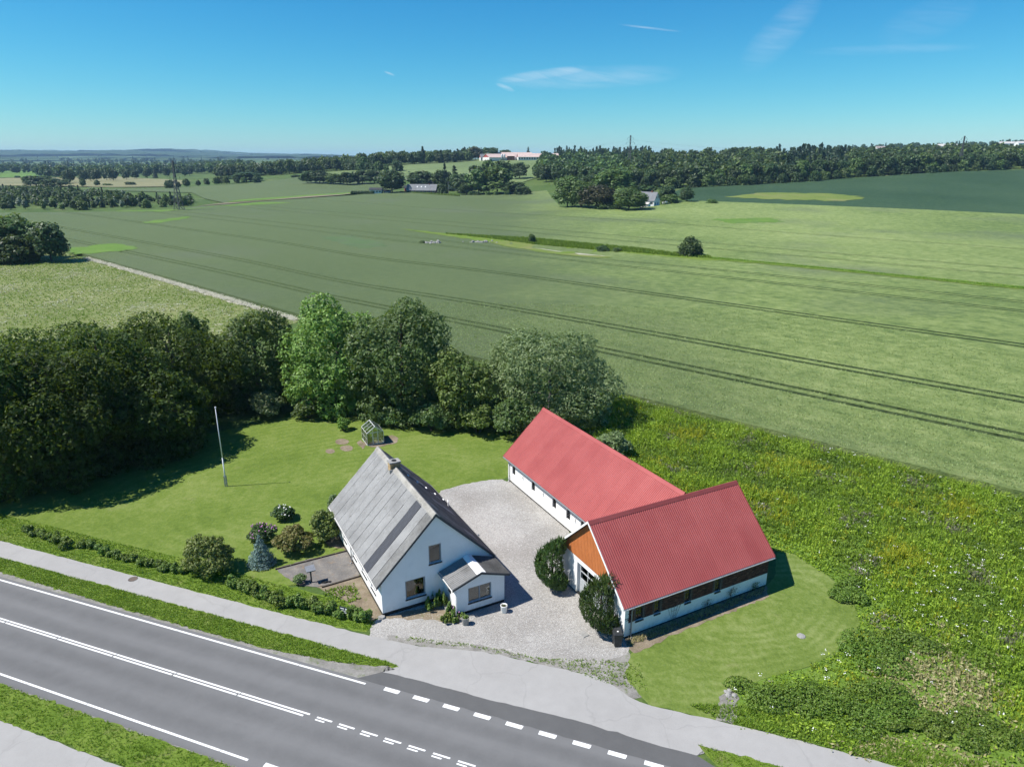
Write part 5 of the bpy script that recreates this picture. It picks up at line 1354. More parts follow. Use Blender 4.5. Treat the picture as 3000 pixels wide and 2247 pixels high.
# ------------------------------------------------------------------ ground cover that nobody could count
def blades(P, z, h, w, nb, rg, lean=.35, up=1.0):
    """tufts: nb blades at every plan point; returns triangle vertices"""
    n = len(P); B = np.repeat(np.column_stack([P, z]), nb, 0); hh = np.repeat(h, nb) * rg.uniform(.55, 1.15, n * nb); ww = np.repeat(w, nb) * rg.uniform(.7, 1.3, n * nb)
    a = rg.uniform(0, 2 * math.pi, n * nb); d = np.column_stack([np.cos(a), np.sin(a), np.zeros(n * nb)]); s = np.column_stack([-np.sin(a), np.cos(a), np.zeros(n * nb)])
    B = B + d * (ww * .6)[:, None]; tip = B + d * (hh * lean * rg.uniform(.2, 1.5, n * nb))[:, None]; tip[:, 2] += hh * up
    V = np.stack([B - s * ww[:, None] * .5, B + s * ww[:, None] * .5, tip], 1); return V.reshape(-1, 3)


def scatter(poly, n, rg, box=None):
    poly = np.asarray([p[:2] for p in poly]); lo, hi = poly.min(0), poly.max(0)
    if box is not None: lo = np.maximum(lo, box[0]); hi = np.minimum(hi, box[1])
    out = []; k = 0
    while k < n:
        p = rg.uniform(lo, hi, (n, 2)); p = p[in_poly(p, poly)]; out.append(p); k += len(p)
        if len(out) > 40: break
    return np.concatenate(out)[:n]


def vnoise(P, s, seed):
    rg = np.random.default_rng(seed); f = np.zeros(len(P))
    for k in range(5):
        a = rg.uniform(0, 6.28, 3); q = rg.uniform(.6, 1.6) * s * (1.6 ** k)
        f += np.sin((P[:, 0] * math.cos(a[0]) + P[:, 1] * math.sin(a[0])) * q + a[1]) * np.sin((-P[:, 0] * math.sin(a[0]) + P[:, 1] * math.cos(a[0])) * q * 1.1 + a[2]) / (1.3 ** k)
    return f / 2.2


def stuff(name, me, label, cat): return tag(link(name, me), label, cat, None, 'stuff')


def herb_mat(name, cols, trans=.3): return leaf_mat(name, cols, trans, .6, .25, .25)


M['weeds'] = herb_mat('weeds', [G(0.126, 0.228, 0.015), G(0.204, 0.341, 0.024), G(0.296, 0.454, 0.042), G(0.415, 0.549, 0.075)], .35)
M['weeds_yellow'] = herb_mat('weeds_yellow', [G(.16, .22, .014), G(.25, .29, .018), G(.36, .36, .025), G(.48, .43, .035)], .35)
M['weeds_dark'] = herb_mat('weeds_dark', [G(0.068, 0.139, 0.014), G(0.112, 0.214, 0.021), G(0.173, 0.296, 0.034), G(0.241, 0.360, 0.050)], .35)
M['weeds_straw'] = herb_mat('weeds_straw', [G(0.230, 0.207, 0.077), G(0.345, 0.316, 0.143), G(0.460, 0.425, 0.220), G(0.529, 0.506, 0.297)])
M['weeds_grey'] = herb_mat('weeds_grey', [G(.13, .125, .075), G(.19, .18, .12), G(.25, .235, .18), G(.17, .21, .07)])
M['turf'] = herb_mat('turf', [G(0.078, 0.149, 0.009), G(0.126, 0.221, 0.016), G(0.186, 0.285, 0.028), G(0.258, 0.337, 0.052)])
M['ears'] = herb_mat('ears', [G(.105, .165, .050), G(.165, .235, .078), G(.235, .300, .110), G(.32, .375, .165)], .25)
rg = np.random.default_rng(77)
NEARBOX = (np.array([-5., 18.]), np.array([82., 92.]))
# tall weeds behind the barns
P = scatter(MEADOW_R, 78000, rg, NEARBOX); dist = np.hypot(P[:, 0], P[:, 1])
P = P[rg.uniform(0, 1, len(P)) < np.clip(62 / dist, .35, 1)]
lo = gp(2560, 2000); straw_c = gp(2740, 2000)
dry = np.exp(-(((P[:, 0] - straw_c[0]) / 4.2) ** 2 + ((P[:, 1] - straw_c[1]) / 3.2) ** 2)) + .8 * np.exp(-((((P - gp(2650, 2215)) / np.array([6., 1.6])) ** 2).sum(1)))
dry = dry + .75 * np.clip(vnoise(P, .22, 21) - .35, 0, 1) * (np.hypot(P[:, 0] - straw_c[0], P[:, 1] - straw_c[1]) < 16)
nz = vnoise(P, .35, 1); ny = vnoise(P, .5, 2); ng = vnoise(P, .45, 3)
road_d = (P - np.array(ROAD_O)) @ RN - 4.3
lawn_edge = np.clip(np.min(np.stack([np.hypot(P[:, 0] - q[0], P[:, 1] - q[1]) for q in MOWN]), 0) / 4.0, .3, 1)
hgt = np.clip(.26 + .62 * (nz * .5 + .5) * rg.uniform(.6, 1.3, len(P)), .15, 1.1) * np.clip(road_d / 9, .35, 1) * (1 - .6 * np.clip(dry, 0, 1)) * lawn_edge
cls = np.where(dry + rg.normal(size=len(P)) * .15 > .55, 3, np.where(ny + rg.normal(size=len(P)) * .28 > .60, 1, np.where(ng + rg.normal(size=len(P)) * .2 > .80, 4, np.where(nz + rg.normal(size=len(P)) * .3 < -.10, 2, 0))))
cls[(road_d < 5) & (cls == 1)] = 0
near = (MEADOW_R[4:12])
for c, nm, mt, lbl in [(0, 'weeds', 'weeds', 'tall green weeds filling the meadow behind the barns'), (1, 'goldenrod', 'weeds_yellow', 'yellow flowering weed patches in the meadow'), (2, 'dark_weeds', 'weeds_dark', 'darker green nettle patches in the meadow'), (3, 'dry_grass', 'weeds_straw', 'dry straw coloured grass patches near the cycle path'), (4, 'dead_stalks', 'weeds_grey', 'grey-mauve dead stalk patches in the meadow')]:
    q = cls == c; p = P[q]
    if len(p) == 0: continue
    V = blades(p, np.zeros(len(p)), hgt[q] * (1.25 if c == 1 else .8 if c == 4 else 1), np.full(len(p), .066), 5, rg, .38)
    # leaves on the stalks
    k = rg.uniform(0, 1, len(p)) < .45; pl_ = np.repeat(p[k], 3, 0) + rg.normal(size=(k.sum() * 3, 2)) * .16; hz = np.repeat(hgt[q][k], 3) * rg.uniform(.35, 1.05, k.sum() * 3)
    Q = leaf_quads(np.column_stack([pl_, hz]), unit(rg, len(pl_)) * .7 + np.array([0, 0, .8]), rg.uniform(.06, .13, len(pl_)), rg, .55)
    me = fast_mesh(nm, np.concatenate([V, np.concatenate([Q.reshape(-1, 4, 3)[:, [0, 1, 2]], Q.reshape(-1, 4, 3)[:, [0, 2, 3]]]).reshape(-1, 3)]), 3, M[mt]); stuff(nm, me, lbl, 'weeds')
# low leafy mounds (bramble) close to the path
mounds = [(2380, 2040, 4.2, 2.2, .9), (2500, 2075, 4.0, 2.0, 1.0), (2610, 2110, 3.2, 1.6, .8), (2560, 1910, 3.2, 2.2, .8), (2680, 1900, 2.4, 1.6, .7), (2300, 2050, 2.6, 1.6, .6), (2480, 1740, 2.2, 1.4, .8), (2700, 2120, 2.2, 1.2, .6), (2880, 2150, 2.6, 1.6, .7)]
for i, (px_, py_, a, b, h) in enumerate(mounds):
    c = gp(px_, py_); r2 = np.random.default_rng(600 + i)
    L = [(r2.normal() * a * .38, r2.normal() * b * .38, h * r2.uniform(.15, .45), a * r2.uniform(.28, .42), b * r2.uniform(.30, .45), h * .5) for _ in range(8)]
    V, C = crown_mesh('foliage', 600 + i, L, 5200, .065, LEAF['bramble'], 9, .4, .65, low=-.1)
    o = thing('bramble_mound', ['widest low bramble mound near the cycle path', 'dense bright bramble mound right of the widest one', 'low bramble mound tapering toward the path at the right', 'bramble mound beside the rounded end of the mown lawn', 'small bramble mound right of the lawn end', 'low bramble mound at the stony patch', 'bramble mound at the upper edge of the mown lawn', 'small bramble mound by the dry grass strip', 'bramble mound at the lower right corner'][i], 'bush', (c[0], c[1], 0)); link('foliage', V, o)
    mb = MB()
    for j in range(10): e = Vector(C[r2.integers(0, len(C))]); mb.path([(e.x * .5, e.y * .5, -.03), e], [.012, .005], 4)
    mb.build('stems', M['bark'], o)
M['petal_pale'] = simple('petal_pale', G(.50, .50, .44), .8)
# white umbels, scattered in drifts
def flower_heads(P, z, s, rg, per=6):
    k = len(P); C = np.repeat(np.column_stack([P, z]), per, 0) + rg.normal(size=(k * per, 3)) * np.array([s, s, s * .25]); return leaf_quads(C, np.array([0, 0, 1.]) + rg.normal(size=(k * per, 3)) * .3, np.full(k * per, s * .55), rg, .9)


drifts = [(2700, 1700, 170, 55, 42), (2840, 1780, 120, 70, 24), (2720, 1500, 120, 50, 14), (2450, 1370, 40, 18, 8), (2540, 1330, 30, 12, 6), (2900, 1870, 80, 60, 11), (2430, 1985, 60, 35, 9), (2720, 1440, 200, 60, 13), (2640, 1560, 250, 160, 24), (2930, 1640, 90, 60, 13), (2850, 2150, 120, 70, 8), (2330, 2060, 150, 60, 6)]
F = np.concatenate([np.array([gp(cx + rg.normal() * sx, cy + rg.normal() * sy) for _ in range(n)]) for cx, cy, sx, sy, n in drifts]); F = F[in_poly(F, MEADOW_R)]
stuff('white_flowers', fast_mesh('white_flowers', flower_heads(F, rg.uniform(.45, .85, len(F)), .075, rg, 4), 4, M['petal_white']), 'white umbel flowers scattered in the weed meadow', 'flowers')
Pm = scatter([fw(-56, 74.9), fw(110, 74.9), fw(110, 74.2), fw(-56, 74.2)], 420, rg); Pm = Pm[vnoise(Pm, .3, 5) > .15]
stuff('edge_flowers', fast_mesh('edge_flowers', flower_heads(Pm, rg.uniform(.2, .5, len(Pm)), .09, rg), 4, M['petal_white']), 'white flowers along the near edge of the wheat', 'flowers')
# pale flowering rough meadow on the left
P = scatter(MEADOW_L, 26000, rg, (np.array([-150., 80.]), np.array([-40., 230.]))); q = vnoise(P, .12, 8) + rg.normal(size=len(P)) * .5
for sel, nm, mt, hh, lbl in [(q < .35, 'rough_grass', 'weeds_dark', .28, 'rough grass tufts in the pale meadow on the left'), ((q >= .35) & (q < .95), 'rough_straw', 'weeds_straw', .30, 'straw coloured grass in the pale meadow on the left')]:
    p = P[sel]; stuff(nm, fast_mesh(nm, blades(p, T(p[:, 0], p[:, 1]), np.full(len(p), hh), np.full(len(p), .16), 3, rg, .6), 3, M[mt]), lbl, 'grass')
p = P[q >= .75]; stuff('meadow_flowers', fast_mesh('meadow_flowers', flower_heads(p, T(p[:, 0], p[:, 1]) + .3, .15, rg, 4), 4, M['petal_pale']), 'whitish flowers in the pale meadow on the left', 'flowers')
Pm = scatter([fw(-120, 72.4), fw(-247, 77.4), fw(-247, 79.4), fw(-120, 74.4)], 4200, rg)
stuff('margin_flowers', fast_mesh('margin_flowers', flower_heads(Pm, T(Pm[:, 0], Pm[:, 1]) + rg.uniform(.1, .45, len(Pm)), .16, rg, 4), 4, simple('petal_cream', G(.52, .51, .40), .8)), 'cream flowers in the strip along the wheat', 'flowers')
# grass along the verges and path edges
def edge_turf(name, poly, n, h, lbl, mat='turf', w=.035, nb=4):
    p = scatter(poly, n, rg, (np.array([-48., 15.]), np.array([48., 62.]))); stuff(name, fast_mesh(name, blades(p, np.full(len(p), .02), h * (.7 + .5 * (vnoise(p, 1.2, 4) * .5 + .5)), np.full(len(p), w), nb, rg, .7), 3, M[mat]), lbl, 'grass')


edge_turf('verge_grass', vp, 12000, .12, 'grass blades on the verge between road and path')
edge_turf('near_verge_grass', [rw(-70, -9.5), rw(110, -9.5), rw(110, -7.6), rw(-70, -7.5)], 12000, .12, 'grass blades on the near side verge')
edge_turf('hedge_verge_grass', [rw(-70, 3.85), rw(18, 3.9), rw(23.4, 3.95), rw(26.0, 4.3), rw(26.2, 5.2), rw(23, 6.4), rw(10, 7.0), rw(-70, 7.3)], 12000, .11, 'grass blades between the cycle path and the hedge')
edge_turf('path_side_grass', [rw(48.7, 4.35), rw(80, 4.4), rw(80, 6.2), rw(50, 6.0), rw(47, 5.0)], 6000, .22, 'longer grass on the meadow side of the cycle path', 'turf')
edge_turf('end_verge_grass', [rw(47.8, 2.2), rw(75, 2.2), rw(75, .7), rw(52, .75), rw(49.2, 1.05), rw(48.3, 1.6)], 4000, .12, 'grass blades on the verge past the driveway')
edge_turf('bed_weeds', [gp(*p) for p in [(960, 1730), (1040, 1712), (1060, 1760), (1000, 1775), (950, 1750)]], 150, .16, 'green weeds in the bare bed beside the house', 'turf', .09)
edge_turf('yard_weeds', [rw(29, 4.3), rw(34, 5.3), rw(39, 5.4), rw(42.5, 5.0), rw(44.5, 5.2), rw(43.8, 7.4), rw(41.5, 7.0), rw(38, 5.8), rw(33, 5.5), rw(29, 4.7)], 700, .08, 'sparse weeds on the worn edge of the gravel', 'turf', .06)
edge_turf('barn_foot_weeds', [gp(*p) for p in [(1850, 1890), (1980, 1842), (2240, 1735), (2240, 1720), (1960, 1828), (1845, 1872)]], 420, .22, 'dry weeds at the foot of the brick barn wall', 'weeds_straw', .05)
# standing ears roughen the near wheat
P = scatter([fw(-95, 75.7), fw(45, 75.7), fw(60, 112), (60, 140), (-20, 150), fw(-120, 100)], 95000, rg); n_ = P @ FN
P = P[rg.uniform(0, 1, len(P)) < np.clip(75 / np.hypot(P[:, 0], P[:, 1]), .3, 1)]; n_ = P @ FN
ok = np.ones(len(P), bool)
for n0 in TRAMS:
    for w in (0, 2.3): ok &= np.abs(n_ - n0 - w) > (.50 if n0 < 150 else .35)
P = P[ok]
stuff('wheat_ears', fast_mesh('wheat_ears', blades(P, T(P[:, 0], P[:, 1]) + .55, np.full(len(P), .27), np.full(len(P), .16), 3, rg, .9), 3, M['ears']), 'pale ears standing up across the near part of the wheat', 'crop')
# loose stones of the yard
P = scatter(YARD, 7000, rg); S = rg.uniform(.014, .030, len(P))
base = np.array([[-1, -1, 0], [1, -1, 0], [1, 1, 0], [-1, 1, 0], [0, 0, 1.1]]); tri = np.array([[0, 1, 4], [1, 2, 4], [2, 3, 4], [3, 0, 4]])
V = (base[None] * rg.uniform(.6, 1.4, (len(P), 5, 3)) * S[:, None, None]) + np.column_stack([P, np.full(len(P), .018)])[:, None]
Fc = (np.arange(len(P))[:, None, None] * 5 + tri[None]).reshape(-1, 3)
M['pebble'] = leaf_mat('pebble', [G(.20, .19, .175), G(.31, .30, .28), G(.42, .41, .39), G(.56, .55, .53)], .0, .8, .3)
stuff('gravel_stones', fast_mesh('gravel_stones', V.reshape(-1, 3), 3, M['pebble'], None, Fc), 'loose pale gravel stones lying on the yard', 'gravel')
# ------------------------------------------------------------------ things in the garden and yard
M['pole_white'] = simple('pole_white', G(.72, .73, .74), .4, .5, 0, .03)
fp = gp(664, 1428); flag = thing('flagpole', 'tall slim white flagpole on the lawn', 'flagpole', (*fp, 0))
mb = MB(); mb.path([(0, 0, .18), (0, 0, 3.0), (-.02, 0, 8.0)], [.062, .055, .032], 12); mb.build('pole', M['pole_white'], flag, True)
MB().lathe([(.02, 7.99), (.05, 8.0), (.085, 8.04), (.085, 8.09), (.05, 8.13), (.01, 8.15)], 12).build('truck', M['pole_white'], flag, True)
for s in (-1, 1): MB().box(s * .10 - .03, s * .10 + .03, -.05, .05, -.3, 1.15).build('bracket_post', M['concrete'], flag)
mb = MB(); mb.box(-.13, .13, -.065, .065, .92, .98); mb.box(-.13, .13, -.065, .065, .32, .38); mb.build('clamp', M['zinc'], flag)
mb = MB(); mb.box(.062, .085, -.015, .015, 1.35, 1.5); mb.tube((.075, -.06, 1.43), (.075, .06, 1.43), .012); mb.build('cleat', M['zinc'], flag)

# greenhouse
ga = .4564; gh = thing('greenhouse', 'small white framed glass greenhouse on the lawn before the trees', 'greenhouse', (-15.89, 70.60, 0), ga)
GW, GL, GE, GR = 1.86, 2.25, 1.42, 2.08; fm = simple('alu', G(.68, .69, .68), .45, .5, .2)
mb = MB(); b = .045
for x in (0, GW):
    for k in range(4): y = GL * k / 3; mb.beam((x, y, 0), (x, y, GE), b)
    mb.beam((x, 0, GE), (x, GL, GE), b); mb.beam((x, 0, .05), (x, GL, .05), .06); mb.beam((x, 0, .75), (x, GL, .75), .025)
for y in (0, GL):
    mb.beam((0, y, .05), (GW, y, .05), .06); mb.beam((0, y, GE), (GW, y, GE), b)
    for k in (1, 2): x = GW * k / 3; mb.beam((x, y, 0), (x, y, GE + (GR - GE) * .66), b)
mb.build('frame', fm, gh)
mb = MB()
for k in range(4):
    y = GL * k / 3
    for x in (0, GW): mb.beam((x, y, GE), (GW / 2, y, GR), b * (1.6 if k in (0, 3) else 1.0))
mb.beam((GW / 2, -.03, GR), (GW / 2, GL + .03, GR), .07); mb.beam((GW / 4, GL / 3, (GE + GR) / 2), (GW / 4, GL * 2 / 3, (GE + GR) / 2), .03)
mb.build('roof_frame', fm, gh)
gg = M['greenhouse_glass']
for x in (0.0, GW):
    for k in range(3): MB().box(x - .004, x + .004, GL * k / 3 + .03, GL * (k + 1) / 3 - .03, .08, GE - .03).build('pane', gg, gh)
for y in (0.0, GL):
    for k in range(3):
        x0, x1 = GW * k / 3 + .03, GW * (k + 1) / 3 - .03
        if y == 0 and k == 1: continue
        MB().box(x0, x1, y - .004, y + .004, .08, GE - .03).build('pane', gg, gh)
    MB().prism([(.06, GE + .03), (GW - .06, GE + .03), (GW / 2, GR - .06)], 'y', y - .004, y + .004).build('pane', gg, gh)
for s in (0, 1):
    for k in range(3):
        y0_, y1_ = GL * k / 3 + .03, GL * (k + 1) / 3 - .03; xe = GW * s; xm = GW / 2 + (.03 if s else -.03)
        if s == 0 and k == 2: continue
        MB().face([(xe, y0_, GE + .03), (xe, y1_, GE + .03), (xm, y1_, GR - .0), (xm, y0_, GR - .0)][::(1 if s else -1)]).build('roof_pane', gg, gh)
gdr = bpy.data.objects.new('door', None); COL.objects.link(gdr); gdr.parent = gh
mb = MB(); d0, d1 = GW / 3 + .05, GW * 2 / 3 - .05
for x in (d0, d1): mb.beam((x, -.03, .08), (x, -.03, GE), .04)
for z in (.10, .78, GE): mb.beam((d0, -.03, z), (d1, -.03, z), .04)
mb.build('door_frame', fm, gdr); MB().box(d0 + .02, d1 - .02, -.034, -.026, .12, GE - .02).build('pane', gg, gdr)
MB().box(d1 - .10, d1 - .05, -.07, -.04, .74, .84).build('handle', M['zinc'], gdr)
for k, (x, y, h) in enumerate([(.35, .7, .9), (.5, 1.7, 1.1), (1.45, 1.2, .8), (1.3, 1.9, 1.0)]):
    c, s_ = math.cos(ga), math.sin(ga)
    shrub('greenhouse_plant', ['bushy green plant inside the greenhouse by the near left corner', 'tallest green plant inside the greenhouse at the back left', 'green plant inside the greenhouse on the right side', 'green plant inside the greenhouse at the back right'][k], 'plant', (-15.89 + c * x - s_ * y, 70.60 + s_ * x + c * y), h, .3, 700 + k, 'hedge', 350, .07, 4)


def bl(s, t): c, sn_ = math.cos(BA), math.sin(BA); return (BO[0] + c * s - sn_ * t, BO[1] + sn_ * s + c * t)


def hl(s, t): c, sn_ = math.cos(HA), math.sin(HA); return (HO[0] + c * s - sn_ * t, HO[1] + sn_ * s + c * t)


# wheelie bin
M['bin'] = simple('bin', G(.030, .032, .034), .45, .4, 0, .15, 4)
bn_ = thing('wheelie_bin', 'dark grey wheelie bin at the corner of the brick barn', 'bin', (*bl(-.42, -4.42), 0), BA - .35)
mb = MB(); mb.hexa([(-.22, -.27, .06), (.22, -.27, .06), (.22, .22, .06), (-.22, .22, .06)], [(-.29, -.34, .98), (.29, -.34, .98), (.29, .30, .98), (-.29, .30, .98)]); mb.build('body', M['bin'], bn_)
mb = MB(); mb.box(-.31, .31, -.36, .32, .96, 1.0); mb.build('rim', M['bin'], bn_)
mb = MB(); mb.hexa([(-.30, -.37, 1.003), (.30, -.37, 1.003), (.30, .34, 1.003), (-.30, .34, 1.003)], [(-.25, -.28, 1.06), (.25, -.28, 1.06), (.27, .32, 1.09), (-.27, .32, 1.09)]); lid = mb.build('lid', M['bin'], bn_)
MB().box(-.05, .05, -.10, .0, 1.066, 1.075).build('sticker', M['white_paint'], lid)
mb = MB(); mb.tube((-.26, .38, 1.0), (.26, .38, 1.0), .018); mb.box(-.27, -.23, .30, .39, .97, 1.02); mb.box(.23, .27, .30, .39, .97, 1.02); mb.build('handle', M['bin'], bn_)
for s in (-1, 1): mb = MB(); mb.tube((s * .20, .20, .10), (s * .27, .20, .10), .10, .10, 14); mb.build('wheel', M['bin'], bn_)
MB().tube((-.27, .20, .10), (.27, .20, .10), .012).build('axle', M['zinc'], bn_)
# planters
for (x, y, lbl, pl_) in [(.64, -3.20, 'round concrete planter with green plant at the porch corner', True), (3.56, -3.20, 'round white planter with bare soil at the porch right corner', False)]:
    p = hl(x, y); o = thing('planter', lbl, 'planter', (*p, 0))
    MB().lathe([(.20, 0), (.215, .02), (.235, .50), (.25, .52), (.25, .56), (.215, .56), (.20, .47), (.02, .46)], 20).build('pot', M['concrete'] if pl_ else M['white_paint'], o, True)
    MB().lathe([(.205, .45), (.205, .48), (.08, .51), (.01, .51)], 14).build('soil', simple('soil', G(.05, .04, .03), .95), o)
    rg = np.random.default_rng(3 if pl_ else 4); n = 260 if pl_ else 40
    P = np.column_stack([rg.normal(size=(n, 2)) * .10, .50 + rg.uniform(0, .20 if pl_ else .08, n)]); V = leaf_quads(P, unit(rg, n) + np.array([0, 0, .6]), rg.uniform(.03, .06, n), rg, .5)
    link('plant', fast_mesh('plant', V, 4, LEAF['hedge' if pl_ else 'willow']), o)
# slanted garden lamp
p = gp(915, 1708); o = thing('garden_post', 'dark post with a slanted grey box on top on the bare terrace', 'post', (*p, 0), .5)
MB().box(-.05, .05, -.05, .05, -.2, 1.05).build('post', M['barge'], o)
mb = MB(); mb.hexa([(-.30, -.22, 1.02), (.30, -.22, 1.02), (.30, .24, 1.05), (-.30, .24, 1.05)], [(-.30, -.22, 1.10), (.30, -.22, 1.10), (.30, .24, 1.26), (-.30, .24, 1.26)]); bx_ = mb.build('box', M['barge'], o)
mb = MB(); mb.hexa([(-.34, -.27, 1.095), (.34, -.27, 1.095), (.34, .28, 1.275), (-.34, .28, 1.275)], [(-.34, -.27, 1.12), (.34, -.27, 1.12), (.34, .28, 1.30), (-.34, .28, 1.30)]); mb.build('lid', M['zinc'], o)
# for-sale style board with white print on dark blue
p = gp(1013, 1812); o = thing('sign_board', 'small dark blue signboard with white marks below the hedge end', 'sign', (*p, 0), -.35)
for s in (-.24, .24): MB().box(s - .02, s + .02, -.02, .02, -.1, .75).build('leg', M['win_iron'], o)
MB().box(-.34, .34, -.045, -.022, .30, .92).build('board', simple('navy', G(.018, .024, .040), .4, .5), o)
for (x0, x1, z0, z1) in [(-.26, .02, .74, .82), (-.26, .22, .60, .64), (-.10, .26, .46, .52), (.12, .28, .70, .84), (-.26, -.16, .42, .52)]: MB().box(x0, x1, -.0495, -.0465, z0, z1).build('lettering', M['white_paint'], o)
# small dark slab leaning on the terrace edge and stones
for i, (px_, py_, s, lbl) in enumerate([(952, 1708, .26, 'dark slab lying at the terrace edge'), (968, 1707, .16, 'small dark stone right of the slab'), (1122, 1812, .30, 'broken pale paving piece at the house corner'), (915, 1652, .10, 'small pale stone on the far half of the terrace')]):
    p = gp(px_, py_); rg = np.random.default_rng(i); o_ = MB(); a = rg.uniform(0, 3); P = [(s * rg.uniform(.7, 1.2) * math.cos(k * 1.05 + a), s * .7 * rg.uniform(.7, 1.2) * math.sin(k * 1.05 + a)) for k in range(6)]
    o_.hexa([(x, y, -.02) for x, y in P], [(x * .9, y * .9, s * .4) for x, y in P]); q = o_.build('stone', M['black_plinth'] if i < 2 else M['concrete'], None, False, (*p, .02)); tag(q, lbl, 'stone')
p = gp(1600, 1858); o_ = MB(); o_.hexa([(-.22, -.3, 0), (.25, -.25, 0), (.22, .3, 0), (-.25, .25, 0)], [(-.2, -.28, .05), (.23, -.23, .05), (.2, .28, .05), (-.23, .23, .05)]); tag(o_.build('paving_slab', M['concrete'], None, False, (*bl(-1.75, -2.6), .02), BA), 'loose concrete slab left of the right yew', 'slab')
p = gp(2350, 1860); o_ = MB(); o_.lathe([(.30, 0), (.26, .05), (.1, .09)], 9); tag(o_.build('stone', M['concrete'], None, False, (*p, .01)), 'pale flat stone in the middle of the mown oval lawn', 'stone')
p = gp(2150, 2035)
for k in range(5):
    rg = np.random.default_rng(50 + k); o_ = MB(); o_.lathe([(.16 * rg.uniform(.7, 1.3), 0), (.15, .07), (.06, .13)], 7); tag(o_.build('stone', M['concrete'], None, False, (p[0] + rg.normal() * .4, p[1] + rg.normal() * .3, .01), k), 'one of the pale stones heaped on the bare patch at the lawn corner', 'stone', 'stones on the bare patch')
# leafless climbers and a fan trellis on the brick barn wall
def twig(mb, p, d, l, r, rg, lvl):
    e = p + d * l; mb.tube(p, e, r, r * .6, 4, False)
    if lvl == 0: return
    for _ in range(rg.integers(2, 4)):
        nd = (d + Vector((rg.normal() * .55, rg.normal() * .10, rg.normal() * .35))).normalized(); nd.z = max(nd.z, -.1); twig(mb, p.lerp(e, rg.uniform(.5, 1)), nd, l * rg.uniform(.5, .75), r * .6, rg, lvl - 1)


for k, (s, h, lbl) in enumerate([(7.3, .45, 'bare twiggy climber right of the third brick wall window'), (9.75, .62, 'largest bare climber below the last brick wall window'), (12.0, .40, 'small leafy climber at the right end of the barn wall')]):
    c = bl(s, -by - .12); o = thing('climber', lbl, 'climber', (*c, 0), BA); rg = np.random.default_rng(800 + k); mb = MB()
    for j in range(5): twig(mb, Vector((rg.normal() * .08, 0, 0)), Vector((rg.normal() * .5, 0, 1)).normalized(), h * rg.uniform(.7, 1.1), .012, rg, 3)
    mb.build('stems', M['bark'], o)
    n = 120 if k == 2 else 46; P = np.column_stack([rg.normal(size=n) * .32 * h / .5, -.02 + rg.normal(size=n) * .03, rg.uniform(.15, .75 if k != 1 else 1.1, n)]); link('leaves', fast_mesh('leaves', leaf_quads(P, unit(rg, n), np.full(n, .045), rg), 4, LEAF['elder']), o)
c = bl(4.45, -by - .06); o = thing('fan_trellis', 'thin wooden fan trellis on the white wall below the brick', 'trellis', (*c, 0), BA)
for k in range(5): a = (k - 2) * .14; MB().beam((a * .4, 0, .05), (a * 2.1, 0, 1.25), .018, .012).build('slat', M['bark_pale'], o)
for z, w in ((.45, .16), (.85, .24), (1.15, .30)): MB().beam((-w, -.012, z), (w, -.012, z), .016, .010).build('crossbar', M['bark_pale'], o)
# ------------------------------------------------------------------ middle and far distance
def proto(name, seed, kind, leaf, n, size):
    """unit tree, 10 m tall; trunk and crown in one mesh for trees too far to show their parts"""
    rg = np.random.default_rng(seed)
    if kind == 'conifer': L = conifer_lobes(10, 2.3, 8, rg, .06); cl, sp, asp = 4, .6, .4
    elif kind == 'bush': L = broad_lobes(rg, 10, 6.0, .0, 7); cl, sp, asp = 8, .42, .6
    elif kind == 'tall': L = broad_lobes(rg, 10, 2.6, .05, 8); cl, sp, asp = 8, .42, .6
    else: L = broad_lobes(rg, 10, 4.1, .06, 9); cl, sp, asp = 9, .38, .6
    P, Nn, C = crown_pts(rg, L, n, low=-.85, rb=1.0 if kind != 'conifer' else .5)
    V = leaf_quads(P, Nn, size * rg.uniform(.6, 1.3, len(P)), rg, asp)
    k = n // 7; i = rg.integers(0, len(L), k); Lr = np.array(L); V = np.concatenate([V, leaf_quads(Lr[i, :3] + unit(rg, k) * rg.uniform(.1, .7, (k, 1)) * Lr[i, 3:6], unit(rg, k), np.full(k, size * 1.8), rg)])
    a = np.arange(4) * math.pi / 2; r0, r1 = .22, .12
    tr = []
    for q in range(4):
        c0, s0, c1, s1 = math.cos(a[q]), math.sin(a[q]), math.cos(a[q] + math.pi / 2), math.sin(a[q] + math.pi / 2)
        tr += [(c0 * r0, s0 * r0, -.3), (c1 * r0, s1 * r0, -.3), (c1 * r1, s1 * r1, 5), (c0 * r1, s0 * r1, 5)]
    V = np.concatenate([V, np.array(tr)]); mi = np.zeros(len(V) // 4, int); mi[-4:] = 1
    return V, mi, (LEAF[leaf], M['bark'])


PROT = {}
for nm, k, lf_, n, s in [('b1', 'broad', 'forest', 1100, .62), ('b2', 'broad', 'forest', 1100, .62), ('b3', 'broad', 'forest_light', 1100, .62), ('b4', 'broad', 'forest', 1100, .55), ('t1', 'tall', 'forest_light', 800, .55), ('c1', 'conifer', 'conifer', 900, .42), ('c2', 'conifer', 'conifer', 900, .42), ('u1', 'bush', 'forest', 1000, .75), ('u2', 'bush', 'forest_light', 1000, .75), ('k1', 'broad', 'copper', 1000, .62), ('g1', 'tall', 'grey', 700, .6),
                         ('B1', 'broad', 'forest', 3600, .36), ('B2', 'broad', 'forest_light', 3600, .36), ('B3', 'broad', 'dark_maple', 3600, .36), ('U1', 'bush', 'forest', 3000, .45), ('K1', 'broad', 'copper', 3000, .36)]:
    V, mi, mt = proto(nm, sum(map(ord, nm)) * 7, k, lf_, n, s); PROT[nm] = (V, mi, mt, fast_mesh('tree_mesh_' + nm, V, 4, list(mt), mi))
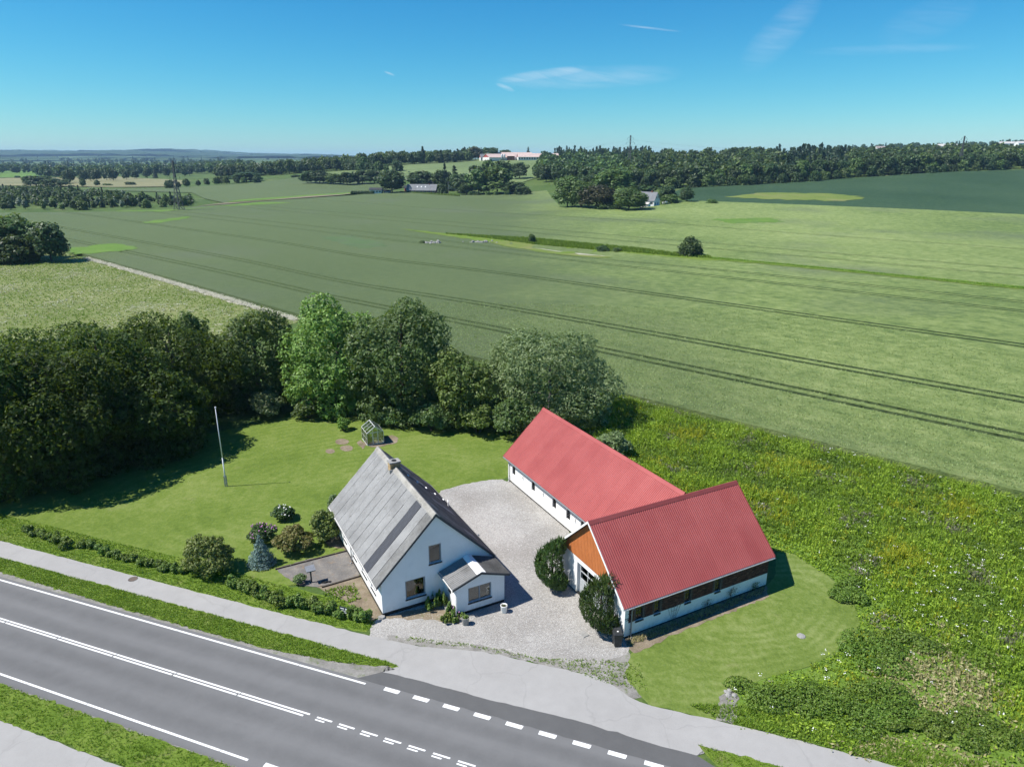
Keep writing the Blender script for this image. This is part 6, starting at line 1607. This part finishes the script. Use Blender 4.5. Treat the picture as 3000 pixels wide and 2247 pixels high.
FULLW = {'b': 8.2, 'B': 8.2, 't': 5.2, 'c': 4.6, 'u': 12, 'U': 12, 'k': 8.2, 'K': 8.2, 'g': 5.2}
KIND = {'b1': 'broadleaf_tree', 'b2': 'broadleaf_tree', 'b3': 'broadleaf_tree', 'b4': 'broadleaf_tree', 't1': 'birch_tree', 'c1': 'conifer_tree', 'c2': 'conifer_tree', 'u1': 'bush', 'u2': 'bush', 'k1': 'copper_beech', 'g1': 'poplar_tree', 'B1': 'broadleaf_tree', 'B2': 'broadleaf_tree', 'B3': 'broadleaf_tree', 'U1': 'bush', 'K1': 'copper_beech'}
rf = np.random.default_rng(2024)
COUNT = [0]


def far_tree(pk, xy, h, label, group=None, wide=1.0, cat=None):
    o = bpy.data.objects.new(KIND[pk], PROT[pk][3]); COL.objects.link(o); s = h / 10
    o.location = (xy[0], xy[1], float(T(xy[0], xy[1])) - .2); o.scale = (s * wide, s * wide, s); o.rotation_euler = (0, 0, rf.uniform(0, 6.28)); COUNT[0] += 1
    return tag(o, label, cat or ('bush' if pk[0] in 'uU' else 'tree'), group)


def px_tree(pk, b, top, x0, x1, label, group=None):
    p = tp(*b)
    if b[1] < 471: p = plan_at(b[0], 1085 if b[1] < 460 else 1055)
    h = height_at(p, top) - float(T(*p)); w = (x1 - x0) / F_PX * p[1] * 1.03
    return far_tree(pk, p, max(h, 1.5), label, group, max(.5, w / (FULLW[pk[0]] * max(h, 1.5) / 10)))


# single trees and clumps one can point at
SINGLES = [
    ('U1', (2020, 752), 690, 1980, 2056, 'round bush-like tree standing alone in the wheat by the ditch'),
    ('B3', (1556, 716), 684, 1546, 1567, 'small narrow tree beside the marshy hollow'),
    ('U1', (1765, 740), 717, 1745, 1790, 'left of two low bushes at the marshy hollow'), ('u2', (1806, 741), 723, 1790, 1826, 'right of two low bushes at the marshy hollow'),
    ('U1', (40, 775), 690, -40, 110, 'dark bushy tree at the left edge beyond the rough meadow'), ('B3', (70, 765), 632, 0, 130, 'tallest tree of the left clump beyond the rough meadow'), ('B1', (150, 772), 655, 95, 200, 'dark rounded tree at the right of the left clump'), ('B2', (-10, 770), 640, -80, 60, 'lighter tree cut by the left picture edge beyond the rough meadow'),
    # farm clump in the middle
    ('B1', (1147, 567), 500, 1108, 1190, 'big dark round tree between the white shed and the grey roofed farm'),
    ('b1', (900, 541), 503, 882, 925, 'first tree of the low row left of the white shed'), ('b2', (935, 541), 500, 910, 965, 'dark round tree second in the low row left of the white shed'), ('b3', (975, 543), 510, 955, 1000, 'light green tree in the low row left of the white shed'), ('b1', (1015, 545), 505, 990, 1045, 'broad tree in the middle of the low row left of the white shed'), ('b4', (1060, 542), 498, 1035, 1090, 'dark tree in the low row before the big round tree'), ('b2', (1095, 540), 497, 1070, 1120, 'last tree of the low row behind the white shed'),
    ('b2', (1230, 555), 500, 1190, 1268, 'broad dark tree behind the grey farm roof'), ('b4', (1290, 556), 498, 1262, 1320, 'dark tree right of the grey farm roof'), ('c1', (1330, 560), 492, 1310, 1350, 'dark pointed conifer right of the grey farm'), ('c2', (1302, 556), 486, 1288, 1318, 'thin conifer sticking up behind the grey farm'), ('b1', (1350, 566), 508, 1320, 1385, 'dark round tree in the farm garden'), ('u1', (1295, 571), 538, 1280, 1315, 'yellowish bush at the farm wall end'),
    ('b3', (1400, 570), 497, 1370, 1440, 'light green tree in the right part of the farm grove'), ('b3', (1455, 568), 488, 1415, 1500, 'tallest yellow-green tree of the farm grove'), ('b1', (1395, 555), 484, 1370, 1425, 'dark tree behind the farm grove'), ('b2', (1500, 570), 530, 1475, 1540, 'dark low tree right of the tallest farm grove tree'), ('u1', (1530, 572), 545, 1505, 1558, 'low dark bush at the right end of the farm grove'), ('k1', (1415, 568), 535, 1400, 1435, 'reddish brown tree inside the farm grove'), ('b4', (1365, 572), 535, 1340, 1395, 'low dark tree at the front of the farm grove'), ('b3', (1430, 545), 470, 1410, 1455, 'light tree on the slope behind the farm grove'), ('b2', (1470, 545), 468, 1445, 1500, 'dark tall tree on the slope behind the farm grove'),
    ('b4', (1520, 525), 475, 1495, 1545, 'left tree of the pair on the slope right of the farm grove'), ('b4', (1585, 526), 480, 1550, 1600, 'first tree of the wood tongue beside the slope'),
    # clump round the white house
    ('B2', (1660, 608), 518, 1615, 1705, 'pale loose tree at the left end of the white house grove'), ('B3', (1700, 610), 530, 1660, 1740, 'dark green tree in the white house grove'), ('K1', (1745, 612), 540, 1695, 1795, 'brownish copper tree in the white house grove'), ('B2', (1800, 590), 495, 1745, 1860, 'large light green tree behind the white house grove'), ('B1', (1725, 585), 515, 1690, 1770, 'dark tree at the back of the white house grove'), ('K1', (1785, 610), 552, 1765, 1800, 'dark purple tree left of the bright bush by the white house'), ('B3', (1840, 616), 550, 1795, 1895, 'bright leafy tree left of the white house'), ('U1', (1780, 614), 590, 1740, 1820, 'low bush line in front of the white house grove'), ('b2', (1880, 585), 540, 1850, 1920, 'dark tree just behind the white house'),
    ('b1', (1950, 590), 545, 1930, 1985, 'dark tree right behind the white house gable'), ('u2', (1960, 596), 568, 1935, 1990, 'rounded light bush right of the white house'), ('B1', (2008, 592), 546, 1990, 2028, 'pointed dark tree standing right of the white house'), ('u2', (2082, 596), 582, 2065, 2100, 'small bush at the field corner right of the white house'),
    # hill farm
    ('k1', (1390, 467), 429, 1370, 1410, 'dark copper beech left of the hill farm'), ('b1', (1435, 462), 432, 1410, 1462, 'broad dark tree behind the hill farm'), ('b2', (1480, 458), 438, 1460, 1500, 'tree behind the hill farm roofs'), ('c1', (1545, 456), 434, 1538, 1555, 'pointed conifer behind the hill farm'),
    # valley on the left
    ('b1', (105, 552), 517, 60, 135, 'dark round tree standing in the fallow field edge on the left'), ('b4', (160, 553), 525, 125, 200, 'lower tree right of the dark round valley tree'), ('t1', (242, 553), 526, 236, 250, 'thin young tree in the hedge before the fallow field'), ('t1', (283, 550), 530, 277, 291, 'second thin young tree in the hedge before the fallow field'), ('u1', (380, 548), 535, 365, 397, 'round dark bush in the hedge before the fallow field'), ('u1', (208, 552), 545, 200, 216, 'smallest bush in the hedge before the fallow field'), ('u2', (312, 550), 540, 298, 325, 'paler bush in the hedge before the fallow field'), ('u1', (50, 528), 518, 42, 60, 'single small bush in the bright pasture'), ('u2', (328, 527), 513, 318, 338, 'round bush at the edge of the valley wood'), ('b1', (720, 537), 506, 680, 765, 'dark end of the hedgerow right of the pylon'), ('u1', (866, 522), 513, 852, 883, 'low bush in the field below the left farm')]
for s_ in SINGLES: px_tree(*s_)


def line_pts(px, step, jit=0.0, most=10 ** 6):
    P = [plan_at(p[0], p[2]) if len(p) == 3 else tp(*p) for p in px]; out = []; d = 0.0
    for a, b in zip(P, P[1:]):
        L = np.linalg.norm(b - a)
        while d < L: out.append(a + (b - a) * d / L + rf.normal(size=2) * jit); d += step * rf.uniform(.75, 1.3)
        d -= L
    if len(out) > most: out = [out[int(i)] for i in np.linspace(0, len(out) - 1, most)]
    return out


def row(px, step, hlo, hhi, kinds, label, group, back=0.0, jit=1.5, most=38):
    for p in line_pts(px, step, jit, most):
        q = p * (1 + back / np.linalg.norm(p)); far_tree(kinds[rf.integers(0, len(kinds))], q, rf.uniform(hlo, hhi), label, group)


RF = [(1850, 556), (1960, 553), (2100, 546), (2200, 541), (2400, 527), (2600, 512), (2800, 499), (3010, 490)]
row(RF, 10, 6, 9.5, ['u1', 'u1', 'b1', 'b4', 'u2'], 'low bushy tree in the front fringe of the right wood', 'front fringe of the right wood', 4)
row(RF, 11, 12, 16.5, ['b1', 'b2', 'b4', 'b1', 'b3'], 'tall dark broadleaf tree in the front rank of the right wood', 'front rank of the right wood', 14)
row([(1600, 535), (1700, 541), (1860, 556)], 11, 12, 16.5, ['b1', 'b2', 'b4'], 'tall dark tree in the wood tongue behind the white house', 'wood tongue behind the white house', 5)
row([(640, 508, 960), (760, 505, 930), (880, 500, 905), (1000, 492, 890), (1100, 483, 900), (1200, 475, 930), (1300, 470, 975), (1385, 465, 1030)], 15, 13, 18, ['b1', 'b2', 'b4', 'b3'], 'dark tree in the front rank of the wood left of the hill farm', 'front rank of the wood left of the hill farm', 5)
row([(500, 557), (580, 550), (680, 543), (760, 538)], 9, 6, 9, ['b1', 'b4', 'u1', 'b3'], 'tree in the hedgerow running behind the near pylon', 'hedgerow behind the near pylon')
row([(1010, 500), (1060, 503), (1110, 508), (1180, 503)], 12, 8, 13, ['b1', 'b3', 'u1'], 'tree in the short row on the slope left of the hill field', 'short row on the slope')
row([(0, 622), (110, 618), (230, 622), (300, 610), (420, 614), (560, 606)], 8, 3.5, 6.5, ['b3', 'g1', 't1', 'u2', 'b1'], 'small tree at the near edge of the young plantation on the left', 'near edge of the young plantation')
row([(190, 545), (330, 535), (450, 528), (560, 520)], 22, 14, 19, ['b1', 'b2', 'c2', 'b4'], 'dark tree at the near edge of the valley wood', 'near edge of the valley wood', 30, 6)
# garden hedge along the farm grove
row([(1375, 575), (1430, 575), (1500, 573), (1555, 566)], 7, 3.5, 4.5, ['u1', 'u2'], 'clipped bush in the hedge before the farm grove', 'hedge before the farm grove', 0, .3)


# woods that read as one mass
def mass(name, label, items, cat='wood'):
    """items: (proto, x, y, h)"""
    Vs, Ms = [], []; pal = [LEAF['forest'], LEAF['forest_light'], LEAF['conifer'], LEAF['grey'], M['bark']]
    idx = {'forest': 0, 'forest_light': 1, 'conifer': 2, 'grey': 3}
    for (pk, x, y, h) in items:
        V = LOW[pk][0] * (h / 10) * np.array([1.05, 1.05, 1]); a = rf.uniform(0, 6.28); c, s = math.cos(a), math.sin(a)
        R = np.column_stack([V[:, 0] * c - V[:, 1] * s + x, V[:, 0] * s + V[:, 1] * c + y, V[:, 2] + float(T(x, y)) - .3]); Vs.append(R); Ms.append(np.full(len(V) // 4, idx[LOW[pk][1]]))
    stuff(name, fast_mesh(name, np.concatenate(Vs), 4, pal, np.concatenate(Ms)), label, cat)


LOW = {}
for nm, k, lf_, n, s in [('b1', 'broad', 'forest', 170, 1.22), ('b2', 'broad', 'forest', 170, 1.22), ('b3', 'broad', 'forest_light', 170, 1.22), ('c1', 'conifer', 'conifer', 160, .95), ('t1', 'tall', 'forest_light', 120, 1.1), ('g1', 'tall', 'grey', 120, 1.1), ('u1', 'bush', 'forest', 130, 1.5)]:
    V, mi, mt = proto(nm, sum(map(ord, nm)) * 13, k, lf_, n, s); LOW[nm] = (V[:-16], lf_)


def fill(px, depth, step, hlo, hhi, kinds, start=24.0, grow=1.02, cf=None):
    out = []; base = line_pts(px, step, 0); d = start
    while d < depth:
        for p in base:
            q = p * (1 + (d + rf.normal() * 3) / np.linalg.norm(p)) + rf.normal(size=2) * step * .35
            k = kinds[rf.integers(0, len(kinds))]
            if cf and cf(q): k = 'c1'
            hh = rf.uniform(hlo, hhi) * (1.15 if k == 'c1' and rf.random() < .5 else 1); out.append((k, q[0], q[1], hh))
        d += step * .95; step *= grow
    return out


mass('wood', 'large dark mixed wood on the rising ground at the right', fill(RF + [(3250, 478, 610), (3750, 478, 600)], 420, 12, 11, 16, ['b1', 'b2', 'b1', 'b3', 'b2', 'b3'], 24, 1.03, lambda q: .36 < q[0] / q[1] < .46 and rf.random() < .7))
mass('wood_tongue', 'dark wood stretching from the hill farm slope to the white house', fill([(1590, 532), (1700, 541), (1860, 556)], 330, 12, 10, 14, ['b1', 'b2', 'b3', 'b1'], 15, 1.03))
mass('hill_wood', 'dark wood on the ridge left of the hill farm', fill([(640, 508, 960), (760, 505, 930), (880, 500, 905), (1000, 492, 890), (1100, 483, 900), (1200, 475, 930), (1300, 470, 975), (1385, 465, 1030)], 130, 14, 12, 17, ['b1', 'b2', 'b1', 'b3'], 18, 1.04, lambda q: q[0] / q[1] > -.13 and rf.random() < .35))
mass('ridge_conifers', 'line of dark conifers on the ridge right of the hill farm', fill([(1630, 466, 1080), (1720, 462, 1100), (1800, 462, 1100), (1900, 470, 1060)], 90, 12, 9, 14, ['c1', 'c1', 'b1'], 0, 1.03))
mass('valley_wood', 'dark woods spread across the left valley', fill([(0, 535), (120, 525)], 900, 60, 12, 20, ['b1', 'b2', 'b1'], 400, 1.05) + fill([(150, 528), (330, 522), (560, 515), (700, 509)], 700, 26, 13, 20, ['b1', 'b2', 'b1', 'b3'], 20, 1.12) + fill([(0, 506), (200, 502), (420, 500), (640, 497)], 900, 45, 12, 18, ['b1', 'b2', 'b1', 'c1'], 10, 1.15))
mass('far_woods', 'far dark hill woods under the horizon on the left', fill([(0, 487), (200, 486), (450, 486), (640, 486)], 2500, 120, 14, 22, ['b1', 'b2', 'c1'], 0, 1.3))
pl_ = [tp(*p) for p in [(0, 618), (230, 620), (420, 612), (590, 606), (560, 596), (420, 586), (300, 575), (200, 565), (0, 560)]]; pp = scatter(pl_, 420, rf)
mass('young_plantation', 'young mixed plantation of pale and dark saplings on the left', [(['t1', 'b3', 'c1', 'b1', 'g1', 'u1'][rf.integers(0, 6)], x, y, rf.uniform(3, 6.5)) for x, y in pp], 'plantation')
mass('right_far_woods', 'wooded hills on the horizon at the far right', [('b1' if rf.random() < .7 else 'c1', a * y, y, rf.uniform(12, 18)) for a, y in zip(rf.uniform(.40, .85, 300), rf.uniform(1750, 2600, 300))])
# reeds and grass in the hollow and along the ditch
pm = scatter([tp(*p) for p in [(1300, 691), (1560, 704), (1850, 731), (1990, 748), (2080, 757), (2080, 762), (1990, 757), (1850, 745), (1560, 722), (1440, 706)]], 5200, rf)
stuff('reeds', fast_mesh('reeds', blades(pm, T(pm[:, 0], pm[:, 1]) + .7, np.full(len(pm), .75), np.full(len(pm), .30), 3, rf, .4), 3, M['weeds_dark']), 'dark reeds and tall grass in the hollow and ditch', 'reeds')

pd = scatter([tp(*p) for p in [(2080, 758), (2300, 778), (2700, 816), (3400, 884), (3400, 892), (2690, 820), (2290, 781), (2080, 763)]], 2600, rf)
stuff('ditch_grass', fast_mesh('ditch_grass', blades(pd, T(pd[:, 0], pd[:, 1]) + .7, np.full(len(pd), .32), np.full(len(pd), .25), 3, rf, .5), 3, M['weeds_dark']), 'low grass along the narrow ditch to the right', 'grass')

# stone heaps in the wheat
for k, (px_, lbl) in enumerate([((1262, 718), 'pale stone heap with a dark burrow, left of two in the wheat'), ((1405, 716), 'long pale stone heap at the tip of the marshy hollow')]):
    c = tp(*px_); o = thing('stone_heap', lbl, 'stone heap', (*c, float(T(*c)) + .5)); rg = np.random.default_rng(k); n = 34
    for j in range(n):
        mb = MB(); r = rg.uniform(.25, .6); mb.lathe([(r, -.1), (r * .95, r * .4), (r * .3, r * .75)], 7); q = mb.build('stone', M['concrete'], o, False, (rg.normal() * (1.6 if k == 0 else 3.0), rg.normal() * 1.0, abs(rg.normal()) * .35), rg.uniform(0, 3))
    if k == 0: MB().lathe([(1.3, -.2), (1.2, .55), (.6, .95)], 9).build('turf_mound', M['tram'], o, False, (-3.4, .3, 0))


# ------------------------------------------------------------------ far buildings
M['roof_grey'] = fibre_mat('roof_grey', G(.13, .135, .145), G(.18, .185, .195), G(.23, .235, .245), G(.15, .155, .16)); M['roof_dark'] = simple('roof_dark', G(.035, .038, .045), .7)
M['roof_pink'] = fibre_mat('roof_pink', G(.42, .31, .27), G(.52, .40, .36), G(.60, .50, .46), G(.46, .36, .32)); M['roof_rust'] = fibre_mat('roof_rust', G(.22, .16, .13), G(.36, .30, .27), G(.50, .46, .43), G(.30, .18, .12)); M['roof_pale'] = fibre_mat('roof_pale', G(.40, .38, .35), G(.50, .48, .45), G(.60, .58, .55), G(.42, .38, .34))
M['wall_brick'] = simple('wall_brick', G(.22, .085, .055), .9, .2, 0, .15); M['wall_red'] = simple('wall_red', G(.28, .035, .035), .8); M['wall_redgable'] = simple('wall_redgable', G(.36, .075, .06), .8); M['wall_far'] = simple('wall_far', G(.72, .72, .71), .85); M['win_dark'] = simple('win_dark', G(.03, .035, .04), .3, .5); M['steel'] = simple('steel', G(.45, .47, .48), .5, .5, .3); M['wall_blue'] = simple('wall_blue', G(.13, .17, .22), .8)


def gable_house(name, label, cat, xy, rz, L, W, ze, zr, wall_m, roof_m, gable_m=None, wins=0, gwins=(), ov=.4, chim=None, wz=(.35, .75), skylights=0):
    """ridge along local x, origin in the middle; every pane and face its own part"""
    o = thing(name, label, cat, (xy[0], xy[1], float(T(xy[0], xy[1])) - .15), rz)
    l, w = L / 2, W / 2; s = (zr - ze) / w
    MB().box(-l, l, -w, w, 0, ze).build('wall', M[wall_m], o)
    for e in (-1, 1):
        mb = MB(); mb.prism([(-w, ze), (w, ze), (0, zr)], 'x', e * l - (.25 if e > 0 else 0), e * l + (.25 if e < 0 else 0)); mb.build('gable', M[gable_m or wall_m], o)
    for e in (-1, 1):
        mb = MB(); a = [(e * (w + ov), ze - ov * s), (0, zr + .02), (0, zr + .22), (e * (w + ov), ze - ov * s + .18)]; mb.prism(a if e < 0 else a[::-1], 'x', -l - ov, l + ov); rf_ = mb.build('roof', M[roof_m], o)
        for k in range(skylights if e < 0 else 0):
            x = -l * .3 + k * L * .14; y = -w * .45; z = zr - w * .45 * s + .2; mb = MB(); mb.hexa([(x - .4, y - .5, z - .5 * s), (x + .4, y - .5, z - .5 * s), (x + .4, y + .3, z + .3 * s), (x - .4, y + .3, z + .3 * s)], [(x - .4, y - .5, z - .5 * s + .12), (x + .4, y - .5, z - .5 * s + .12), (x + .4, y + .3, z + .3 * s + .12), (x - .4, y + .3, z + .3 * s + .12)]); mb.build('skylight', M['wall_far'], rf_)
    for e in (-1, 1):
        for k in range(wins):
            x = -l + L * (k + .5) / wins; ww = L / wins * .32; wn = MB().box(x - ww, x + ww, e * w - .03, e * w + .03, ze * wz[0], ze * wz[1]).build('window', M['wall_far'], o)
            MB().box(x - ww * .86, x + ww * .86, e * w - .045, e * w + .045, ze * (wz[0] + .03), ze * (wz[1] - .03)).build('pane', M['win_dark'], wn)
    for (e, y, z, ww, hh) in gwins:
        wn = MB().box(e * l - .03, e * l + .03, y - ww / 2, y + ww / 2, z, z + hh).build('window', M['win_dark'], o)
    if chim: MB().box(chim[0] - .35, chim[0] + .35, -.3, .3, zr - .4, zr + .9).build('chimney', M['wall_brick'], o)
    return o


# farm in the middle: long grey roof, red shed, roof behind, white shed, pole
c = tp(1236, 567); gable_house('farmhouse_in_grove', 'long low farmhouse with grey roof and brick wall in the middle grove', 'house', c, -.18, 25, 8.5, 2.7, 7.0, 'wall_brick', 'roof_grey', 'wall_blue', 7, [(-1, -1.2, 4.2, .9, 1.2), (-1, 1.2, 4.2, .9, 1.2)], .5, (6, 0), (.3, .8), 3)
c = tp(1196, 563); gable_house('red_shed', 'small red shed at the left end of the grey roofed farmhouse', 'shed', (c[0], c[1] + 6), .2, 9, 6, 2.6, 4.6, 'wall_red', 'roof_dark')
c = tp(1235, 559); gable_house('rear_building', 'dark roofed building behind the grey roofed farmhouse', 'barn', (c[0] + 1, c[1] + 10), -.12, 17, 8, 3.2, 7.4, 'wall_brick', 'roof_dark')
c = tp(1101, 569); gable_house('white_shed', 'white shed with black roof at the end of the farm track', 'shed', c, -.10, 10, 6, 3.3, 4.6, 'wall_far', 'roof_dark', 'wall_far', 4, [], .6)
c = tp(1133, 569); gable_house('lean_to', 'low grey lean-to right of the white shed', 'shed', c, -.1, 5, 4, 2.2, 3.0, 'wall_blue', 'roof_dark')
c = tp(1045, 573); o = thing('clipped_hedge', 'dark clipped hedge left of the white shed', 'hedge', (*c, float(T(*c))), .12); V, C = crown_mesh('foliage', 901, [(k * 1.6 - 4, 0, 1.4, 1.5, 1.6, 1.7) for k in range(11)], 2600, .42, LEAF['forest'], 9, .45, low=-.3); link('foliage', V, o)
a, b = tp(1172, 566), tp(1350, 579); mid = (a + b) / 2; o = thing('garden_hedge', 'long low clipped hedge in front of the farmhouse in the grove', 'hedge', (*mid, float(T(*mid))), math.atan2(*(b - a)[::-1])); ll = np.linalg.norm(b - a); V, C = crown_mesh('foliage', 902, [(-ll / 2 + k * 1.7, 0, .8, 1.2, .9, 1.0) for k in range(int(ll / 1.7))], 4200, .34, LEAF['hedge'], 6, .5, low=-.3); link('foliage', V, o)
c = tp(1312, 576); o = thing('utility_pole', 'pale wooden utility pole in front of the farm grove', 'pole', (*c, float(T(*c)))); MB().tube((0, 0, -.3), (0, 0, 11), .20, .14, 8).build('pole', M['bark_pale'], o); MB().box(-.9, .9, -.06, .06, 10.3, 10.45).build('crossarm', M['bark_pale'], o)
# white house with grey roof, boat
c = tp(1908, 603); gable_house('white_gable_house', 'white gabled house with grey roof at the edge of the right grove', 'house', (c[0] - 1.5, c[1] + 4), -.62, 11, 8.2, 3.4, 8.0, 'wall_far', 'roof_grey', 'wall_far', 3, [(1, -1.0, 4.4, .9, 1.3), (1, 1.2, 4.4, .9, 1.3), (1, -1.8, .9, 1.0, 1.4), (1, 1.4, .9, 1.0, 1.4)], .35, (2, 0))
c = tp(1890, 606); gable_house('conservatory', 'small pale conservatory at the foot of the white gabled house', 'annex', (c[0] - .5, c[1] - 1.0), -.62, 5, 3.5, 2.2, 3.0, 'wall_far', 'roof_pale', None, 4)
c = tp(1949, 598); o = thing('boat', 'small white boat parked right of the white gabled house', 'boat', (*c, float(T(*c)) + .4), .1)
mb = MB(); mb.hexa([(-2.0, -.5, 0), (1.4, -.5, 0), (2.4, 0, .2), (1.4, .5, 0), (-2.0, .5, 0)], [(-2.3, -1.0, 1.0), (1.6, -1.0, 1.0), (3.0, 0, 1.15), (1.6, 1.0, 1.0), (-2.3, 1.0, 1.0)]); mb.build('hull', M['wall_far'], o); MB().box(-.6, .8, -.6, .6, 1.0, 1.6).build('cabin', M['wall_far'], o)
# hill farm
c = plan_at(1452, 1000); gable_house('hill_barn', 'left hill barn with red gable and long pale pink roof', 'barn', (c[0] + 12, c[1] + 16), .55, 62, 19, 4.2, 8.6, 'wall_far', 'roof_pink', 'wall_redgable', 0, [], .5)
c = plan_at(1520, 1000); gable_house('hill_barn', 'right hill barn with red gable and row of grey windows', 'barn', (c[0] + 25, c[1] + 8), .10, 56, 18, 4.4, 9.0, 'wall_far', 'roof_pink', 'wall_redgable', 16, [], .5, None, (.25, .8))
c = plan_at(1423, 1005); gable_house('hill_house', 'small gabled house left of the hill barns', 'house', (c[0] - 2, c[1] + 20), .25, 16, 9, 4.5, 9.0, 'wall_far', 'roof_grey', 'wall_redgable', 4, [])
c = plan_at(1476, 1000); gable_house('hill_annex', 'dark red brick annex between the two hill barns', 'shed', (c[0] + 8, c[1] + 10), .1, 10, 9, 6.0, 7.6, 'wall_brick', 'roof_pink')
c = plan_at(1548, 1000); gable_house('hill_rear_barn', 'pale pink roofed barn behind the hill barns', 'barn', (c[0] - 25, c[1] + 60), .15, 60, 18, 4.5, 9.5, 'wall_far', 'roof_pink')
for k, (px_, lbl) in enumerate([(1468, 'left of two pale feed silos at the hill farm'), (1475, 'right of two pale feed silos at the hill farm')]):
    c = plan_at(px_, 998); o = thing('silo', lbl, 'silo', (c[0], c[1] + 3, float(T(c[0], c[1] + 3)))); MB().lathe([(.4, 1.0), (1.4, 3.0), (1.4, 8.0), (.4, 9.3)], 12).build('tank', M['steel'], o, True)
    for a in (0, 1.57, 3.14, 4.71): MB().tube((1.2 * math.cos(a), 1.2 * math.sin(a), -.3), (1.2 * math.cos(a), 1.2 * math.sin(a), 3.2), .08).build('leg', M['steel'], o)
# left farm
c = tp(872, 506); gable_house('rusty_barn', 'white barn with rusty corrugated roof below the left wood', 'barn', (c[0] + 3, c[1] + 5), .35, 17, 11, 4.6, 8.2, 'wall_blue', 'roof_rust', 'wall_far')
c = tp(922, 503); gable_house('long_pale_barn', 'long pale roofed barn right of the rusty barn', 'barn', (c[0], c[1] + 8), .12, 24, 10, 3.4, 6.4, 'wall_brick', 'roof_pale')
c = tp(806, 504); gable_house('small_white_shed', 'small white shed left of the rusty barn', 'shed', c, .1, 8, 5, 3, 4.2, 'wall_far', 'roof_pale')
c = plan_at(114, 1750); gable_house('valley_barn', 'white roofed barn among the trees of the left valley', 'barn', c, .05, 42, 18, 10, 14, 'wall_brick', 'roof_pale')
for (px_, py_, Y, L_, lbl, a) in [(2772, 425, 1420, 34, 'pale roof showing above the right wood', -.2), (2955, 412, 1700, 44, 'white farm roof on the far right horizon', -.1), (3000, 414, 1650, 40, 'white farm roof at the right picture edge', .1), (2575, 426, 1500, 24, 'small brownish roof above the conifers of the right wood', .3)]:
    d = px_ray(px_, py_); c = np.array([d[0] / d[1] * Y, Y]); o = gable_house('hilltop_building', lbl, 'building', c, a, L_, 13, 6, 10, 'wall_far', 'roof_pale' if px_ != 2575 else 'roof_rust')


# ------------------------------------------------------------------ power pylons
def pylon(name, label, xy, h, rz):
    o = thing(name, label, 'pylon', (xy[0], xy[1], float(T(*xy)) - .2), rz); bw_, tw = h * .075, h * .012; n = 9; r = .20
    lev = [h * (1 - (1 - k / n) ** 1.25) for k in range(n + 1)]; hw_ = [bw_ + (tw - bw_) * min(1, z / (h * .72)) ** .8 for z in lev]
    for (sx, sy) in ((1, 1), (1, -1), (-1, 1), (-1, -1)):
        mb = MB()
        for k in range(n): mb.tube((sx * hw_[k], sy * hw_[k], lev[k]), (sx * hw_[k + 1], sy * hw_[k + 1], lev[k + 1]), r, r, 4, False)
        mb.build('leg', M['steel_dark'], o)
    mb = MB()
    for k in range(n):
        a, b, z0, z1 = hw_[k], hw_[k + 1], lev[k], lev[k + 1]; q = [(1, 1), (1, -1), (-1, -1), (-1, 1)]
        for i in range(4):
            c0, c1 = q[i], q[(i + 1) % 4]
            mb.tube((c0[0] * a, c0[1] * a, z0), (c1[0] * b, c1[1] * b, z1), .11, .11, 4, False); mb.tube((c1[0] * a, c1[1] * a, z0), (c0[0] * b, c0[1] * b, z1), .11, .11, 4, False); mb.tube((c0[0] * b, c0[1] * b, z1), (c1[0] * b, c1[1] * b, z1), .05, .05, 4, False)
    mb.build('bracing', M['steel_dark'], o)
    for z, l in ((h * .70, h * .135), (h * .82, h * .11), (h * .93, h * .08)):
        for s in (-1, 1):
            mb = MB(); mb.tube((0, 0, z), (s * l, 0, z + .1), .09, .06, 4, False); mb.tube((0, 0, z + h * .05), (s * l, 0, z + .1), .07, .05, 4, False); ca = mb.build('crossarm', M['steel_dark'], o)
            MB().lathe([(.06, -1.5), (.14, -1.4), (.08, -1.0), (.14, -.8), (.05, 0)], 6).build('insulator', M['sill_black'], ca, False, (s * l, 0, z))
    return o


M['steel_dark'] = simple('steel_dark', G(.085, .088, .09), .6, .4)
P1 = tp(524, 622); pylon('power_pylon', 'nearest lattice power pylon at the edge of the left plantation', P1, 29, -.4)
d = px_ray(1840, 500); P2 = np.array([d[0] / d[1] * 700, 700.]); pylon('power_pylon', 'lattice power pylon rising above the wood behind the white house', P2, 36, -.3)
d = px_ray(2808, 480); P3 = np.array([d[0] / d[1] * 645, 645.]); pylon('power_pylon', 'lattice power pylon half hidden in the wood at the far right', P3, 29, -.2)
for (A, hA, B, hB, lbl) in [(P2, 36, P3, 29, 'sagging power line between the two right pylons'), (P1, 29, P2, 36, 'sagging power line between the left and middle pylons')]:
    o = thing('power_line', lbl, 'power line')
    for fz, off in ((.70, 3.6), (.82, 3.0), (.93, 2.2)):
        for s in (-1, 1):
            a = Vector((A[0] + s * off, A[1], float(T(*A)) + hA * fz - 1.5)); b = Vector((B[0] + s * off, B[1], float(T(*B)) + hB * fz - 1.5)); pts = []
            for k in range(17): t = k / 16; p = a.lerp(b, t); p.z -= 9 * 4 * t * (1 - t); pts.append(p)
            MB().path(pts, .022, 3).build('wire', M['steel_dark'], o)

# ------------------------------------------------------------------ the air
t = NT('haze'); t.N.remove(t.b); pv = t.n('ShaderNodeVolumePrincipled'); pv.inputs['Color'].default_value = (.46, .72, 1.0, 1); pv.inputs['Density'].default_value = HAZE; pv.inputs['Anisotropy'].default_value = .0
t.L.new(pv.outputs[0], t.out.inputs['Volume'])
hz = MB().box(-13000, 13000, -140, 14500, -4, 150).build('haze', t.m); tag(hz, 'thin blue summer haze over the far land', 'haze', None, 'stuff')
